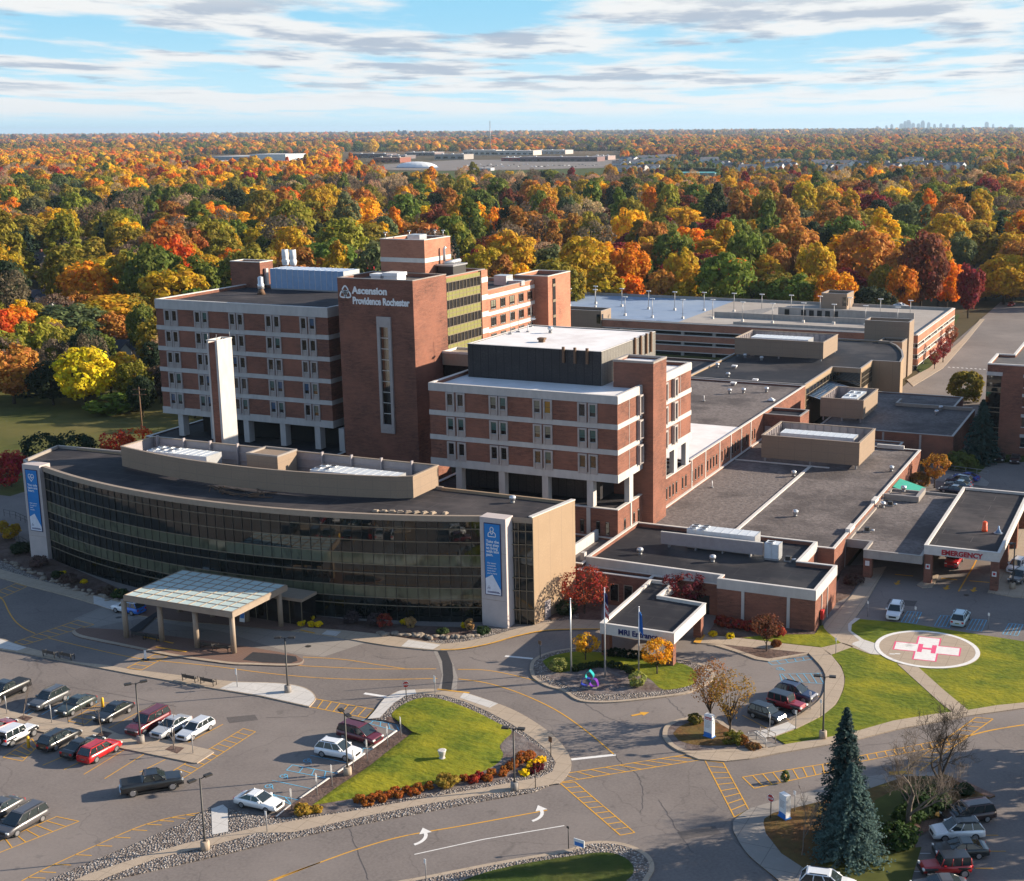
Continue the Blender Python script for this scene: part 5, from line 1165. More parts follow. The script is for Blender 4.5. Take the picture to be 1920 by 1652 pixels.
V = [('turbine', 1488, 893, 4.6, 'silver mushroom vent beside the raised tan screen on the gravel roof'), ('turbine', 1491, 968, 4.6, 'silver mushroom vent alone in the middle of the gravel roof'), ('turbine', 1671, 884, 4.6, 'silver mushroom vent near the far right gravel roof edge'),
     ('pipe', 1335, 914, 4.6, 'thin white pipe vent on the gravel roof by the slot windows'), ('turbine', 1336, 1054, 5.0, 'white capped vent in the middle of the black MRI wing roof'), ('turbine', 1200, 1040, 5.0, 'small silver vent left on the black MRI wing roof'), ('fan', 1478, 1052, 5.0, 'steel fan and elbow pipes at the right end of the black roof'),
     ('turbine', 961, 943, 13.9, 'silver vent on the right part of the pavilion roof'), ('box', 570, 883, 13.9, 'white drum vent on the pavilion roof inside the bowed screen'), ('turbine', 1694, 922, 4.1, 'silver vent in the small recess beside the green awning'), ('fan', 1669, 948, 3.9, 'dark fan box upper on the ambulance porch roof'), ('fan', 1626, 997, 3.9, 'dark fan box lower on the ambulance porch roof'), ('turbine', 1655, 952, 3.9, 'round white vent at the brick wall of the ambulance porch'),
     ('turbine', 1345, 689, 9.4, 'white gooseneck vent on the left of the charcoal roof'), ('box', 1377, 690, 9.4, 'white duct piece lying on the charcoal roof'), ('turbine', 1397, 671, 9.4, 'white vent below the wide tan screen'), ('box', 1411, 667, 9.4, 'white square vent right below the wide tan screen'), ('turbine', 1428, 676, 9.4, 'pale twin vent right of the wide screen shadow'), ('turbine', 1365, 707, 9.4, 'white vent beside the dark roof edge kerb'), ('box', 1416, 716, 9.4, 'white bent duct at the gravel edge of the charcoal roof'), ('box', 1375, 722, 9.3, 'small blue white fan at the gravel roof kerb'),
     ('turbine', 1368, 738, 9.3, 'white vent with a shadow on the raised gravel roof'), ('turbine', 1394, 737, 9.3, 'white vent beside a red pipe on the raised gravel roof'), ('turbine', 1437, 735, 9.3, 'small white vent right on the raised gravel roof'), ('pyramid', 1446, 752, 9.3, 'small white pyramid skylight on the raised gravel roof'), ('pipe', 1320, 752, 9.3, 'thin smoking pipe on the raised gravel roof'),
     ('turbine', 1756, 778, 5.0, 'silver vent lower on the far dark brick wing'), ('turbine', 1764, 770, 5.0, 'silver vent upper on the far dark brick wing'), ('fan', 1450, 858, 4.6, 'small dark fan unit left of the raised tan screen'), ('box', 1016, 641, 30.5, 'dark red hood vent on the white penthouse roof'), ('turbine', 1032, 624, 30.5, 'small white vent at the back of the white penthouse roof'), ('pipe', 990, 622, 30.5, 'thin antenna pole with clutter on the white penthouse roof')]
for k, px, py, z, lb in V: vent(k, px, py, z, lb, 'vents on the hospital roofs')
for a in (o for o in list(bpy.data.objects) if o.get('label', '').startswith('dark red hood')):
    for c in kids(a): c.data.materials[0] = MATS['wood_brown']
# dishes and whips on the penthouse
for px, py, h, lb in ((957, 626, 4.5, 'tall thin whip antenna on the left of the penthouse roof'), (972, 622, 5.5, 'taller thin whip antenna behind the first on the penthouse roof'), (996, 612, 4.0, 'short mast with a dish on the penthouse roof')):
    p = G(px, py, 30.5); t = thing('antenna', lb, 'antenna', (p.x, p.y, 30.4)); mb = MB(); mb.cyl(0, 0, 0, h, .05, 5); mb.cyl(0, 0, 0, .2, .4, 6); mb.build('mast', 'metal_grey', t, True)
    if 'dish' in lb: mb = MB(); mb.lathe(.3, 0, [(.6, 1.4), (.3, 1.25), (.05, 1.2)], 10); mb.build('dish', 'metal_light', t, True)
# clutter
bw = thing('tangled_planks', 'tangle of brown timber and cable on the pavilion roof before the bowed screen', 'roof debris', tuple(G(445, 925, 13.95)))
mb = MB(); rr_ = random.Random(5)
for k in range(22): a = rr_.uniform(0, pi); l = rr_.uniform(.8, 2.4); x, y = rr_.uniform(-4.5, 4.5), rr_.uniform(-1.2, 1.2); mb.tube([(x-l*cos(a), y-l*sin(a)*.5, .12), (x+l*cos(a), y+l*sin(a)*.5, rr_.uniform(.1, .5))], .07, 4)
mb.build('planks', 'wood_brown', bw, True)
for k in range(9):
    p = G(705+k*15.2+(8 if k > 7 else 0), 959.5+k*.5, 13.95); t = thing('paver_block', 'small pale concrete block in the row near the pavilion roof edge', 'block', tuple(p), .2*k, 'concrete blocks on the pavilion roof')
    mb = MB(); mb.box(-.45, -.3, 0, .45, .3, .12); mb.build('slab', 'pavement', t, True); mb = MB(); mb.box(-.3, -.2, .12, .3, .2, .28); mb.build('upper_slab', 'pavement', t, True)
bk = thing('orange_barrel', 'bright orange barrel standing on the emergency canopy roof', 'barrel', tuple(G(1846, 996, 5.35))); mb = MB(); mb.lathe(0, 0, [(.42, 0), (.42, .3), (.38, .35), (.38, .7), (.34, .75), (.34, 1.4)], 12); mb.build('barrel', 'orange_plastic', bk, True); mb = MB(); mb.cyl(0, 0, 1.4, 1.5, .2, 10); mb.build('lid', 'orange_plastic', bk, True)
wc = thing('windsock_cone', 'small blue grey cone vent on the emergency canopy roof', 'roof vent', tuple(G(1872, 1000, 5.35))); mb = MB(); mb.lathe(0, 0, [(.5, 0), (.12, .8), (.1, 1.1)], 10); mb.build('cone', 'metal_blue', wc, True); mb = MB(); mb.cyl(0, 0, 0, .08, .7, 10); mb.build('base', 'metal_grey', wc, True)
# ================================================================ VEHICLES
SPEC = {
 'sedan':  dict(L=4.8, W=1.85, wr=.33, wb=1.40, st=[(-2.4, .58, .86), (-2.33, .88, .93), (-2.0, .98, .97), (-1.5, .99, 1), (.9, .95, 1), (1.5, .88, .98), (2.1, .78, .93), (2.34, .62, .84), (2.4, .5, .78)], gb=(-1.85, 1.0), gt=(-.95, .15), z=(.96, 1.43)),
 'coupe':  dict(L=4.9, W=1.88, wr=.35, wb=1.47, st=[(-2.45, .6, .86), (-2.38, .98, .93), (-2.0, 1.05, .97), (-1.5, 1.02, 1), (.9, .98, 1), (1.5, .93, .98), (2.2, .85, .93), (2.42, .62, .86), (2.45, .5, .82)], gb=(-1.75, .95), gt=(-.9, .1), z=(1.0, 1.46)),
 'wagon':  dict(L=4.6, W=1.78, wr=.32, wb=1.36, st=[(-2.3, .55, .9), (-2.25, .9, .95), (-1.9, .95, .98), (.9, .92, 1), (1.5, .86, .98), (2.1, .76, .93), (2.28, .6, .86), (2.3, .5, .82)], gb=(-2.2, 1.0), gt=(-1.75, .15), z=(.93, 1.42)),
 'suv':    dict(L=4.75, W=1.9, wr=.37, wb=1.40, st=[(-2.37, .6, .9), (-2.32, 1.0, .95), (-1.9, 1.06, .99), (.95, 1.05, 1), (1.6, .99, .98), (2.15, .9, .94), (2.35, .68, .86), (2.38, .5, .82)], gb=(-2.28, 1.12), gt=(-1.8, .3), z=(1.05, 1.68)),
 'large_suv': dict(L=5.2, W=2.0, wr=.39, wb=1.6, st=[(-2.6, .6, .94), (-2.57, 1.1, .96), (-2.2, 1.14, 1), (1.1, 1.14, 1), (1.8, 1.08, .99), (2.45, 1.0, .95), (2.58, .7, .9), (2.6, .55, .88)], gb=(-2.54, 1.2), gt=(-2.35, .5), z=(1.14, 1.86)),
 'minivan': dict(L=5.0, W=1.96, wr=.35, wb=1.5, st=[(-2.5, .6, .92), (-2.45, .98, .96), (-2.1, 1.02, 1), (1.2, 1.0, 1), (1.8, .93, .97), (2.3, .8, .92), (2.48, .62, .84), (2.5, .5, .8)], gb=(-2.42, 1.55), gt=(-2.15, .5), z=(1.02, 1.72)),
 'hatch':  dict(L=4.15, W=1.8, wr=.34, wb=1.28, st=[(-2.07, .6, .92), (-2.03, .98, .96), (-1.7, 1.02, 1), (.9, 1.0, 1), (1.4, .95, .98), (1.9, .86, .93), (2.05, .64, .86), (2.07, .5, .82)], gb=(-2.0, 1.0), gt=(-1.75, .35), z=(1.02, 1.6)),
 'pickup': dict(L=5.9, W=2.03, wr=.42, wb=1.85, st=[(-2.95, .75, .95), (-2.92, 1.28, .97), (-2.6, 1.33, 1), (-.8, 1.33, 1), (1.2, 1.28, 1), (2.0, 1.24, .99), (2.7, 1.17, .95), (2.92, .9, .9), (2.95, .6, .88)], gb=(-.82, 1.3), gt=(-.62, .55), z=(1.3, 1.93), bed=(-2.8, -.95)),
 'jeep':   dict(L=4.45, W=1.8, wr=.41, wb=1.45, st=[(-2.1, .62, .9), (-2.08, 1.12, .92), (-1.6, 1.14, .92), (.5, 1.14, .92), (.7, 1.13, .84), (2.0, 1.08, .72), (2.1, .85, .7), (2.12, .62, .7)], gb=(-2.05, .62), gt=(-2.0, .38), z=(1.14, 1.84), jeep=True),
}
def car_meshes(kind):
    S = SPEC[kind]; L, W = S['L'], S['W']; hw = W/2; out = {}
    b = MB(); zb = .28 if kind not in ('pickup', 'jeep') else .42
    rings = []
    for x, zt, wf in S['st']:
        w = hw*wf; zm = zb+(zt-zb)*.55
        q = [(-w*.86, zb), (-w*.98, zb+.12), (-w, zm), (-w*.955, zt-.05), (-w*.86, zt), (w*.86, zt), (w*.955, zt-.05), (w, zm), (w*.98, zb+.12), (w*.86, zb)]
        i = len(b.v); b.v += [(x, y, z) for y, z in q]; rings.append(i)
    n = 10
    for a, c in zip(rings, rings[1:]):
        for j in range(n):
            k = (j+1) % n; b.f.append((a+j, c+j, c+k, a+k)); b.m.append(0); b.sm.append(j in (1, 2, 3, 5, 6, 7))
    b.f.append(tuple(rings[0]+j for j in range(n))); b.f.append(tuple(rings[-1]+j for j in range(n))[::-1]); b.m += [0, 0]; b.sm += [False, False]
    # roof and pillars in body colour
    g0, g1 = S['gb']; t0, t1 = S['gt']; z0, z1 = S['z']; wb_, wt = hw*.90, hw*.74 if kind not in ('jeep', 'large_suv', 'minivan', 'pickup') else hw*.8
    if kind == 'jeep': wb_, wt = hw*.88, hw*.84
    roof = MB(); r_pts = [(t0, .93), (t0+.15, 1), (t1-.2, 1), (t1, .94)]
    lo = [(x, wt*f) for x, f in r_pts]
    poly = [(x, -w) for x, w in lo]+[(x, w) for x, w in lo[::-1]]
    roof.prism(poly, z1-.07, z1-.01)
    roof.face([(x, y*.9, z1+.03) for x, y in [(t0+.12, -wt), (t1-.14, -wt), (t1-.14, wt), (t0+.12, wt)]], 0)
    for (p, q) in (((t0+.12, -wt*.9), (t1-.14, -wt*.9)), ((t1-.14, -wt*.9), (t1-.14, wt*.9)), ((t1-.14, wt*.9), (t0+.12, wt*.9)), ((t0+.12, wt*.9), (t0+.12, -wt*.9))):
        cx_ = (t0+t1)/2; e = lambda v: (cx_+(v[0]-cx_)*1.06, v[1]*1.09, z1-.01)
        roof.face([e(p), e(q), (*q, z1+.03), (*p, z1+.03)], 0)
    pil = b
    for s in (-1, 1):
        for (xa, xb) in ((g0, t0), (g1, t1)): pil.tube([(xa, s*wb_, z0-.02), (xb, s*wt*.97, z1-.03)], .05, 4)
        nb = 2 if kind in ('suv', 'large_suv', 'minivan', 'hatch', 'wagon', 'jeep') else 1
        for k in range(nb):
            f = (k+1)/(nb+1)+(.06 if nb == 1 else .0)
            xa = g0+(g1-g0)*f; xb = t0+(t1-t0)*f; pil.tube([(xa-.05, s*(wb_+.012), z0-.02), (xb, s*(wt+.012), z1-.03)], .045, 4)
    # mirrors
    for s in (-1, 1): b.box(g1-.42, s*(hw+.02)-.07*s, z0+.02, g1-.2, s*(hw+.16), z0+.17)
    if kind == 'pickup':
        x0, x1 = S['bed']; b.box(x0, -hw*.8, 1.335, x1, hw*.8, 1.345, 1)
        b.box(-2.94, -hw*.9, .5, -3.02, hw*.9, .68, 2)
    if kind == 'jeep':
        for s in (-1, 1):
            for xw in (-S['wb'], S['wb']): b.box(xw-.55, s*hw*.72, .86, xw+.55, s*(hw+.06), .96, 1)
            b.box(-.8, s*hw*.8, .42, .8, s*hw*.98, .5, 1)
        b.box(2.12, -hw*.85, .5, 2.28, hw*.85, .7, 1)
    if kind in ('large_suv', 'suv', 'minivan'):
        for s in (-1, 1): b.box(t0+.3, s*wt*.86-.03, z1+.03, t1-.3, s*wt*.86+.03, z1+.09, 1)
    # dark sill, grille, plate
    b.box(-L/2+.5, -hw*.9, .2, L/2-.5, hw*.9, .3, 1)
    b.box(L/2-.10, -hw*.5, .5, L/2+.015, hw*.5, .72, 1); b.box(-L/2-.02, -.26, .55, -L/2+.1, .26, .68, 2)
    out['body'] = hidden_mesh(b, ['car_paint', 'black_paint', 'chrome']); out['roof'] = hidden_mesh(roof, ['car_paint'])
    g = MB(); B_ = [(g0, -wb_, z0), (g1, -wb_, z0), (g1, wb_, z0), (g0, wb_, z0)]; T_ = [(t0, -wt, z1-.05), (t1, -wt, z1-.05), (t1, wt, z1-.05), (t0, wt, z1-.05)]
    for k in range(4): j = (k+1) % 4; g.face([B_[k], B_[j], T_[j], T_[k]])
    out['window'] = hidden_mesh(g, ['car_glass'])
    r = S['wr']; w = MB(); w.tube([(0, -.11, 0), (0, -.09, 0), (0, .09, 0), (0, .11, 0)], [r*.9, r, r, r*.9], 16)
    out['tyre'] = hidden_mesh(w, ['rubber'])
    w = MB(); w.tube([(0, -.118, 0), (0, .118, 0)], r*.66, 10); out['rim'] = hidden_mesh(w, ['rim_metal'])
    h = MB(); h.box(-.12, -.17, -.07, .03, .17, .08); out['headlight'] = hidden_mesh(h, ['lamp_clear'])
    h = MB(); h.box(-.03, -.14, -.1, .12, .14, .12); out['taillight'] = hidden_mesh(h, ['lamp_red'])
    return out
CM = {}
def car(kind, r, f, side, tint, label, roof=None, z=.0, hd=None, grp=None, name=None, center=False):
    if kind not in CM: CM[kind] = car_meshes(kind)
    S = SPEC[kind]; me = CM[kind]; r = G(*r, z); f = G(*f, z); h = (f-r); h.z = 0
    if hd is not None: h = Vector(hd)
    h.normalize(); left = Vector((-h.y, h.x, 0)); c = (r+f)/2
    if not center: c += left*(S['W']/2-.12)*(1 if side == 'R' else -1)
    nm = name or {'suv': 'sport_utility_car', 'large_suv': 'large_utility_car', 'pickup': 'pickup_truck', 'jeep': 'off_road_car', 'hatch': 'compact_car', 'wagon': 'estate_car', 'coupe': 'sports_sedan', 'minivan': 'minivan'}.get(kind, 'sedan')
    t = thing(nm, label, {'pickup': 'pickup truck', 'minivan': 'minivan'}.get(kind, 'car'), (c.x, c.y, z+.002), atan2(h.y, h.x), grp)
    def add(n, m, loc=(0, 0, 0), parent=t):
        o = bpy.data.objects.new(n, m); COL.objects.link(o); o.parent = parent; o.location = loc; return o
    add('body', me['body'])['tint'] = tint; add('roof', me['roof'])['tint'] = roof or tint; add('window', me['window'])
    for x in (-S['wb'], S['wb']):
        for y in (-1, 1): w = add('wheel', me['tyre'], (x, y*(S['W']/2-.10), S['wr'])); add('rim', me['rim'], (0, 0, 0), w)
    hl = S['st'][-3]; tl = S['st'][0]
    for y in (-1, 1):
        add('headlight', me['headlight'], (S['L']/2-.06, y*S['W']*.36, S['st'][-2][1]+.04)); add('taillight', me['taillight'], (-S['L']/2+.03, y*S['W']*.36, .74 if kind not in ('pickup', 'large_suv', 'jeep') else .95))
    if kind == 'jeep':
        w = add('spare_wheel', me['tyre'], (-2.2, 0, .95)); w.rotation_euler = (0, 0, pi/2); add('rim', me['rim'], (0, 0, 0), w)
    return t
BLK = (.010, .010, .012); GRY = (.075, .075, .08); SIL = (.42, .43, .45); WHT = (.72, .72, .74); RED = (.34, .012, .02); MAR = (.11, .010, .02); GRN = (.03, .042, .04); NAV = (.015, .022, .06)
R1 = G(204, 1365)-G(270, 1330); R2 = -R1; g1 = 'cars parked in the left car park'
car('pickup', (51.3, 1296), (-8, 1323), 'L', BLK, 'black pickup truck at the end of the upper left parking row', hd=R1, grp=g1)
car('suv', (121.3, 1313.8), (86, 1331), 'L', GRY, 'dark grey car with silver roof rails beside the black pickup', hd=R1, grp=g1)
car('sedan', (170, 1325), (137, 1341), 'L', GRN, 'dark green grey sedan beside the yellow post in the upper row', hd=R1, grp=g1)
car('sedan', (241, 1337.5), (207.5, 1354), 'L', BLK, 'black sedan between the striped bay and the dark red utility car', hd=R1, grp=g1)
car('large_suv', (309, 1359), (271, 1377), 'L', (.13, .008, .015), 'dark red boxy utility car beside the tall lamp post', hd=R1, grp=g1)
car('coupe', (351, 1364), (314.5, 1384), 'L', SIL, 'silver sports sedan between the dark red car and white estate', hd=R1, grp=g1)
car('wagon', (395, 1370), (360, 1387.5), 'L', (.6, .62, .66), 'white silver estate car at the right end of the upper row', hd=R1, grp=g1)
car('jeep', (25, 1402), (61.4, 1379.5), 'R', WHT, 'white boxy off-road car with a rear spare wheel in the lower row', hd=R2, grp=g1)
car('sedan', (-18, 1388), (22, 1366), 'R', (.2, .008, .02), 'dark red car mostly hidden behind the white off-road car', hd=R2, grp=g1)
car('suv', (104.6, 1409.5), (142.5, 1387), 'R', BLK, 'shiny black car between the yellow bollard and a black sedan', hd=R2, grp=g1)
car('sedan', (150.3, 1421), (184, 1402), 'R', BLK, 'black sedan squeezed beside the bright red car', hd=R2, grp=g1)
car('suv', (181, 1430.5), (217.5, 1409.5), 'R', (.5, .008, .012), 'bright red car at the right end of the lower row', hd=R2, grp=g1)
car('pickup', (249.7, 1494.5), (324.2, 1481.5), 'R', (.012, .013, .015), 'black crew cab pickup truck driving across the open car park')
car('minivan', (78, 1541.6), (32.7, 1567.7), 'L', (.085, .08, .085), 'grey minivan in the lower left corner beside a striped triangle', hd=R1, grp=g1)
car('sedan', (31, 1523), (-8, 1541), 'L', GRY, 'dark sedan half behind the grey minivan at the left edge', hd=R1, grp=g1)
g2 = 'cars nosed up to the central lawn'
car('sedan', (453, 1514.5), (500.5, 1525), 'R', (.8, .8, .8), 'white sedan nosed to the last kerb stop near the river stones', grp=g2)
car('suv', (606, 1420), (647, 1427.5), 'R', (.8, .8, .82), 'white utility car parked beside the lawn lamp post', grp=g2)
car('minivan', (641, 1386), (691, 1399), 'R', MAR, 'maroon people carrier nosed to the kerb by the lawn', grp=g2)
wb = car('suv', (246, 1154), (219.5, 1149), 'L', (.7, .72, .76), 'white and blue small car stopped at the entrance canopy')
m, nt, b = new_mat('two_tone_paint'); tc = nd(nt, 'ShaderNodeTexCoord'); sx = nd(nt, 'ShaderNodeSeparateXYZ'); nt.links.new(tc.outputs['Object'], sx.inputs[0])
gt = nd(nt, 'ShaderNodeMath', operation='GREATER_THAN'); gt.inputs[1].default_value = -.25; nt.links.new(sx.outputs[0], gt.inputs[0]); nt.links.new(mix(nt, (.02, .16, .62), (.72, .74, .78), gt.outputs[0]), b.inputs['Base Color']); b.inputs['Roughness'].default_value = .3; b.inputs['Coat Weight'].default_value = .8
for c in kids(wb):
    if c.name.split('.')[0] == 'body': c.data = c.data.copy(); c.data.materials[0] = m
g3 = 'cars by the curved walk'
car('suv', (1464, 1308), (1508, 1319), 'R', NAV, 'dark blue people mover nearest the blue striped bay', grp=g3)
car('jeep', (1450, 1329), (1487.6, 1339.8), 'R', (.30, .010, .02), 'red off-road car with black hard top on the curved walk', roof=BLK, grp=g3)
car('hatch', (1413.6, 1346.7), (1447.5, 1358), 'R', BLK, 'small boxy black car nearest the sign island', grp=g3)
g4 = 'cars by the emergency entrance'
car('suv', (1693, 1149), (1686.5, 1163), 'L', WHT, 'white car facing out beside the helipad lawn', grp=g4)
car('suv', (1808.7, 1175.4), (1817, 1161.5), 'R', (.42, .55, .6), 'pale silver blue car backing onto the helipad lawn edge', grp=g4)
car('sedan', (1822, 904), (1794, 900), 'L', (.02, .05, .32), 'bright blue car farthest back behind the emergency canopy', grp=g4)
car('suv', (1811, 911), (1781, 907), 'L', (.03, .05, .10), 'dark blue car second in the row behind the emergency canopy', grp=g4)
car('sedan', (1809, 918.5), (1779, 914.5), 'L', (.05, .10, .15), 'blue grey car third in the row behind the emergency canopy', grp=g4)
car('sedan', (1799, 928), (1769, 924), 'L', (.010, .018, .045), 'navy car nearest the canopy roof edge in the rear row', grp=g4)
car('sedan', (1885, 858), (1880, 870), 'L', BLK, 'black sedan by the spruce on the office lawn edge', grp=g4)
car('sedan', (1914, 861), (1909, 873), 'L', (.03, .01, .012), 'dark maroon black sedan at the far right edge', grp=g4)
car('pickup', (1806, 1050), (1794, 1070), 'L', (.5, .01, .02), 'red truck with chrome nose under the emergency canopy', grp=g4, name='ambulance_truck')
car('suv', (1926, 1064), (1908, 1078), 'L', (.75, .75, .78), 'white car half cut off beside the emergency pavement', grp=g4)
car('suv', (1932, 1085), (1912, 1098), 'L', GRY, 'dark grey car half cut off below the white one', grp=g4)
g5 = 'cars by the corner island'
car('minivan', (1848, 1542), (1797, 1549), 'L', (.045, .02, .018), 'dark brown people carrier at the top of the corner row', grp=g5)
car('suv', (1826.7, 1576.5), (1772, 1579), 'L', (.8, .8, .8), 'white car with a black roof in the corner row', roof=BLK, grp=g5)
car('sedan', (1833, 1611), (1777, 1612), 'L', (.012, .016, .018), 'glossy black sedan between the white car and red off-road car', grp=g5)
car('jeep', (1806, 1646), (1748, 1649), 'L', (.42, .010, .015), 'bright red off-road car with black top in the corner row', roof=BLK, grp=g5)
car('sedan', (1796, 1682), (1738, 1684), 'L', GRY, 'dark grey car showing only its roof at the bottom edge', grp=g5)
car('suv', (1527, 1676), (1572, 1682), 'R', (.75, .77, .8), 'white car showing only its roof below the spruce', grp=g5)
car('sedan', (1905, 572), (1896, 576), 'L', (.45, .01, .015), 'red car far back in the empty car park', grp=g4)
car('sedan', (1681, 577), (1693, 578), 'R', (.8, .8, .82), 'white car standing at the rear edge of the garage deck', z=8.6)
# ================================================================ STREET FURNITURE
def lamp(bx, by, h, label, heads=2, hz=0, base=True):
    g = G(bx, by, .13); t = thing('street_lamp', label, 'lamp post', tuple(g), hz, 'tall car park lamp posts')
    if base: mb = MB(); mb.lathe(0, 0, [(.42, -.1), (.40, .75), (.30, .8)], 12); mb.build('base', 'pavement_grey' if base == 2 else 'pavement', t, True)
    mb = MB(); mb.tube([(0, 0, .75), (0, 0, 1.0), (0, 0, h)], [.16, .10, .08], 8); mb.build('pole', 'metal_dark', t, True)
    for s in (-1, 1)[:heads]:
        mb = MB(); mb.tube([(0, 0, h-.1), (s*.5, 0, h)], .05, 5); mb.box(s*.45, -.22, h-.06, s*1.15, .22, h+.12); o = mb.build('lamp_head', 'metal_dark', t, True)
        mb = MB(); mb.box(s*.5, -.17, h-.075, s*1.1, .17, h-.062); l = mb.build('lens', 'lamp_clear', t, True); l.parent = o
    return t
lamp(540, 1297, 6.6, 'dark lamp post on the rounded white pavement end', 2, .4, 2)
lamp(264, 1392, 6.7, 'lamp post beside the dark red utility car', 2, .9, 2)
lamp(385, 1592, 6.9, 'lamp post in the river stones beside the concrete ramp', 2, 1.2)
lamp(652, 1452, 6.6, 'lamp post at the lawn edge beside the white utility car', 2, 2.6)
lamp(965, 1480, 6.4, 'lamp post by the rust coloured flowers on the lawn corner', 2, .2, 2)
lamp(1543, 1383, 6.9, 'lamp post on the helipad lawn beside the spruce top', 2, .2)
lamp(1898, 1103, 6.6, 'thin lamp post by the right end of the emergency canopy', 1, 1.0)
lamp(1745, 668, 7, 'far lamp post beyond the garage corner', 1, 0, False)
for k, (px, py) in enumerate(((1068, 575), (1116, 577), (1117, 570), (1166, 575), (1172, 592), (1216, 580), (1223, 596), (1265, 582), (1280, 598), (1320, 583), (1336, 598), (1376, 585), (1428, 587), (1392, 603), (1448, 606), (1483, 589), (1506, 605), (1537, 591), (1563, 608), (1593, 594), (1622, 611), (1650, 597), (1682, 614), (1706, 600))):
    g = G(px, py, 8.6); row = 'rear' if k % 2 else 'front'
    t = thing('deck_lamp', 'slim lamp pole on a small concrete plinth on the garage roof deck', 'lamp post', tuple(g), 0, 'lamp poles on the garage deck')
    mb = MB(); mb.cyl(0, 0, .5, 5.6, .09, 6); mb.build('pole', 'metal_grey', t, True); mb = MB(); mb.box(-.35, -.35, 0, .35, .35, .7); mb.build('plinth', 'coping_white', t, True)
    mb = MB(); mb.box(-.7, -.2, 5.55, .7, .2, 5.75); mb.build('lamp_head', 'white_paint', t, True)
def bench(px, py, ang, label, z=.14):
    t = thing('bench', label, 'bench', tuple(G(px, py, z)), ang, 'black metal benches')
    mb = MB()
    for k in range(5): mb.box(-.9, -.22+k*.1, .42, .9, -.15+k*.1, .46)
    mb.build('seat', 'metal_dark', t, True); mb = MB()
    for k in range(4): mb.box(-.9, .28+k*.02, .52+k*.1, .9, .31+k*.02, .59+k*.1)
    mb.build('backrest', 'metal_dark', t, True)
    for s in (-1, 1):
        mb = MB(); mb.tube([(s*.9, -.3, 0), (s*.9, -.27, .68), (s*.9, .1, .7), (s*.9, .33, .62)], .05, 5); mb.tube([(s*.9, .25, 0), (s*.9, .36, .95)], .05, 5); mb.build('armrest', 'metal_dark', t, True)
bd = G(404, 1279)-G(345, 1268); ba = atan2(bd.y, bd.x)
for px, py, lb in ((95, 1231, 'black bench, left of the pair at the far left of the bench pavement'), (126, 1235, 'black bench, right of the pair at the far left of the bench pavement'), (357, 1277, 'black bench near the white pavement end, left of its pair'), (391, 1283, 'black bench nearest the white pavement end, right of its pair'), (261, 1196, 'black bench below the first canopy column, left of its pair'), (286, 1200, 'black bench between the first two canopy columns'), (390, 1216, 'black bench right of the third canopy column'), (419, 1220, 'black bench beside the front corner canopy column')):
    bench(px, py, ba+pi, lb)
wbn = thing('bench', 'brown wooden slatted bench against the glass front right of the canopy', 'bench', tuple(G(557, 1154, .13)), 0)
mb = MB(); [mb.box(-1.6, -.3+k*.14, .42, 1.6, -.2+k*.14, .47) for k in range(4)]; mb.build('seat', 'wood_brown', wbn, True); mb = MB(); [mb.box(-1.6, .3, .55+k*.15, 1.6, .35, .65+k*.15) for k in range(3)]; mb.build('backrest', 'wood_brown', wbn, True)
for s in (-1.4, 0, 1.4): mb = MB(); mb.box(s-.05, -.3, 0, s+.05, .35, .42); mb.build('leg', 'metal_dark', wbn, True)
# signs
def sign(px, py, h, label, face='white_paint', w=.32, hh=.48, ang=None, group=None, pole='metal_grey', double=False):
    g = G(px, py, .12); t = thing('post_sign', label, 'sign', tuple(g), ang if ang is not None else -.35, group)
    mb = MB(); mb.cyl(0, 0, -.1, h, .045, 6); mb.build('post', pole, t, True); mb = MB(); mb.box(-w/2, -.07, h-hh, w/2, -.045, h); mb.build('panel', face, t, True)
    if double: mb = MB(); mb.box(-w/2, -.07, h-hh*1.55, w/2, -.045, h-hh*1.08); mb.build('lower_panel', face, t, True)
    return t
hp = [(547.5, 1521), (595, 1492), (623, 1475), (663, 1446), (689, 1426), (727, 1400), (752, 1382)]
hl = ['accessible bay post sign before the white sedan nearest the river stones', 'accessible bay post sign at the first empty blue bay', 'accessible bay post sign at the blue striped bay', 'accessible bay post sign just right of the lawn lamp post', 'accessible bay post sign before the white utility car', 'accessible bay post sign before the maroon people carrier', 'accessible bay post sign at the uppermost blue striped bay']
for (x, y), lb in zip(hp, hl): sign(x, y, 2.3, lb, ang=-1.1, group='accessible parking signs along the lawn', double=True)
for x, y, lb in ((13, 1338, 'bay sign post before the black pickup on the parking island'), (97, 1355, 'bay sign post between grey car and green sedan'), (325, 1398, 'bay sign post behind the silver sports sedan'), (362, 1412, 'bay sign post at the right tip of the parking island'), (1519, 1330, 'slim bay sign on the curved walk behind the red off-road car'), (1539, 1345, 'slim bay sign on the lawn side of the curved walk'), (1492, 1366, 'white bay sign at the lower end of the curved walk'), (1443, 1373, 'blue white bay sign on the white landing'), (1627, 1155, 'small white sign at the corner of emergency walk'), (1853, 1178, 'slim sign post on the helipad lawn edge'), (1716, 1166, 'slim sign post right of the white car at the lawn'), (1490, 1521, 'grey sign post beside the blue and white corner sign'), (799, 1652, 'grey sign post at the left tip of the bottom island'), (501, 1560, 'low grey sign post on the stones below the white sedan'), (1567, 1226, 'thin pale post at the junction of the walks')):
    sign(x, y, 2.1, lb, group='small post signs', w=.26, hh=.4)
sign(445, 1288, 2.3, 'white twin sign on the white pavement beside the benches', double=True); sign(816, 1301, 2.2, 'white twin sign at the raised crossing beside the lawn', double=True)
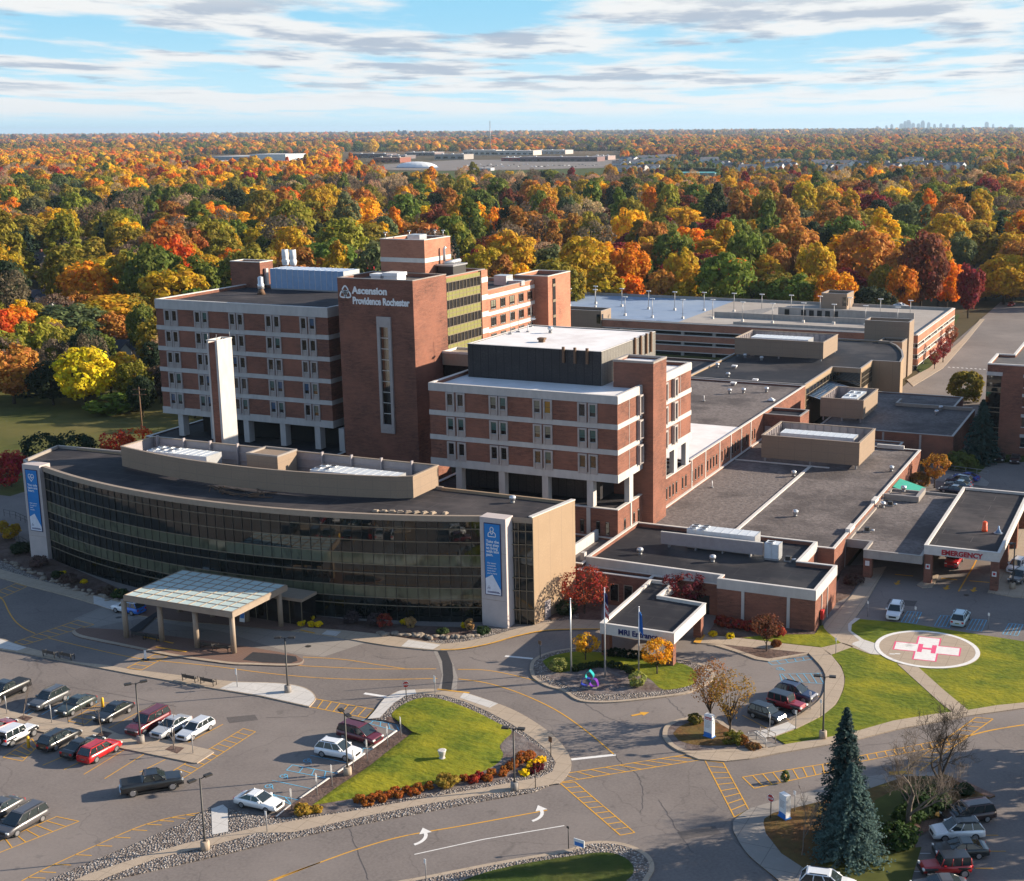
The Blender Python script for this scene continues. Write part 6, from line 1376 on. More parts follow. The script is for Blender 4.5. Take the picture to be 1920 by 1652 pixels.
sign(1013, 1233, 2.2, 'brown backed round sign on the flag island', 'wood_brown', .5, .5, pole='metal_dark'); sign(1033, 1420, 2.3, 'brown backed sign on the lawn island tip', 'wood_brown', .5, .6, pole='metal_dark'); sign(1004, 1478, 2.0, 'dark post in the river stones beside the corner lamp', 'metal_dark', .12, .3, pole='metal_dark')
sign(1066, 1591, 2.2, 'dark post with small head at the bottom island', 'metal_dark', .3, .2, pole='metal_dark')
def stop(px, py, label, ang):
    g = G(px, py, .12); t = thing('stop_sign', label, 'stop sign', tuple(g), ang, 'red stop signs'); mb = MB(); mb.cyl(0, 0, -.1, 2.3, .05, 6); mb.build('post', 'metal_dark', t, True)
    for nm, r, y, mt in (('rim', .40, -.07, 'white_paint'), ('panel', .36, -.075, 'red_paint')):
        mb = MB(); mb.face([(r*cos(pi/8+k*pi/4), y, 2.0+r*sin(pi/8+k*pi/4)) for k in range(8)]); mb.build(nm, mt, t, True)
    mb = MB(); mb.prism([(r*cos(pi/8+k*pi/4), r*sin(pi/8+k*pi/4)) for k in range(8) for r in (.40,)], 0, .03); mb.v = [(x, -.065+z, 2.0+y) for x, y, z in mb.v]; mb.build('plate', 'metal_grey', t, True)
    o = text(None, 'STOP', (0, 0, 0), .26, 'letter_white', align='CENTER', bold=.03, depth=.003); o.parent = t; o.location = (0, -.085, 1.9)
stop(762, 1314, 'red stop sign at the white pavement bend above the lawn', .55); stop(1445, 1533, 'red stop sign on the lower right corner island', -.35)
def monument(px, py, label, ang, w, h, title):
    g = G(px, py, .13); t = thing('monument_sign', label, 'sign', tuple(g), ang); mb = MB(); mb.box(-w/2, -.28, 0, w/2, .28, h); mb.build('slab', 'white_paint', t, True)
    mb = MB(); mb.prism([(-w/2, 0), (w/2, 0), (w/2, .32*h*.6), (w*.1, .5*h*.45), (-w/2, .3*h*.75)], -.29, -.275); mb.v = [(x, z, y) for x, y, z in mb.v]; mb.build('blue_foot', 'blue_paint', t, True)
    mb = MB(); mb.box(-w/2-.08, -.34, -.1, w/2+.08, .34, .12); mb.build('plinth', 'blue_paint', t, True)
    if title:
        mb = MB(); mb.box(-w*.4, -.295, h*.80, w*.4, -.285, h*.92); mb.build('red_panel', 'letter_red', t, True)
        o = text(None, 'Emergency', (0, 0, 0), .2, 'letter_white', align='CENTER', bold=.02, depth=.002); o.parent = t; o.location = (0, -.30, h*.835)
    mb = MB()
    for k in range(6): mb.box(-w*.36, -.292, h*(.72-.055*k), w*(.30-.05*(k % 3)), -.286, h*(.735-.055*k))
    mb.build('text_line', 'metal_grey', t, True)
monument(1330, 1381, 'white upright sign with red heading and blue foot on the sign island', -.25, 1.0, 2.5, True); monument(1471, 1532, 'white upright sign with blue foot on the corner island', -.6, 1.0, 2.35, False)
ys = thing('yard_sign', 'small blue and white lawn sign on the bottom island', 'sign', tuple(G(1086, 1594, .15)), -.15); mb = MB(); mb.box(-.55, -.03, .35, .55, .03, 1.05); mb.build('panel', 'white_paint', ys, True); mb = MB(); mb.box(-.45, -.04, .4, .45, -.031, .75); mb.build('blue_field', 'blue_paint', ys, True); mb = MB(); [mb.cyl(x, 0, 0, .4, .02, 4) for x in (-.4, .4)]; mb.build('stake', 'metal_grey', ys, True)
for px, py, lb, h in ((193, 1326, 'yellow bollard in the striped bay of the upper row', 1.15), (54, 1402, 'yellow bollard beside the white off-road car', 1.3)):
    t = thing('bollard', lb, 'bollard', tuple(G(px, py)), 0, 'yellow bollards'); mb = MB(); mb.lathe(0, 0, [(.16, 0), (.16, h-.1), (.1, h), (.01, h+.03)], 10); mb.build('post', 'yellow_paint', t, True)
    if h > 1.2: mb = MB(); mb.tube([(0, 0, h-.3), (.3, 0, h-.3)], .05, 5); mb.build('hose_arm', 'yellow_paint', t, True)
cr = thing('pedestrian_sign', 'small upright crossing sign on a black foot in the lane', 'sign', tuple(G(273, 1237))); mb = MB(); mb.box(-.4, -.25, 0, .4, .25, .1); mb.build('foot', 'rubber', cr, True); mb = MB(); mb.box(-.16, -.03, .1, .16, .03, 1.2); mb.build('panel', 'white_paint', cr, True)
# kerb stops
ws = [((470, 1335), (580, 1245)), ((650, 1195), (870, 1040)), ((930, 1000), (1135, 855)), ((1190, 815), (1375, 685))]
wl = ['white kerb stop before the white sedan', 'long white kerb stop at the empty blue bays', 'white kerb stop before the white utility car', 'white kerb stop before the maroon people carrier']
for (a, b), lb in zip(ws, wl):
    p, q = G(400+a[0]/4, 1200+a[1]/4), G(400+b[0]/4, 1200+b[1]/4); d = (q-p); L = d.length; t = thing('kerb_stop', lb, 'kerb stop', tuple((p+q)/2), atan2(d.y, d.x), 'white kerb stops')
    k = 2 if L > 6 else 1
    for s in range(k): mb = MB(); x0 = -L/2+s*L/k; mb.prism([(-.12, 0), (.12, 0), (.08, .15), (-.08, .15)], x0+.03, x0+L/k-.03); mb.v = [(z, x, y) for x, y, z in mb.v]; mb.build('beam', 'coping_white', t, True)
# rails
def rail(pts, h, label, name='railing', mat='metal_grey', post=1.5, cat='railing', z=.12, mid=True):
    w = [G(x, y, z) for x, y in pts]; t = thing(name, label, cat, tuple(w[0])); mb = MB()
    for p, q in zip(w, w[1:]):
        n = max(1, int((q-p).length/post))
        for k in range(n+1): r = p.lerp(q, k/n); mb.cyl(r.x, r.y, z-.05, z+h, .04, 5)
    mb.build('post', mat, t); mb = MB(); mb.tube([(p.x, p.y, z+h) for p in w], .04, 5)
    if mid: mb.tube([(p.x, p.y, z+h*.5) for p in w], .03, 5)
    mb.build('rail', mat, t)
rail([(1403, 1388), (1418, 1386), (1436, 1402)], 1.0, 'grey handrail on the left of the short steps'); rail([(1425, 1378), (1440, 1385), (1454, 1392)], 1.0, 'grey handrail on the right of the short steps', mat='beige_trim')
rail([(128, 1356), (156, 1362)], 2.4, 'tall pipe hoop frame on the parking island', 'hoop_frame', 'metal_dark', 5, 'frame', mid=False)
rail([(8, 967), (30, 972), (56, 984)], 1.1, 'dark garden railing below the left banner fin', mat='metal_dark'); rail([(28, 1012), (52, 1026)], 1.1, 'second dark railing close to the left banner fin', mat='metal_dark')
rail([(1733, 880), (1790, 886), (1852, 894)], 1.2, 'light fence along the staff walk below the spruce', 'mesh_fence', 'metal_grey', 2.0, 'fence')
rail([(0, 905), (50, 880), (110, 862)], 1.5, 'wire fence at the lawn behind the red bush', 'wire_fence', 'metal_dark', 3, 'fence')
for px, py, lb in ((1545, 1160+12, 'red standpipe box on the corner of the MRI wing'),):
    t = thing('hose_cabinet', lb, 'cabinet', (-40.5, 166.0, .0)); mb = MB(); mb.box(-.16, -.4, 1.0, .2, .4, 2.2); mb.build('door', 'red_paint', t, True); mb = MB(); mb.box(-.18, -.3, 0, 0, .3, 1.0); mb.build('stand', 'metal_dark', t, True)
# flag poles
def flagpole(px, py, h, label, flag):
    g = G(px, py, .16); t = thing('flagpole', label, 'flagpole', tuple(g), 0, 'flagpoles on the round island'); mb = MB(); mb.tube([(0, 0, 0), (0, 0, h)], [.12, .06], 8); mb.build('pole', 'metal_light', t, True); mb = MB(); mb.lathe(0, 0, [(.02, h), (.11, h+.1), (.02, h+.2)], 8); mb.build('finial', 'metal_light', t, True)
    if flag:
        f = thing('flag', 'limp striped red white and blue flag on the middle pole' if flag == 'us' else 'limp dark blue flag on the right pole', 'flag', (g.x, g.y, g.z+h))
        n = 7; mb = MB(); H = 3.0 if flag == 'us' else 2.6
        prof = [(.03, .0), (.16, .10), (.24, -.06), (.34, .09), (.42, -.05), (.50, .06), (.56, 0)]
        for k in range(n-1):
            for r in range(12):
                z0, z1 = -.3-r*H/12, -.3-(r+1)*H/12; s0, s1 = .7+.35*r/12, .7+.35*(r+1)/12
                p, q = prof[k], prof[k+1]; m_ = 0
                if flag == 'us': m_ = 2 if r < 5 else (1 if (k+r//2) % 2 else 0)
                mb.face([(p[0]*s0, p[1], z0-.10*k), (p[0]*s1, p[1], z1-.10*k), (q[0]*s1, q[1], z1-.10*(k+1)), (q[0]*s0, q[1], z0-.10*(k+1))], m_, True)
        mb.build('cloth', ['letter_white', 'letter_red', 'letter_navy'] if flag == 'us' else ['blue_paint'], f, True)
flagpole(1071, 1259, 9.0, 'bare white flagpole, left of the three on the round island', None); flagpole(1134.5, 1270, 10.9, 'taller white flagpole with the striped flag', 'us'); flagpole(1198, 1263, 8.2, 'white flagpole with the dark blue flag', 'b')
# knot sculpture
g = G(1106, 1290, .16); ks = thing('knot_sculpture', 'purple and teal three-loop knot sculpture in the mulch bed', 'sculpture', tuple(g), .1)
plain('sculpt_teal', (.02, .42, .42), .3, .3); plain('sculpt_blue', (.03, .06, .42), .3, .3); plain('sculpt_purple', (.16, .03, .35), .3, .3)
for k, mt in enumerate(('sculpt_teal', 'sculpt_blue', 'sculpt_purple')):
    mb = MB(); a0_ = radians(90+120*k); ax, az = cos(a0_), sin(a0_); nx, nz = -az, ax
    for s in (1, -1):
        pts = [(ax*(-.15+1.35*t)+nx*s*.5*sin(pi*t), 0, 1.0+az*(-.15+1.35*t)+nz*s*.5*sin(pi*t)) for t in [i/10 for i in range(11)]]
        for p, q in zip(pts, pts[1:]):
            for y0, y1 in ((-.28, .28),): mb.face([(p[0], y0, p[2]), (q[0], y0, q[2]), (q[0], y1, q[2]), (p[0], y1, p[2])]); mb.face([(p[0]*.9, y0, p[2]*.9+.1), (q[0]*.9, y0, q[2]*.9+.1), (q[0], y0, q[2]), (p[0], y0, p[2])])
    mb.build('loop', mt, ks, True)
mb = MB(); mb.box(-.9, -.4, 0, .9, .4, .15); mb.build('base', 'pavement_grey', ks, True)
ur = thing('stone_urn', 'pale stone urn on the lawn by a ring of small stones', 'urn', tuple(G(829, 1421, .42))); mb = MB(); mb.lathe(0, 0, [(.28, 0), (.22, .12), (.30, .3), (.42, .75), (.46, .85), (.36, .86)], 12); mb.build('bowl', 'pavement_new', ur, True); mb = MB(); mb.cyl(0, 0, -.1, .04, .34, 10); mb.build('foot', 'pavement_new', ur, True)
def rocks(name, label, pts, n, r0, r1, seed, spread=.6, kind=None):
    """a low row of field stones"""
    q = random.Random(seed); w = [G(x, y, .12) for x, y in pts]; L = [(b-a).length for a, b in zip(w, w[1:])]; T = sum(L); k0 = 0
    for k in range(n):
        d = T*k/n; i = 0
        while i < len(L)-1 and d > L[i]: d -= L[i]; i += 1
        p = w[i].lerp(w[i+1], min(d/L[i], 1)); r = q.uniform(r0, r1); t = thing(name, label, 'boulder', (p.x+q.uniform(-spread, spread)*.4, p.y+q.uniform(-spread, spread), .12), q.uniform(0, 6), label.replace('field stone', 'field stones'))
        mb = MB(); mb.lathe(0, 0, [(r*.9, -.05), (r, r*.3), (r*.8, r*.62), (r*.4, r*.75)], 7); mb.v = [(x*1.5+q.uniform(-.1, .1)*r, y*.9+q.uniform(-.12, .12)*r, z+q.uniform(-.08, .08)*r) for x, y, z in mb.v]; o = mb.build('stone', 'boulder', t, True); mb.sm = []
rocks('boulder', 'tan field stone edging the bed right of the canopy', [(705, 1188), (770, 1192), (840, 1197), (900, 1192)], 26, .24, .46, 1, .5)
rocks('boulder', 'tan field stone edging the bed left of the canopy', [(-10, 1046), (60, 1073), (120, 1098), (180, 1116), (225, 1128)], 36, .22, .42, 2, .6)
rocks('boulder', 'small pale stone in the ring round the urn on the lawn', [(808, 1417), (815, 1406), (832, 1402), (850, 1404), (858, 1412)], 12, .18, .3, 3, .3)
# ================================================================ PLANTS
def rdir(q):
    z = q.uniform(-1, 1); a = q.uniform(0, 2*pi); s = sqrt(1-z*z); return Vector((s*cos(a), s*sin(a), z))
class Leaves:
    """a cloud of small leaf faces with a brightness and hue of its own for every leaf"""
    def __init__(s): s.v = []; s.f = []; s.c = []; s.mi = []; s.sm = []
    def leaf(s, p, n, sz, val, hue, q, ar=1.0):
        u = n.cross(Vector((q.uniform(-1, 1), q.uniform(-1, 1), q.uniform(-1, 1))))
        if u.length < 1e-4: return
        u.normalize(); w = n.cross(u); u = u*sz*ar; w = w*sz; i = len(s.v)
        s.v += [tuple(p-u), tuple(p-w*.6+u*.1), tuple(p+u), tuple(p+w*.6-u*.1)]
        s.f.append((i, i+1, i+2, i+3)); s.c.append((val, hue)); s.mi.append(0); s.sm.append(False)
    def wood(s, mb):
        i = len(s.v); s.v += mb.v; s.f += [tuple(i+k for k in f) for f in mb.f]; s.c += [(.5, .5)]*len(mb.f); s.mi += [1]*len(mb.f); s.sm += mb.sm
    def mesh(s, name, mats=('leaf', 'bark')):
        me = bpy.data.meshes.new(name); me.from_pydata(s.v, [], s.f)
        for m in M(*mats): me.materials.append(m)
        me.polygons.foreach_set('material_index', s.mi); me.polygons.foreach_set('use_smooth', s.sm)
        at = me.color_attributes.new('leaf', 'FLOAT_COLOR', 'CORNER'); data = []
        for f, c in zip(s.f, s.c): data += [c[0], c[1], 0, 1]*len(f)
        at.data.foreach_set('color', data); me.update(); return me
def broadleaf(seed, R, H, base, ncl=46, nl=34, sz=.42, shape='round', sparse=0):
    """crown of leaf clumps; R radius, H total height, base height of the lowest leaves"""
    q = random.Random(seed); L = Leaves(); zc = (H+base)/2; hz = (H-base)/2
    for k in range(ncl):
        d = rdir(q); rr = q.uniform(.5, 1)**.6
        if shape == 'vase': f = .45+.75*((d.z+1)/2)
        elif shape == 'tall': f = 1-.25*abs(d.z)
        elif shape == 'dome': f = 1.0 if d.z < 0 else 1-.1*d.z
        else: f = 1
        c = Vector((d.x*R*.82*rr*f, d.y*R*.82*rr*f, zc+d.z*hz*.80*rr)); cr = q.uniform(.20, .38)*R*(1 if ncl < 90 else .78)
        cv = q.uniform(.28, .72); ch_ = q.uniform(.3, .7)
        for j in range(int(nl*(1 if not sparse else 1-sparse))):
            n = rdir(q)
            if n.dot(d) < -.35: n = -n
            p = c+Vector((n.x, n.y, n.z*.8))*cr*q.uniform(.55, 1.0)
            nn = (n+rdir(q)*.55+Vector((0, 0, .25))).normalized()
            L.leaf(p, nn, sz*q.uniform(.6, 1.25), min(1, max(0, cv+q.uniform(-.25, .25))), min(1, max(0, ch_+q.uniform(-.2, .2))), q)
    return L
def limbs(seed, R, H, base, r0, n=7, sides=6):
    q = random.Random(seed); mb = MB(); mb.tube([(0, 0, -.2), (q.uniform(-.1, .1), 0, base*.6), (q.uniform(-.2, .2), q.uniform(-.2, .2), H*.62)], [r0, r0*.8, r0*.3], sides)
    for k in range(n):
        a = 2*pi*k/n+q.uniform(-.4, .4); z0 = base*q.uniform(.55, 1.25); l = R*q.uniform(.55, .85)
        mb.tube([(0, 0, z0), (l*.45*cos(a), l*.45*sin(a), z0+(H-z0)*.3), (l*cos(a), l*sin(a), z0+(H-z0)*q.uniform(.5, .8))], [r0*.45, r0*.3, r0*.1], 5)
    return mb
def twigs(seed, H, spread, r0, levels=5, lean=(0, 0), fork=.25):
    """leafless tree"""
    q = random.Random(seed); mb = MB()
    def grow(p, d, l, r, lv):
        n = 3; pts = [p]; rs = [r]
        for k in range(n):
            d = (d+rdir(q)*.16+Vector((0, 0, .05))).normalized(); p = p+d*l/n; pts.append(p); rs.append(r*(1-.35*(k+1)/n))
        mb.tube(pts, rs, 6 if lv < 2 else 4 if lv < 4 else 3, 0, False)
        if lv >= levels: return
        for k in range(3 if lv < 3 else 4):
            t = q.uniform(.45, 1) if k else 1.0; i = min(int(t*n), n); b = pts[i]
            e = (d+rdir(q)*spread+Vector((0, 0, .12))).normalized(); grow(b, e, l*q.uniform(.58, .8), max(rs[i]*.62, .012), lv+1)
    grow(Vector((0, 0, -.1)), Vector((lean[0], lean[1], 1)).normalized(), H*fork, r0, 0)
    return mb
def conifer(seed, R, H, base, whorls=26, br=13, nd_=9, sz=.3, thin=.8):
    q = random.Random(seed); L = Leaves()
    for k in range(whorls):
        t = k/(whorls-1); z = base+(H-base)*(t**.92); rad = R*(1-t)**.85*q.uniform(.88, 1.1)+.12
        for j in range(max(5, int(br*(1-t*.55)))):
            a = q.uniform(0, 2*pi); l = rad*q.uniform(.75, 1.1); up = q.uniform(-.1, .12); v0 = q.uniform(.25, .75)
            for m in range(nd_):
                s = (m+q.uniform(.2, 1))/nd_; rr = l*(.25+.75*s)
                p = Vector((rr*cos(a), rr*sin(a), z+up*rr-.22*rr*s+.18*l*s*s))+rdir(q)*.16*(.6+l*.12)
                n = (Vector((cos(a)*.45, sin(a)*.45, .8))+rdir(q)*.55).normalized()
                L.leaf(p, n, sz*q.uniform(.6, 1.2), min(1, max(0, v0+.25*(s-.5)+q.uniform(-.18, .18))), q.uniform(.3, .7), q, .7)
    return L
TINT = {'Y': (.78, .45, .015), 'LY': (.62, .50, .015), 'YO': (.50, .31, .018), 'YG': (.28, .26, .03), 'O': (.70, .25, .012), 'OB': (.42, .185, .035), 'RO': (.56, .12, .012), 'R': (.36, .022, .018), 'D': (.22, .024, .022), 'RB': (.19, .055, .025),
        'G': (.13, .165, .024), 'DG': (.028, .045, .018), 'E': (.020, .038, .028), 'BG': (.165, .115, .075), 'T': (.46, .31, .17), 'GO': (.24, .195, .022), 'BE': (.045, .085, .082), 'GG': (.13, .15, .06), 'P': (.135, .082, .075)}
CNAME = {'Y': 'golden yellow', 'LY': 'lime yellow', 'YO': 'mustard yellow', 'YG': 'yellow green', 'O': 'bright orange', 'OB': 'rusty brown', 'RO': 'fiery orange red', 'R': 'scarlet', 'D': 'deep crimson', 'RB': 'maroon brown', 'G': 'olive green', 'DG': 'dark green', 'E': 'blackish green', 'BG': 'grey brown', 'T': 'pale tan', 'GO': 'green gold', 'BE': 'blue green', 'GG': 'grey green', 'P': 'purple brown'}
def tinted_obj(name, me, tint, parent=None, loc=(0, 0, 0)):
    o = bpy.data.objects.new(name, me); COL.objects.link(o); o['tint'] = tint; o.parent = parent; o.location = loc; return o
def jit(c, q, s=.12): k = q.uniform(1-s, 1+s); return tuple(x*k*q.uniform(1-s*.6, 1+s*.6) for x in c)
qt = random.Random(11)
def tree(name, label, pos, crown, trunk, tint, cat='tree', group=None, rz=None, sc=1, bark='bark'):
    t = thing(name, label, cat, tuple(pos), rz if rz is not None else qt.uniform(0, 6), group); t.scale = (sc,)*3
    if trunk is not None: trunk.build('trunk', bark, t, True)
    if crown is not None: tinted_obj('crown', crown.mesh('crown', ('leaf',)) if isinstance(crown, Leaves) else crown, TINT.get(tint, tint), t)
    return t
# --- foreground trees
def trunkmb(r, h): mb = MB(); mb.tube([(0, 0, -.2), (0, 0, h)], [r, r*.4], 7); return mb
tree('blue_spruce', 'tall narrow blue green spruce, rear of the two at the corner island', G(1580, 1572, .12), conifer(1, 3.0, 12.6, .4, 48, 26, 24, .17), trunkmb(.3, 9), (.030, .060, .055), 'spruce')
tree('blue_spruce', 'broad silvery blue spruce, front of the two at the corner island', G(1592, 1606, .12), conifer(2, 3.5, 8.8, .1, 42, 30, 26, .17), trunkmb(.3, 6), (.065, .115, .105), 'spruce')
tree('blue_spruce', 'blue green spruce at the corner of the office building', G(1838, 866), conifer(3, 4.3, 12.0, .2, 30, 22, 14, .42), trunkmb(.3, 8), (.030, .066, .056), 'spruce')
tree('bare_tree', 'large leafless tree beside the broad spruce with a thick pale trunk', G(1703, 1551, .12), None, twigs(5, 18, .86, .28, 6, (.02, -.05), .225), None, bark='bark_pale', rz=0)
tree('bare_tree', 'leafless tree with dark twigs, rightmost on the corner island', G(1766, 1513, .12), None, twigs(9, 19.0, .9, .27, 6, (.05, .05), .22), None, bark='bark', rz=1)
tree('bare_sapling', 'thin leafless sapling on the left of the corner island', G(1503, 1603, .12), None, twigs(12, 8, .4, .06, 4, (0, 0), .3), None, bark='bark_pale')
for x, y, sd, lb in ((44, 1346, 21, 'thin leafless sapling in the leftmost pit of the parking island'), (191, 1377, 22, 'thin leafless sapling in the pit beside the black sedan'), (326, 1405, 23, 'thin leafless sapling in the pit behind the silver sedan')): tree('bare_sapling', lb, G(x, y, .13), None, twigs(sd, 5.0, .3, .05, 2, (0, 0), .5), None, group='saplings on the parking island', bark='bark_pale')
tree('young_maple', 'young maple with red orange tips, left of the pair on the sign island', G(1331, 1350, .14), broadleaf(31, 3.0, 7.2, 1.7, 70, 30, .13, 'vase', .42), limbs(31, 2.6, 6.9, 1.4, .13, 16), (.24, .105, .03))
tree('young_maple', 'young olive maple with orange tips, right of the pair on the sign island', G(1368, 1373, .14), broadleaf(32, 2.9, 7.2, 1.7, 70, 30, .13, 'vase', .38), limbs(32, 2.5, 6.9, 1.4, .13, 16), (.27, .155, .025))
tree('ornamental_pear', 'small round golden tree on the flag island near the left flagpole', G(1098, 1237, .17), broadleaf(33, 1.65, 3.7, .8, 36, 34, .14), limbs(33, 1.4, 3.2, .8, .09), (.60, .32, .015))
tree('ornamental_pear', 'larger golden orange tree on the flag island near the right flagpole', G(1232, 1263, .17), broadleaf(34, 2.05, 4.3, 1.0, 44, 36, .15), limbs(34, 1.8, 4.2, 1.0, .11), (.62, .29, .012))
tree('red_maple', 'spreading scarlet tree against the tan flank wall of the pavilion', G(1096, 1150, .12), broadleaf(35, 3.7, 6.7, 1.2, 80, 34, .17, 'dome', .38), limbs(35, 3.1, 5.8, 1.1, .14), (.27, .042, .02))
tree('red_maple', 'dark crimson tree behind the small entrance canopy', G(1281, 1152, .12), broadleaf(36, 2.9, 6.6, 1.2, 44, 30, .2), limbs(36, 2.4, 5.8, 1.2, .12), (.12, .016, .022))
tree('crab_apple', 'small dark russet tree in the mulch bed by the curved walk', G(1437, 1221, .12), broadleaf(37, 2.3, 5.0, 1.6, 40, 30, .17, 'vase'), limbs(37, 2.0, 4.6, 1.5, .11), (.13, .050, .024))
tree('small_maple', 'small orange tree at the end of the gravel roof wing', G(1752, 915), broadleaf(38, 3.0, 6.5, 1.6, 40, 30, .26, 'vase', .1), limbs(38, 2.4, 5.8, 1.6, .12), (.34, .15, .02))
tree('red_maple', 'scarlet bushy tree at the far left of the pavilion', G(22, 912), broadleaf(39, 4.0, 6.6, .5, 60, 36, .3, 'dome'), limbs(39, 3.2, 5.6, 1, .15), (.40, .03, .028))
tree('garden_pine', 'dark green pine behind the left pavilion roof corner, left of two', G(80, 868), broadleaf(41, 4.3, 6.0, .4, 44, 34, .34), None, (.022, .045, .02))
tree('garden_pine', 'dark green pine behind the left pavilion roof corner, right of two', G(143, 866), broadleaf(42, 4.3, 6.2, .4, 44, 34, .34), None, (.020, .042, .02))
tree('red_shrub', 'red shrub on the lawn left of the bowed screen, left of two', G(218, 856), broadleaf(43, 3.6, 5.4, .3, 40, 30, .3), None, (.55, .07, .025), 'shrub'); tree('red_shrub', 'red orange shrub close to the bowed screen, right of two', G(262, 858), broadleaf(44, 4.2, 6.3, .3, 40, 30, .3), None, (.62, .10, .025), 'shrub')
# --- shrubs
def shrub(px, py, r, h, tint, label, z=.13, name='shrub', cat='shrub', group=None, sz=.13, ncl=22, nl=30, seed=None):
    k = seed or int(px*7+py); t = thing(name, label, cat, tuple(G(px, py, z)), 0, group)
    tinted_obj('foliage', broadleaf(k, r, h, -.1, ncl+20, nl+6, max(sz, r*.10), 'dome').mesh('foliage', ('leaf',)), tint, t); mb = MB(); mb.cyl(0, 0, -.1, h*.5, .05, 5); mb.build('stem', 'bark', t, True); return t
shrub(1682, 1580, 2.1, 1.8, (.035, .07, .015), 'flat round dark green yew nearest the lower right cars'); shrub(1702, 1540, 1.6, 1.6, (.04, .075, .016), 'round green yew beside the thick pale trunk'); shrub(1737, 1520, 2.2, 2.3, (.035, .065, .02), 'tall dark green yew behind the leafless trees'); shrub(1745, 1496, 1.6, 2.0, (.05, .085, .025), 'lighter green yew at the top of the corner island'); shrub(1808, 1487, 1.0, 1.0, (.03, .055, .02), 'small green bush at the right tip of the corner island')
shrub(1375, 1392, 1.25, 1.2, (.16, .15, .02), 'yellow green bush on the sign island'); shrub(1392, 1393, .8, .9, (.25, .10, .02), 'rusty bush beside the yellow green one on the sign island'); shrub(1303, 1354, .9, .9, (.13, .11, .02), 'low olive bush at the top of the sign island'); shrub(1412, 1402, .8, .4, (.24, .12, .04), 'low orange groundcover bush by the short steps')
shrub(837, 1472, 1.35, 1.1, (.30, .20, .03), 'wide tawny grass clump in the flower bed', sz=.1); shrub(568, 1524, 1.0, .8, (.36, .22, .03), 'tawny bush at the left end of the flower bed'); shrub(594, 1521, .6, .55, (.40, .25, .03), 'small tawny bush beside the larger left one')
shrub(15, 1010, 2.2, 2.8, (.38, .24, .02), 'yellow bush at the left frame edge below the banner'); shrub(72, 1100-40, 1.6, 1.4, (.14, .09, .08), 'grey mauve bush at the foot of the left banner fin'); shrub(40, 1035, 1.8, 1.5, (.03, .045, .02), 'dark green bush beside the left banner fin'); shrub(130, 1092, 1.5, 1.2, (.13, .085, .07), 'mauve dry bush before the left glass front'); shrub(200, 1112, 1.3, 1.0, (.13, .09, .07), 'mauve dry bush nearer the white canopy'); shrub(108, 1082, 1.0, .9, (.03, .05, .02), 'dark low evergreen before the left glass front'); shrub(225, 1118, 1.3, .9, (.05, .085, .025), 'low green bush left of the canopy')
for x, y, lb in ((105, 1079, 'small yellow flower mound, left of two before the glass front'), (118, 1077, 'small yellow flower mound, right of two before the glass front'), (157, 1093, 'single yellow flower mound before the left glass front'), (221, 1111, 'yellow flower mound closest to the canopy on its left')): shrub(x, y, .55, .55, (.72, .52, .01), lb, name='chrysanthemum', cat='flower', group='yellow chrysanthemums', sz=.09, ncl=12)
for x, y, lb in ((566, 1172, 'yellow flower mound left of the trio right of the canopy'), (584, 1174, 'yellow flower mound in the middle right of the canopy'), (582, 1162, 'yellow flower mound nearest the glass right of the canopy'), (598, 1174, 'yellow flower mound right of the trio right of the canopy'), (757, 1170, 'yellow flower mound beside a tan grass before the glass'), (872, 1176, 'yellow flower mound next to the right banner fin'), (1337, 1192, 'yellow flower ball, left of two before the MRI wing'), (1369, 1196, 'yellow flower ball, right of two before the MRI wing')): shrub(x, y, .6, .7, (.74, .55, .01), lb, name='chrysanthemum', cat='flower', group='yellow chrysanthemums', sz=.09, ncl=12)
for x, y, lb in ((770, 1176, 'tan ornamental grass before the glass front'), (881, 1180, 'tan ornamental grass next to the right banner fin')): shrub(x, y, .8, 1.6, (.42, .26, .11), lb, name='ornamental_grass', cat='grass clump', sz=.1)
for x, y, lb in ((660, 1168, 'bare purple shrub before the glass, left'), (705, 1172, 'bare purple shrub before the glass, middle'), (722, 1176, 'red leaved shrub before the glass front')): shrub(x, y, 1.3, 1.8, (.28, .05, .03) if 'red' in lb else (.07, .05, .055), lb, sz=.1, ncl=16, nl=16)
shrub(905, 1186, 1.0, .8, (.03, .06, .02), 'green low bush at the foot of the right banner fin'); shrub(830, 1186, .9, .6, (.06, .09, .03), 'low green bush among the field stones'); shrub(1062, 1150, 1.6, 1.9, (.03, .045, .018), 'dark green bush below the scarlet tree')
shrub(1046, 1257, 1.2, 1.5, (.24, .25, .07), 'pale green fountain grass on the left of the flag island', sz=.12, name='ornamental_grass', cat='grass clump'); shrub(1194, 1287, 1.15, 1.9, (.26, .28, .07), 'tall pale green fountain grass near the right flagpole', sz=.12, name='ornamental_grass', cat='grass clump')
for k, (x, y) in enumerate([(1079, 1258), (1091, 1255), (1104, 1252.5), (1117, 1251), (1131, 1250), (1146, 1251), (1160, 1253), (1172, 1257), (1181, 1262)]): shrub(x, y, .62, .8, (.035, .055, .016), 'clipped dark green ball of the low box hedge behind the knot sculpture', name='box_shrub', group='box hedge on the flag island', sz=.09, ncl=12)
for k in range(6): shrub(1140+k*13, 1228+k*1.4, .85, 1.0, (.018, .028, .012), 'clipped dark hedge bush in the shade of the small entrance canopy', name='hedge_bush', group='hedge under the entrance canopy', sz=.11, ncl=12)
for k in range(7): shrub(1352+k*18, 1172+k*3.2, 1.0, 1.3, jit((.30, .045, .025), qt), 'low red bush of the row against the MRI wing wall', name='red_bush', group='red bushes along the MRI wing', sz=.13, ncl=14)
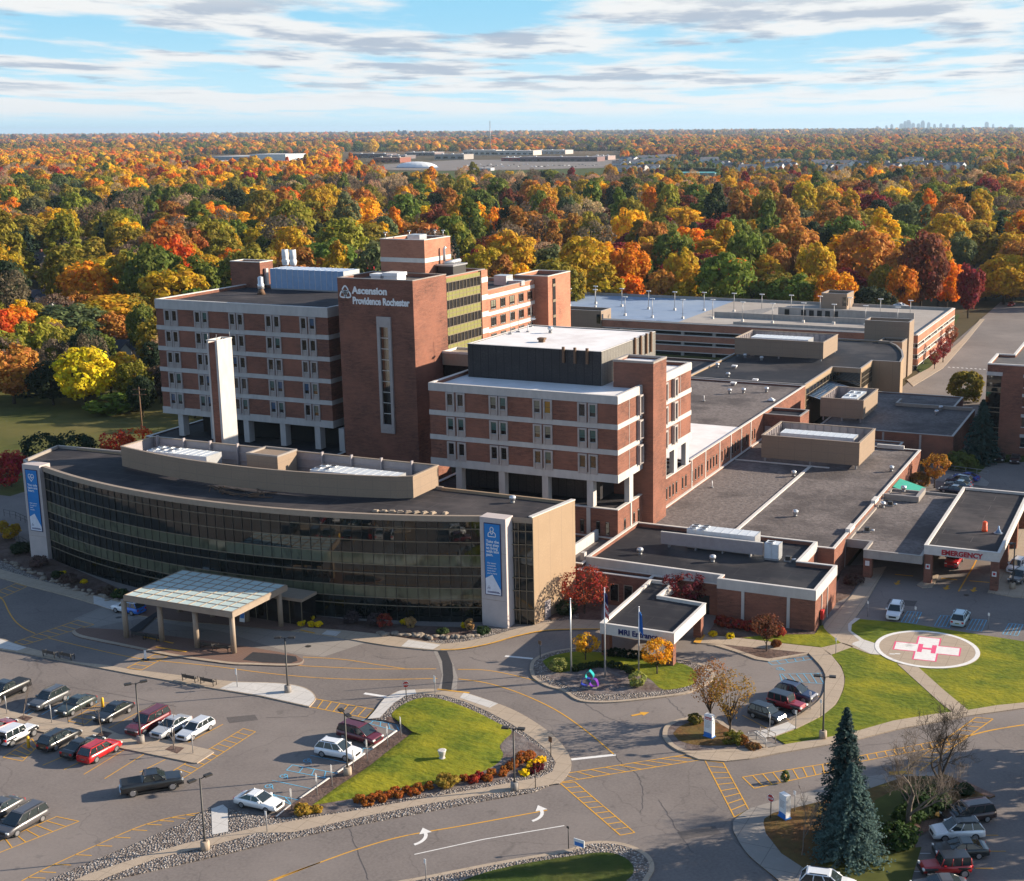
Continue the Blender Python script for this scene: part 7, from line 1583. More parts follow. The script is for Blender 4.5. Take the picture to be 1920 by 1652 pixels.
shrub(1455, 1212, .7, .9, (.2, .07, .02), 'small rusty shrub left of the MRI wing corner'); shrub(1812, 752, 4.6, 7.4, (.20, .155, .02), 'big round mustard bush beside the office building', sz=.45, ncl=50, nl=36); shrub(1800, 876, 3.6, 2.6, (.10, .12, .02), 'wide yellow green hedge below the office spruce', sz=.26, ncl=34); shrub(1725, 912, 2.4, 2.6, (.24, .13, .03), 'tawny bush beside the green awning', sz=.2); shrub(1600, 1093, 1.6, 1.2, (.09, .05, .04), 'dark twiggy bush at the ambulance porch corner', nl=14); shrub(1472, 1466, .5, 1.3, (.10, .14, .04), 'young plant pushed up through the striped median', z=.02, sz=.1, ncl=10)
mums = {'orange': [(675, 1503), (690, 1507), (699, 1499), (711, 1492), (717, 1502), (730, 1493), (741, 1485), (749, 1494), (762, 1485), (776, 1490), (784, 1482), (806, 1479), (870, 1464), (914, 1462), (921, 1454), (941, 1454), (947, 1445), (957, 1441), (963, 1436), (976, 1431), (978, 1420), (990, 1426), (995, 1418)], 'red': [(887, 1466), (898, 1459)], 'yellow': [(984, 1452), (992, 1443), (1001, 1436), (1016, 1428)], 'maroon': [(1000, 1448), (1009, 1443)]}
mt_ = {'orange': (.36, .115, .02), 'red': (.30, .03, .015), 'yellow': (.80, .58, .01), 'maroon': (.12, .008, .012)}
order = ['lowest left', 'second from the left', 'third from the left', 'fourth from the left', 'fifth from the left', 'sixth from the left', 'seventh from the left', 'eighth from the left', 'ninth from the left', 'tenth from the left', 'eleventh from the left', 'twelfth from the left', 'thirteenth, just right of the tawny grass']
for c, lst in mums.items():
    for k, (x, y) in enumerate(lst):
        lb = f'{c} chrysanthemum mound in the lawn flower bed, '+(order[k] if k < len(order) and c == 'orange' else ('beside the corner lamp post' if c == 'orange' else ['lowest', 'second up', 'third up', 'topmost'][k]+' of its colour'))
        if c == 'orange' and k >= len(order): lb = 'rust orange chrysanthemum mound in the cluster left of the corner lamp post'
        shrub(x, y, qt.uniform(.5, .72), qt.uniform(.5, .75), jit(mt_[c], qt), lb, name='chrysanthemum', cat='flower', group=f'{c} chrysanthemums in the lawn bed', sz=.08, ncl=14, nl=30)
# ================================================================ WOODS
# crown templates (unit: radius 5 m, height about 11 m)
TM = {}
def template(key, L, trunk): L.wood(trunk); TM[key] = L.mesh('tree_'+key, ('leaf', 'bark'))
for k in range(5): template(f'r{k}', broadleaf(100+k, 5.2, 11.5, 1.2, 120, 34, .40, ['round', 'dome', 'round', 'vase', 'dome'][k]), trunkmb(.28, 6))
for k in range(2): template(f't{k}', broadleaf(120+k, 3.4, 13.5, 1.0, 100, 32, .36, 'tall'), trunkmb(.25, 9))
for k in range(2): template(f's{k}', broadleaf(130+k, 5.0, 11.5, 1.6, 100, 26, .26, 'vase', .1), limbs(130+k, 4.4, 11, 2.5, .28, 11))
for k in range(2): template(f'c{k}', conifer(140+k, 3.6, 13, .4, 24, 13, 9, .55), trunkmb(.25, 8))
for k in range(2): template(f'f{k}', broadleaf(150+k, 6.2, 11, -.5, 60, 22, .8, 'dome'), trunkmb(.28, 4))
SILH = [(290, 560), (420, 533), (421, 497), (497, 497), (500, 505), (630, 525), (711, 520), (711, 447), (841, 443), (845, 500), (921, 498), (922, 512), (1050, 515), (1054, 548), (1365, 565), (1412, 545), (1575, 572), (1788, 582), (1720, 710), (1840, 700), (1920, 640), (1920, 1652), (0, 1652), (0, 905), (45, 870), (110, 835), (235, 840), (310, 780)]
def inpoly(x, y, poly):
    c = False; n = len(poly)
    for i in range(n):
        (x1, y1), (x2, y2) = poly[i], poly[i-1]
        if (y1 > y) != (y2 > y) and x < (x2-x1)*(y-y1)/(y2-y1)+x1: c = not c
    return c
HARD = [[(640, 322), (640, 285), (1170, 283), (1160, 350), (1000, 356), (860, 356), (850, 362), (725, 358), (715, 330)], [(1255, 362), (1262, 318), (1345, 318), (1345, 362)], [(395, 322), (395, 290), (560, 288), (565, 322)]]
CLEAR = list(HARD)                                # clearings: photo-pixel polygons of open ground
def clear(*p): CLEAR.append(list(p))
def blocked(p):
    if -205 < p.x < 30 and p.y < 432 and p.y > -50 and not (p.x < -178 and p.y > 205): return True
    if p.x > -64 and p.y < 500: return True
    if -420 < p.x < -165 and p.y < 240: return True
    x, y = P((p.x, p.y, 0)); return any(inpoly(x, y, c) for c in CLEAR)
trees = []
KINDT = {'E': 'c', 'BE': 'c', 'T': 's', 'BG': 's'}
def named(px, ytop, wpx, tint, key=None, h=None):
    h = h or (16 if tint == 'E' else 15 if px < 330 and ytop > 500 else 19); wpx *= 1.16; key = key or KINDT.get(tint, 'r')+str(len(trees) % 2 if KINDT.get(tint) else len(trees) % 5)
    p = G(px, ytop, h)
    if blocked(p):
        p = onY(px, ytop, (434+(px*37 % 40)) if px < 1700 else 524); h = max(8, p.z)
    d = p.y/ray(px, ytop).y if abs(ray(px, ytop).y) > 1e-6 else 1
    dist = (p-Vector((0, 0, CAMH))).dot(CF); w = wpx*dist/F
    base = {'r': (10.4, 11.5), 't': (6.8, 13.5), 's': (10, 11.5), 'c': (7.2, 13), 'f': (12.4, 11)}[key[0]]
    trees.append((Vector((p.x, p.y, -.1)), key, w/base[0], h/base[1], tint))
for a in [(150, 645, 105, 'LY'), (45, 660, 46, 'E', 'c0', 11), (22, 568, 95, 'O'), (66, 590, 85, 'YG'), (128, 562, 125, 'GG'), (205, 548, 140, 'YO'), (252, 545, 80, 'GO'), (15, 640, 110, 'OB'), (88, 668, 60, 'YG'), (180, 474, 125, 'YO'), (245, 480, 105, 'GO'), (318, 490, 95, 'YO'), (300, 517, 38, 'E'), (350, 478, 90, 'OB'), (392, 470, 75, 'YO'), (228, 655, 62, 'YO', 'r1', 12), (283, 632, 60, 'DG', 't0'), (262, 700, 50, 'DG', 'r0', 10), (305, 770, 75, 'DG', 'f1', 6), (215, 735, 92, 'G', 'f0', 5), (12, 500, 80, 'BG'), (110, 480, 90, 'BG'), (150, 540, 60, 'OB'), (100, 610, 50, 'GO'),
          (40, 398, 120, 'GO'), (90, 405, 80, 'YO'), (150, 405, 48, 'E'), (285, 396, 44, 'E'), (205, 412, 50, 'E'), (240, 420, 105, 'BG'), (330, 422, 105, 'BG'), (150, 440, 100, 'BG'), (380, 440, 90, 'BG'), (451, 398, 95, 'RB'), (437, 460, 60, 'O'), (540, 430, 92, 'YG'), (585, 434, 60, 'DG'), (652, 410, 105, 'Y'), (668, 446, 74, 'DG'), (703, 490, 62, 'R'), (612, 472, 70, 'O'), (490, 470, 90, 'OB'), (565, 470, 84, 'GO'), (520, 490, 50, 'OB'), (745, 405, 70, 'OB'), (570, 385, 60, 'D'),
          (870, 403, 110, 'YO'), (800, 418, 80, 'O'), (892, 463, 62, 'R'), (955, 453, 98, 'G'), (985, 414, 110, 'OB'), (925, 405, 60, 'YG'), (1058, 403, 92, 'YO'), (1020, 385, 80, 'OB'), (1130, 450, 66, 'YO'), (1163, 450, 92, 'D', 'r1'), (1090, 440, 62, 'GO'), (1192, 395, 72, 'G'), (1120, 395, 70, 'GG'), (1266, 386, 128, 'Y', 'r1', 22), (1215, 452, 64, 'OB'), (1332, 440, 76, 'YO', 't0', 22), (1385, 470, 70, 'O', 't1', 20), (1440, 470, 66, 'YO', 't0', 20), (1542, 466, 90, 'RO'), (1618, 428, 150, 'Y', 'r4', 24), (1692, 492, 62, 'O'), (1745, 458, 84, 'GG'), (1838, 400, 82, 'YO', 't1', 22), (1892, 385, 100, 'YO'), (1888, 472, 96, 'YO'), (1700, 372, 92, 'RB'), (1762, 378, 70, 'YO'), (1530, 376, 66, 'GG'), (1598, 392, 80, 'GO'), (1350, 366, 105, 'D'), (1412, 408, 90, 'GO'), (1480, 448, 42, 'E'), (1502, 444, 44, 'E'), (1050, 354, 24, 'E', 'c0', 20), (1066, 350, 28, 'E', 'c1', 20), (917, 372, 16, 'E', 'c1'), (1640, 530, 80, 'DG'), (1728, 545, 66, 'GG'), (1795, 530, 60, 'OB'), (1850, 522, 70, 'YO'), (1900, 520, 60, 'OB'), (1570, 500, 80, 'O'), (1510, 510, 60, 'YO'), (1460, 505, 60, 'OB'), (1300, 490, 70, 'YO'), (1240, 500, 60, 'OB'), (1180, 510, 55, 'O'), (1110, 505, 60, 'GO'), (1280, 520, 60, 'YO'), (1350, 520, 60, 'GO'), (1660, 490, 60, 'GO'), (1780, 480, 60, 'O'), (1820, 490, 55, 'D'), (1110, 345, 62, 'Y', 'r0'), (870, 350, 48, 'Y', 'r0'), (815, 360, 46, 'O', 'r2')]: named(*a)
for px, py, w, h, tn, lb in ((1768, 680, 5.5, 7.5, 'D', 0), (1782, 655, 5, 7.5, 'RB', 0), (1752, 692, 4.5, 6, 'D', 0)):
    p = G(px, py); trees.append((Vector((p.x, p.y, 0)), 's1', w/10, h/11.5, tn))
# clearings with buildings far out
clear((320, 326), (340, 290), (570, 290), (590, 322)); clear((630, 320), (640, 285), (1170, 283), (1160, 356), (1000, 358), (850, 352), (830, 338), (720, 336)); clear((1150, 356), (1150, 296), (1350, 294), (1345, 362), (1250, 362)); clear((1330, 356), (1350, 300), (1640, 299), (1640, 354)); clear((1640, 354), (1650, 304), (1840, 302), (1845, 352))
clear((1500, 468), (1530, 448), (1700, 455), (1720, 478), (1560, 488)); clear((1650, 490), (1700, 472), (1780, 490), (1760, 510)); clear((930, 332), (940, 316), (1090, 318), (1100, 336)); clear((1440, 420), (1450, 410), (1495, 410), (1495, 428))
HOUSES = [(93, 512, 60, 'dark blue house with a steep dark gable among bare trees', 1, (.05, .055, .075), (.06, .055, .055)), (86, 482, 44, 'white gabled house behind the dark blue one', 0, (.6, .6, .62), (.07, .075, .10)), (62, 580, 75, 'low white house with grey hip roof at the left', 0, (.62, .62, .64), (.07, .08, .11)), (232, 672, 55, 'low house with dark roof behind the lime yellow tree', 0, (.25, .22, .2), (.06, .06, .075)), (80, 712, 40, 'red brick house with white gable beside the spruce', 0, (.22, .07, .05), (.10, .09, .09)), (40, 724, 26, 'pale house half hidden at the left edge', 0, (.55, .56, .6), (.09, .08, .08)),
          (340, 458, 14, 'white gabled cottage deep in the bare wood', 0, (.7, .7, .68), (.10, .09, .09)), (392, 478, 24, 'pale cottage left of the brick stair penthouse', 0, (.55, .52, .48), (.08, .07, .07)), (575, 430, 40, 'grey roofed house in the olive trees', 0, (.35, .33, .3), (.10, .09, .10)), (622, 482, 46, 'brown roofed house with a white dormer beside the dark green tree', 0, (.6, .58, .56), (.07, .06, .065)), (725, 412, 44, 'long low dark roofed house above the lift penthouse', 0, (.3, .28, .27), (.045, .05, .07)), (1070, 498, 56, 'grey white house right of the stair tower among yellow trees', 1, (.5, .5, .52), (.075, .075, .09)), (1468, 412, 34, 'white gabled house in the dark evergreens at the right', 0, (.65, .64, .66), (.03, .03, .045)), (1780, 430, 40, 'pale house among yellow trees at the right', 0, (.55, .5, .46), (.2, .15, .13)), (1722, 502, 44, 'house with pale blue roof near the small scarlet tree', 0, (.35, .33, .33), (.25, .27, .33)), (1400, 480, 18, 'tan house end between the orange trees', 0, (.5, .42, .36), (.2, .15, .12)), (1835, 533, 60, 'long dark brown house behind the far car park', 0, (.11, .08, .08), (.06, .05, .06))]
for px, py, w, *_ in HOUSES: clear((px-w*.5, py+w*.75+8), (px-w*.5, py-w*.25), (px+w*.5, py-w*.25), (px+w*.5, py+w*.75+8))
def pal(px, py, q):  # autumn tints by region; brighter left also paints in sun, duller right cloud shade
    n = q.random()
    def pick(s): return q.choice(s.split())
    if py > 395: return pick('YO YO OB OB O Y GO GO GO GO G G G BG BG BG BG BG E DG DG YG GG') if px < 760 else pick('YO YO OB OB OB O Y GO GO GO G G D RB E DG BG BG YG GG')
    if px < 950:
        if py > 372: return pick('T T BG YG Y G G O GO GG DG')
        if py > 355: return pick('T T Y Y O YO OB G R')
        if py > 322: return pick('O RO RO O Y D GO OB Y Y YO YO T')
        if py > 296: return pick('O O Y Y RO YO GO O OB')
        if py > 280: return pick('Y YO GO O OB OB G')
        return pick('OB P P YO RB P O E')
    if py > 335: return pick('BG BG BG OB OB OB D GO GO YO O E DG BG T G') 
    if py > 322: return pick('OB O YO BG RB GO D')
    if py > 296: return pick('G DG E G OB YO')
    if py < 285 and px < 1150 and q.random() < .55: return 'P'
    if py > 262: return pick('D RB OB OB OB YO O G DG E BG') if px > 1200 else pick('OB YO O RB BG G GO')
    return pick('P P BG P OB P RB')
q = random.Random(42)

dense = list(trees); cell = {}
def near(p, r):
    cx_, cy_ = int(p.x//14), int(p.y//14)
    for i in (-1, 0, 1):
        for j in (-1, 0, 1):
            for t in cell.get((cx_+i, cy_+j), ()):
                if hypot(t.x-p.x, t.y-p.y) < r: return True
    return False
for t in trees: cell.setdefault((int(t[0].x//14), int(t[0].y//14)), []).append(t[0])
cand = []
fwd = Vector((CF.x, CF.y)).normalized(); sd = Vector((fwd.y, -fwd.x))
def strip_fill(d0, d1, step, smin, smax, keys, sz=1.0):
    d = d0
    while d < d1:
        lo, hi = -(PX+140)/F*d, (1920-PX+140)/F*d; s = lo
        while s < hi:
            p = Vector((*(fwd*(d+q.uniform(-.5, .5)*step)+sd*(s+q.uniform(-.5, .5)*step)), -.12)); s += step
            thin = blocked(p)
            if thin and any(inpoly(*P(p), c) for c in HARD): continue
            if thin and (d < 1500 or q.random() < .5 or p.x < -60000): continue
            if d < 1500 and near(p, step*.6): continue
            x, y = P(p); tn = pal(x, y, q)
            # woods have their own patches of one species
            sc_ = 1 if d < 1100 else .45
            g_ = sin(p.x*.021*sc_+p.y*.008*sc_)+sin(p.y*.024*sc_-p.x*.011*sc_+2)+.8*sin(p.x*.043*sc_+p.y*.05*sc_+1)
            if q.random() < (.36 if y > 395 else .6) and not (y < 320 and y > 296 and x > 1150):
                if g_ > 1.1: tn = q.choice('O RO O OB Y'.split() if x < 950 else 'OB OB O YO'.split())
                elif g_ > .35: tn = q.choice('YO YO GO Y'.split())
                elif g_ < -1.2: tn = q.choice('BG BG T BG'.split() if y > 300 else 'OB BG RB'.split())
                elif g_ < -.55: tn = q.choice('G GO DG YG G E'.split())
            key = KINDT.get(tn); key = key+str(q.randrange(2)) if key else q.choice(keys)
            a = q.uniform(smin, smax)*sz*(.42 if thin else 1)
            if thin and tn in ('O', 'RO', 'Y', 'T'): tn = q.choice(('G', 'DG', 'E', 'OB'))
            if key[0] == 'c': a *= .8
            cand.append((p, key, a*q.uniform(.8, 1.15), a*q.uniform(.72, 1.25), tn))
        d += step*.85
strip_fill(235, 430, 11, .9, 1.25, ['r0', 'r1', 'r2', 'r3', 'r4', 't0', 't1'])
strip_fill(430, 1000, 18.5, 1.45, 2.35, ['r0', 'r1', 'r2', 'r3', 'r4', 'r0', 'r2', 't0', 't1'])
strip_fill(1000, 2300, 20, 1.4, 2.1, ['r0', 'r1', 'r2', 'r4', 't0'])
strip_fill(2300, 4200, 20, 1.2, 1.7, ['f0', 'f1'])
strip_fill(4200, 9000, 45, 1.3, 2.0, ['f0', 'f1'], 1.3)
strip_fill(9000, 22000, 160, 1.2, 1.9, ['f0', 'f1'], 2.3)
print('forest candidates', len(cand))
# those that show largest become trees of their own
def shown(t):
    x, y = P(t[0]+Vector((0, 0, 9*t[3]))); return 0 <= x <= 1920 and not inpoly(x, y, SILH)
single = [t for t in trees if shown(t)]; rest = []
room = 285-len(single)
cand.sort(key=lambda t: t[0].length)
for t in cand:
    if room > 0 and shown(t): single.append(t); room -= 1
    elif shown(t) or t[0].length < 900: rest.append(t)
def region(p):
    x, y = P(p)
    if x < 290: a = 'left of the ward block'
    elif x < 640: a = 'above the ward block roof'
    elif x < 850: a = 'behind the sign tower'
    elif x < 1060: a = 'behind the rear wing'
    elif x < 1420: a = 'behind the left half of the garage'
    elif x < 1760: a = 'behind the right half of the garage'
    else: a = 'beyond the far car park'
    return a
def sizew(t): w = max(t[2], t[3]); return 'large' if w > 1.6 else 'medium' if w > 1.1 else 'small'
SHP = {'r': 'round', 't': 'upright', 's': 'open', 'c': 'pointed', 'f': 'low'}
drafts = {}
for t in single:
    nb = min((o for o in single if o is not t), key=lambda o: (o[0]-t[0]).length)
    lb = f"{sizew(t)} {SHP[t[1][0]]} {CNAME[t[4]]} tree {region(t[0])}, next to a {CNAME[nb[4]]} tree"
    drafts.setdefault(lb, []).append(t)
ORD = ['first', 'second', 'third', 'fourth', 'fifth', 'sixth', 'seventh', 'eighth', 'ninth']
src = {}
for lb, ts in drafts.items():
    ts.sort(key=lambda t: P(t[0])[0])
    for k, t in enumerate(ts):
        l2 = lb if len(ts) == 1 else lb.replace(', next to', f', {ORD[min(k, 8)]} from the left next to')
        nm = {'c': 'conifer', 's': 'bare_tree' if t[4] in ('T', 'BG') else 'open_tree', 't': 'poplar'}.get(t[1][0], 'broadleaf_tree')
        o = bpy.data.objects.new(nm, TM[t[1]]); COL.objects.link(o); o.location = t[0]; o.scale = (t[2], t[2], t[3]); o.rotation_euler = (0, 0, q.uniform(0, 6.28)); o['tint'] = jit(TINT[t[4]], q, .14)
        tag(o, ' '.join(l2.split()[:16]), 'tree', 'trees of the autumn wood'); src.setdefault(t[1], o)
        if t[1][0] == 'c': o['category'] = 'conifer'
print('single trees', len(single), 'mass', len(rest))
# everything farther is one mass: points that carry the same crowns
keys = sorted(TM)
for k in keys:
    if k not in src:
        o = bpy.data.objects.new('broadleaf_tree', TM[k]); COL.objects.link(o); t = min(rest, key=lambda r: abs(r[0].length-900)); o.location = t[0]+Vector((q.uniform(-9, 9), q.uniform(-9, 9), 0)); o['tint'] = TINT['OB']; o.scale = (.9,)*3
        tag(o, f'distant rusty brown tree in the middle of the far wood beyond the mall field {len(src)}'.rstrip('0123456789 '), 'tree', 'trees of the autumn wood'); src[k] = o
me = bpy.data.meshes.new('forest'); me.from_pydata([tuple(t[0]) for t in rest], [], [])
def attr(n, ty, vals, key):
    a = me.attributes.new(n, ty, 'POINT'); a.data.foreach_set(key, vals)
attr('tint', 'FLOAT_COLOR', [v for t in rest for v in (*jit(TINT[t[4]], q, .16), 1)], 'color')
attr('scl', 'FLOAT_VECTOR', [v for t in rest for v in (t[2], t[2], t[3])], 'vector')
attr('rot', 'FLOAT_VECTOR', [v for t in rest for v in (0, 0, q.uniform(0, 6.28))], 'vector')
attr('pick', 'INT', [keys.index(t[1]) for t in rest], 'value')
fo = bpy.data.objects.new('forest', me); COL.objects.link(fo); fo['kind'] = 'stuff'; fo['label'] = 'mass of autumn woods stretching to the horizon'; fo['category'] = 'forest'
ng = bpy.data.node_groups.new('forest_growth', 'GeometryNodeTree'); ng.interface.new_socket('Geometry', in_out='INPUT', socket_type='NodeSocketGeometry'); ng.interface.new_socket('Geometry', in_out='OUTPUT', socket_type='NodeSocketGeometry')
gi = ng.nodes.new('NodeGroupInput'); go = ng.nodes.new('NodeGroupOutput'); ip = ng.nodes.new('GeometryNodeInstanceOnPoints'); g2i = ng.nodes.new('GeometryNodeGeometryToInstance')
for k in reversed(keys):
    oi = ng.nodes.new('GeometryNodeObjectInfo'); oi.inputs['Object'].default_value = src[k]; oi.inputs['As Instance'].default_value = False; oi.transform_space = 'ORIGINAL'; ng.links.new(oi.outputs['Geometry'], g2i.inputs[0])
def na(n, ty): a = ng.nodes.new('GeometryNodeInputNamedAttribute'); a.data_type = ty; a.inputs[0].default_value = n; return a.outputs[0]
ng.links.new(gi.outputs[0], ip.inputs['Points']); ng.links.new(g2i.outputs[0], ip.inputs['Instance']); ip.inputs['Pick Instance'].default_value = True
ng.links.new(na('pick', 'INT'), ip.inputs['Instance Index']); ng.links.new(na('scl', 'FLOAT_VECTOR'), ip.inputs['Scale'])
e2r = ng.nodes.new('FunctionNodeEulerToRotation'); ng.links.new(na('rot', 'FLOAT_VECTOR'), e2r.inputs[0]); ng.links.new(e2r.outputs[0], ip.inputs['Rotation'])
ng.links.new(ip.outputs[0], go.inputs[0])
md = fo.modifiers.new('growth', 'NODES'); md.node_group = ng
# trees just outside the right edge whose long shadows cross the drive; three more are added to shade the emergency car park
for k, (x, y, key, a, tn) in enumerate([(3, 142, 'r1', 1.25, 'OB'), (9, 131, 'r2', 1.2, 'GO'), (14, 121, 's0', 1.2, 'OB'), (-1, 195, 'r0', 1.7, 'YO'), (8, 206, 'r3', 1.75, 'OB'), (12, 216, 'r4', 1.6, 'GO')]):
    o = bpy.data.objects.new('broadleaf_tree', TM[key]); COL.objects.link(o); o.location = (x, y, -.1); o.scale = (a,)*3; o.rotation_euler = (0, 0, k); o['tint'] = TINT[tn]
    tag(o, f"{CNAME[tn]} tree by the {'drive' if y < 150 else 'emergency car park'}, {['nearest', 'middle', 'farthest'][k % 3]} of three at the right", 'tree', 'trees at the right of the drive')
# ================================================================ FAR BUILDINGS
for nm, mt, pl in (('far_parking', 'asphalt', [(655, 312), (860, 300), (1165, 298), (1150, 314), (985, 318), (830, 320), (700, 318)]), ('far_field', 'lawn_dark', [(830, 321), (985, 319), (1150, 315), (1150, 350), (1000, 356), (860, 356), (730, 358), (720, 322)]), ('far_lane', 'field_grass', [(1150, 330), (1160, 312), (1345, 316), (1345, 336)]), ('far_yard', 'field_grass', [(330, 316), (350, 300), (600, 300), (640, 316)]), ('estate_ground', 'lawn_dark', [(1150, 326), (1155, 300), (1840, 300), (1840, 325)]), ('ball_field', 'lawn', [(1500, 466), (1560, 462), (1700, 462), (1720, 476), (1560, 486)]), ('school_yard', 'asphalt', [(1655, 489), (1700, 474), (1778, 490), (1758, 508)])): sheet(nm, [pl], mt, .05)
def cmat(c):
    k = 'wall_%02x%02x%02x' % tuple(int(min(1, x)*255) for x in c)
    if k not in MATS: plain(k, c, .8)
    return k
def house(px, py, w, label, two, wall, roof):
    g = G(px, py); dist = (g-Vector((0, 0, CAMH))).dot(CF); W = w*dist/F; D = W*.6; h = (5.4 if two else 3.0); rh = min(W*.28, 4.2)
    t = thing('house', label, 'house', tuple(g), -.35+((int(px)*37) % 9)*.12)
    wm, rm = cmat(wall), cmat(roof); part = MB(); part.box(-W/2, -D/2, -.2, W/2, D/2, h); e = W/2
    part.face([(-e, -D/2, h), (-e, 0, h+rh), (-e, D/2, h)][::-1]); part.face([(e, -D/2, h), (e, 0, h+rh), (e, D/2, h)]); part.build('wall', wm, t, True)
    mb = MB(); o_ = .4
    for s in (-1, 1): mb.face([(-e-o_, s*(D/2+o_), h-.25), (e+o_, s*(D/2+o_), h-.25), (e+o_, 0, h+rh+.1), (-e-o_, 0, h+rh+.1)][::s])
    mb.build('roof', rm, t, True)
    gx = W*.2; mb = MB(); gw_ = W*.17; mb.face([(gx-gw_, -D/2-1.2, h), (gx+gw_, -D/2-1.2, h), (gx, -D/2-1.2, h+rh*.7)]); mb.box(gx-gw_, -D/2-1.2, -.2, gx+gw_, -D/2, h); mb.build('gable', cmat(tuple(min(.75, x+.2) for x in wall)), t, True)
    mb = MB()
    for s in (-1, 1): mb.face([(gx+s*(gw_+.3), -D/2-1.5, h-.2), (gx, -D/2-1.5, h+rh*.7+.12), (gx, 0, h+rh*.7+.12), (gx+s*(gw_+.3), 0, h-.2)])
    mb.build('gable_roof', rm, t, True)
    mb = MB(); mb.box(-W*.3, -.4, h, -W*.3+.9, .5, h+rh+1.2); mb.build('chimney', 'brick_red', t, True)
    for k in range(3): x = -W*.38+k*W*.17; mb = MB(); mb.box(x, -D/2-.04, 1.0, x+W*.08, -D/2, 2.3); mb.build('window', 'glass_dark', t, True)
    return t
for hh in HOUSES: house(*hh)
def bigbox(name, label, px0, px1, py, hpx, wall, roof, depth=60, cat='building', strip=None, group=None, units=0):
    a, b = G(px0, py), G(px1, py); d = (b-a); L = d.length; c = (a+b)/2; dist = (c-Vector((0, 0, CAMH))).dot(CF); H = hpx*dist/F
    t = thing(name, label, cat, tuple(c), atan2(d.y, d.x), group); mb = MB(); mb.box(-L/2, 0, -.2, L/2, depth, H); mb.build('wall', cmat(wall), t, True)
    mb = MB(); mb.box(-L/2-.3, -.3, H, L/2+.3, depth+.3, H+.5); mb.build('roof', cmat(roof), t, True)
    if strip: mb = MB(); n = max(2, int(L/14)); [mb.box(-L/2+L*k/n+L*.2/n, -.15, H*.15, -L/2+L*(k+.8)/n, 0, H*.55) for k in range(n)]; mb.build('shop_front' if strip == 'shop' else 'window', 'glass_dark', t, True)
    for k in range(units): mb = MB(); x = -L/2+L*(k+.5)/units; mb.box(x-2, depth*.3, H+.5, x+2, depth*.3+5, H+2.5); mb.build('roof_unit', 'metal_light', t, True)
    return t
bigbox('warehouse', 'long pale grey warehouse with a white end among orange trees', 398, 470, 303, 9, (.30, .33, .38), (.5, .5, .52), 120)
bigbox('warehouse', 'white tall block at the right end of the pale warehouse', 470, 536, 303, 13, (.62, .63, .66), (.6, .6, .62), 90); bigbox('warehouse', 'low grey blue shed left of the pale warehouse', 330, 400, 310, 7, (.20, .23, .30), (.4, .4, .42), 60); bigbox('warehouse', 'low white wing right of the white block', 536, 556, 302, 7, (.6, .6, .62), (.6, .6, .62), 60)
for k, (x0, x1, y, h, w_, r_, lb) in enumerate([(660, 725, 296, 7, (.10, .07, .08), (.16, .15, .17), 'low dark brick shop at the left end of the mall'), (720, 760, 298, 6, (.15, .12, .13), (.2, .2, .22), 'grey brown shop left of the big mall hall'), (700, 750, 305, 9, (.22, .07, .045), (.3, .2, .15), 'red brick hall in front of the mall beside the white dome'), (815, 870, 299, 9, (.30, .27, .25), (.25, .24, .25), 'blank grey beige mall hall'), (868, 930, 291, 9, (.48, .42, .36), (.6, .56, .5), 'cream parapet mall block with stepped front'), (925, 1000, 291, 8, (.52, .46, .40), (.6, .56, .52), 'long cream mall block with roof units'), (940, 975, 302, 6, (.30, .05, .04), (.5, .48, .47), 'red fronted shop in the middle of the mall'), (1000, 1060, 289, 7, (.45, .4, .37), (.6, .58, .56), 'pale mall block right of the cream one'), (975, 1120, 303, 8, (.16, .09, .09), (.22, .19, .2), 'long dark brick strip mall right of the red shop'), (1110, 1140, 300, 7, (.3, .22, .2), (.4, .33, .32), 'small brown shop at the right end of the strip mall'), (760, 815, 292, 6, (.2, .15, .15), (.55, .53, .52), 'distant low shop behind the white dome')]):
    bigbox('shop_building', lb, x0, x1, y, h, w_, r_, 55, strip='shop', group='shops of the far mall', units=3)
bigbox('teal_hall', 'low hall with teal roof before the condominiums', 1266, 1340, 332, 7, (.16, .25, .26), (.05, .30, .32), 50)
bigbox('low_pavilion', 'tiny white flat pavilion in the wood below the mall', 898, 920, 320, 4, (.45, .45, .47), (.6, .6, .62), 20)
dm = thing('sports_dome', 'white inflated dome beside the red brick hall', 'dome', tuple(G(782, 314))); dist = G(782, 314).dot(CF); mb = MB(); rx, rz = 42*dist/F, 11*dist/F; n = 20
for i in range(6):
    for k in range(n):
        f = lambda i, k: (rx*cos(i*pi/12)*cos(2*pi*k/n), rx*.6*cos(i*pi/12)*sin(2*pi*k/n), rz*sin(i*pi/12)); mb.face([f(i, k), f(i, k+1), f(i+1, k+1), f(i+1, k)], 0, True)
mb.build('membrane', 'white_paint', dm, True); mb = MB(); mb.tube([(rx*1.01*cos(2*pi*k/24), rx*.61*sin(2*pi*k/24), .6) for k in range(25)], .8, 4); mb.build('anchor_ring', 'metal_blue', dm, True)
g = G(920, 290); dist = g.dot(CF); th = 62*dist/F
tm = thing('radio_mast', 'tall thin radio mast rising above the mall to the skyline', 'mast', tuple(g)); mb = MB()
for s in range(3): a = s*2.094; mb.tube([(1.6*cos(a), 1.6*sin(a), 0), (.5*cos(a), .5*sin(a), th)], .35, 4)
mb.build('leg', 'metal_grey', tm, True); mb = MB()
for k in range(14): z = th*k/14; r = 1.6-1.1*k/14; mb.tube([(r*cos(a), r*sin(a), z+(3 if i % 2 else 0)) for i, a in enumerate([0, 2.094, 4.188, 6.283])], .2, 3)
mb.build('lattice', 'metal_grey', tm, True)
qc = random.Random(8)
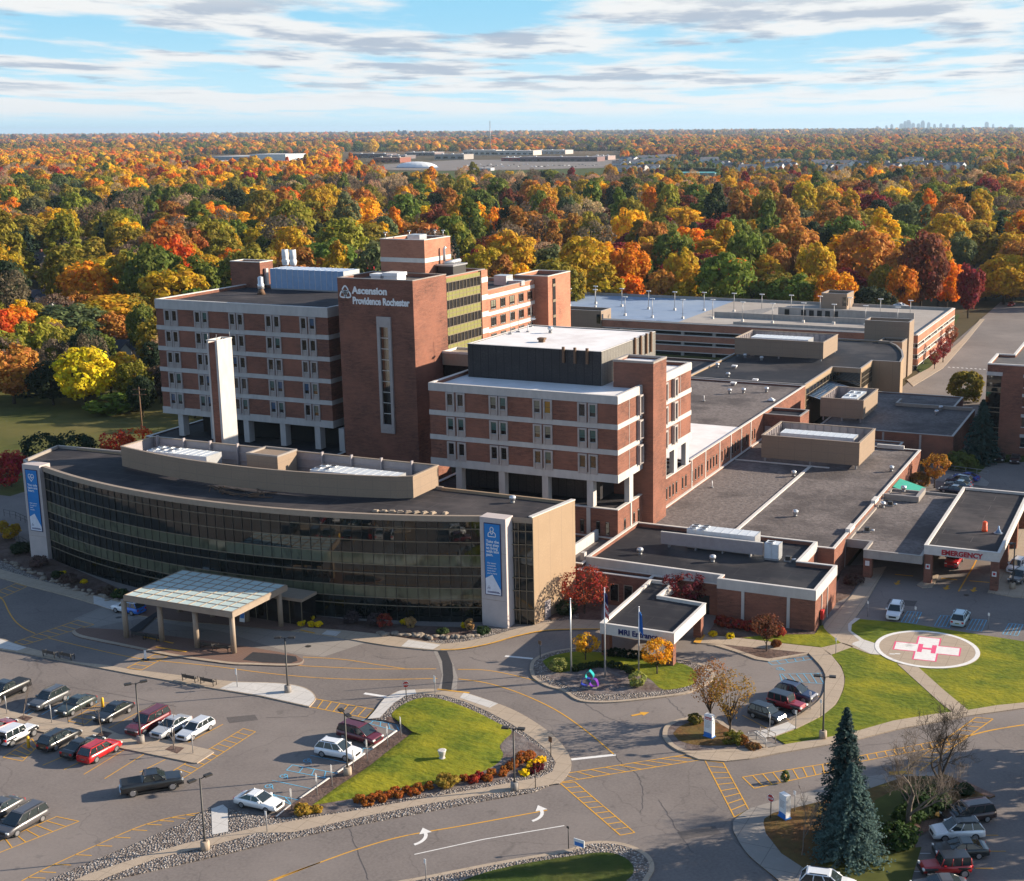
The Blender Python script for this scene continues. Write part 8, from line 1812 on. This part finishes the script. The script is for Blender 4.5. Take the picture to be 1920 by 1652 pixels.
rows = [(1165, 312), (1180, 303), (1196, 309), (1212, 300), (1230, 306), (1175, 322), (1198, 321), (1220, 320), (1330, 304), (1352, 312), (1378, 316), (1402, 320), (1440, 308), (1466, 308), (1452, 318), (1478, 316), (1538, 310), (1562, 312), (1590, 311), (1548, 320), (1572, 320), (1622, 313), (1650, 312), (1674, 318), (1700, 309), (1722, 316), (1748, 312), (1768, 318), (1792, 316), (1714, 304), (1850, 304), (1250, 298), (1288, 290), (1440, 296)]
for k, (x, y) in enumerate(rows):
    lb = f"{qc.choice(['white', 'pale grey', 'cream'])} terraced condominium with dark roof, {['left end', 'left part', 'middle', 'right part', 'right end'][min(4, int((x-1160)/140))]} of the far housing estate"
    t = house(x, y, 33, lb, 1, qc.choice([(.62, .62, .64), (.5, .5, .52), (.45, .43, .42)]), qc.choice([(.10, .10, .125), (.14, .13, .14)])); t['group'] = 'condominiums of the far estate'; t.name = 'condominium'
# parked cars of the mall
for k in range(40):
    x = 868+k*6.4+qc.uniform(-2, 2); y = qc.choice([309, 311, 313]); g = G(x, y); t = thing('parked_car', qc.choice(['white', 'grey', 'dark'])+' car, a speck in the far mall car park', 'car', tuple(g), qc.uniform(0, 3), 'cars in the far mall car park')
    mb = MB(); mb.box(-2.3, -.9, .3, 2.3, .9, .95); mb.box(-1.3, -.8, .95, 1.2, .8, 1.5); mb.build('body', 'white_paint' if t['label'][0] == 'w' else 'metal_grey' if t['label'][0] == 'g' else 'metal_dark', t, True); t['label'] = t['label']
# city skyline on the horizon
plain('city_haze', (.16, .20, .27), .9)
sk = [(1662, 4, 5), (1672, 5, 7), (1690, 7, 8), (1697, 6, 12), (1703, 9, 14), (1712, 6, 9), (1722, 6, 8), (1730, 7, 13), (1741, 6, 10), (1752, 5, 7), (1764, 5, 8), (1776, 6, 6), (1788, 5, 7), (1806, 5, 5), (1850, 7, 10), (1862, 4, 6), (1896, 8, 5), (1645, 5, 4), (297, 3, 7), (1390, 3, 4), (1180, 3, 3), (735, 10, 3), (760, 12, 5), (748, 5, 6)]
for k, (x, w, h) in enumerate(sk):
    yb = 245.5-.00625*(x-960)*1.0; far = yb < 248; D = 26000 if x > 1600 else 11000
    d = ray(x, 240); d.z = 0; d = d/d.dot(Vector((CF.x, CF.y, 0)).normalized())*D; mp_ = D/F
    z0 = 0; t = thing('office_tower', f"{'slim' if w < 6 else 'broad'} hazy tower {'of the distant city skyline' if x > 1600 else 'on the far horizon'}, {['lowest', 'low', 'middling', 'tall', 'tallest'][min(4, h//3)]} and number {k}".split(' and number')[0], 'tower', (d.x, d.y, 0), 0, 'distant city skyline')
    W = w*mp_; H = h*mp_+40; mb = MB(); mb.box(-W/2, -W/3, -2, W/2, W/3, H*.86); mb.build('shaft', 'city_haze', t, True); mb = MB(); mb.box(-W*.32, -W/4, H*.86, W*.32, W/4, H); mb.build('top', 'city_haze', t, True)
# poles with wires on the lawn
for x, y, h, lb in ((268, 822, 11, 'wooden utility pole with two crossarms on the lawn'), (256, 752, 10, 'utility pole with a white transformer by the green shrub')):
    t = thing('utility_pole', lb, 'utility pole', tuple(G(x, y)), .4); mb = MB(); mb.tube([(0, 0, 0), (0, 0, h)], [.18, .12], 7); mb.build('pole', 'wood_brown', t, True)
    for z in (h-.6, h-1.7): mb = MB(); mb.box(-1.4, -.08, z, 1.4, .08, z+.16); mb.build('crossarm', 'wood_brown', t, True)
    if 'transformer' in lb: mb = MB(); mb.cyl(.5, 0, h-3.6, h-2.3, .4, 10); mb.cyl(-.5, 0, h-3.6, h-2.3, .4, 10); mb.build('transformer', 'white_paint', t, True)
# ================================================================ LIGHT, SKY, AIR
EL, AZ_ = radians(19.5), radians(34)           # sun height, and bearing from the +x (hospital front) axis towards +y
sd_ = Vector((cos(EL)*cos(AZ_), cos(EL)*sin(AZ_), sin(EL)))
sl = bpy.data.lights.new('sun', 'SUN'); sl.energy = 5.0; sl.angle = radians(.53); sl.color = (1, .86, .67)
so = bpy.data.objects.new('sun', sl); COL.objects.link(so); so.rotation_euler = sd_.to_track_quat('Z', 'Y').to_euler()
w = bpy.data.worlds.new('World'); scene.world = w; w.use_nodes = True; nt = w.node_tree
bg = nt.nodes['Background']; bg.inputs[1].default_value = .10
sky = nt.nodes.new('ShaderNodeTexSky'); sky.sky_type = 'NISHITA'; sky.sun_disc = False; sky.sun_elevation = EL; sky.sun_rotation = pi/2-AZ_; sky.altitude = 300; sky.air_density = 1; sky.dust_density = .6; sky.ozone_density = 1.5
tc = nt.nodes.new('ShaderNodeTexCoord'); sp_ = nt.nodes.new('ShaderNodeSeparateXYZ'); nt.links.new(tc.outputs['Generated'], sp_.inputs[0])
def mth(op, a, b=None, c=None):
    n = nt.nodes.new('ShaderNodeMath'); n.operation = op
    for i, v in enumerate((a, b, c)):
        if v is None: continue
        if hasattr(v, 'links'): nt.links.new(v, n.inputs[i])
        else: n.inputs[i].default_value = v
    return n.outputs[0]
# bearing relative to the camera's and height above the horizon
ax = mth('ADD', mth('MULTIPLY', sp_.outputs[0], fwd.x), mth('MULTIPLY', sp_.outputs[1], fwd.y)); rx_ = mth('ADD', mth('MULTIPLY', sp_.outputs[0], sd.x), mth('MULTIPLY', sp_.outputs[1], sd.y))
az = mth('ARCTAN2', rx_, ax); el = mth('MAXIMUM', sp_.outputs[2], .004)
# flat cloud layer seen in perspective
inv = mth('DIVIDE', 1.0, mth('ADD', el, .045))
cv = nt.nodes.new('ShaderNodeCombineXYZ'); nt.links.new(mth('MULTIPLY', az, mth('MULTIPLY', inv, 2.3)), cv.inputs[0]); nt.links.new(inv, cv.inputs[1])
def sn(scale, det, rough, sx, sy, off, dist=0):
    mp = nt.nodes.new('ShaderNodeMapping'); mp.inputs['Scale'].default_value = (sx, sy, 1); mp.inputs['Location'].default_value = off; nt.links.new(cv.outputs[0], mp.inputs[0])
    n = nt.nodes.new('ShaderNodeTexNoise'); n.inputs['Scale'].default_value = scale; n.inputs['Detail'].default_value = det; n.inputs['Roughness'].default_value = rough; n.inputs['Distortion'].default_value = dist; nt.links.new(mp.outputs[0], n.inputs['Vector']); return n.outputs['Fac']
def rg(v, a, b, lo=0, hi=1):
    n = nt.nodes.new('ShaderNodeMapRange'); n.interpolation_type = 'SMOOTHSTEP'; n.inputs[1].default_value = a; n.inputs[2].default_value = b; n.inputs[3].default_value = lo; n.inputs[4].default_value = hi; nt.links.new(v, n.inputs[0]); return n.outputs[0]
n1 = sn(.75, 9, .58, .55, 1, (3.1, 1.7, 0), .1); n2 = sn(.42, 4, .55, .6, 1, (8.4, 5.2, 0)); n3 = sn(1.1, 8, .6, .55, 1, (1.3, 9.1, 0), .1)
cover = mth('ADD', mth('MULTIPLY', n1, .60), mth('MULTIPLY', n2, .46))
white = mth('MULTIPLY', rg(mth('ADD', cover, rg(el, .045, .012, 0, .03)), .455, .575), rg(el, .004, .014))
dens = mth('ADD', mth('MULTIPLY', n3, .5), mth('MULTIPLY', n2, .5))
grey = mth('MULTIPLY', rg(dens, .50, .585), mth('MULTIPLY', rg(el, .018, .035), rg(el, .10, .075, .25, 1)))
def mx(a, b, f):
    m = nt.nodes.new('ShaderNodeMix'); m.data_type = 'RGBA'
    for s, v in ((6, a), (7, b)):
        if hasattr(v, 'links'): nt.links.new(v, m.inputs[s])
        else: m.inputs[s].default_value = (*v, 1)
    nt.links.new(f, m.inputs[0]); return m.outputs[2]
K = 1/(.10*2.144)
k3 = lambda *c: tuple(x*K for x in c)
low = mx(k3(.62, .90, 1.02), k3(.33, .70, .95), rg(el, .0, .09))
col = mx(low, sky.outputs[0], rg(el, .10, .2))
col = mx(col, k3(.92, .93, .93), mth('MULTIPLY', white, rg(el, .26, .11)))
col = mx(col, k3(.38, .47, .60), mth('MULTIPLY', grey, mth('MULTIPLY', .8, rg(el, .26, .11))))
nt.links.new(col, bg.inputs[0])
# air
air = bpy.data.meshes.new('haze'); hb = MB(); hb.box(-61000, -61000, -1.2, 61000, 61000, 230); air.from_pydata(hb.v, [], hb.f); ho = bpy.data.objects.new('haze', air); COL.objects.link(ho); ho['kind'] = 'stuff'
hm = bpy.data.materials.new('air'); hm.use_nodes = True; hn = hm.node_tree; hn.nodes.clear(); o_ = hn.nodes.new('ShaderNodeOutputMaterial'); vp = hn.nodes.new('ShaderNodeVolumePrincipled'); vp.inputs['Color'].default_value = (.60, .80, 1, 1); vp.inputs['Density'].default_value = .000032; vp.inputs['Anisotropy'].default_value = .2; hn.links.new(vp.outputs[0], o_.inputs['Volume']); air.materials.append(hm)
HAZE = True
if not HAZE: bpy.data.objects.remove(ho)
scene.view_settings.view_transform = 'Standard'; scene.view_settings.look = 'None'; scene.view_settings.exposure = 1.1; scene.view_settings.gamma = 1
cy = scene.cycles; cy.use_denoising = True; cy.denoiser = 'OPENIMAGEDENOISE'; cy.max_bounces = 6; cy.diffuse_bounces = 3; cy.glossy_bounces = 3; cy.transmission_bounces = 2; cy.volume_bounces = 0; cy.caustics_reflective = False; cy.caustics_refractive = False; cy.sample_clamp_indirect = 6
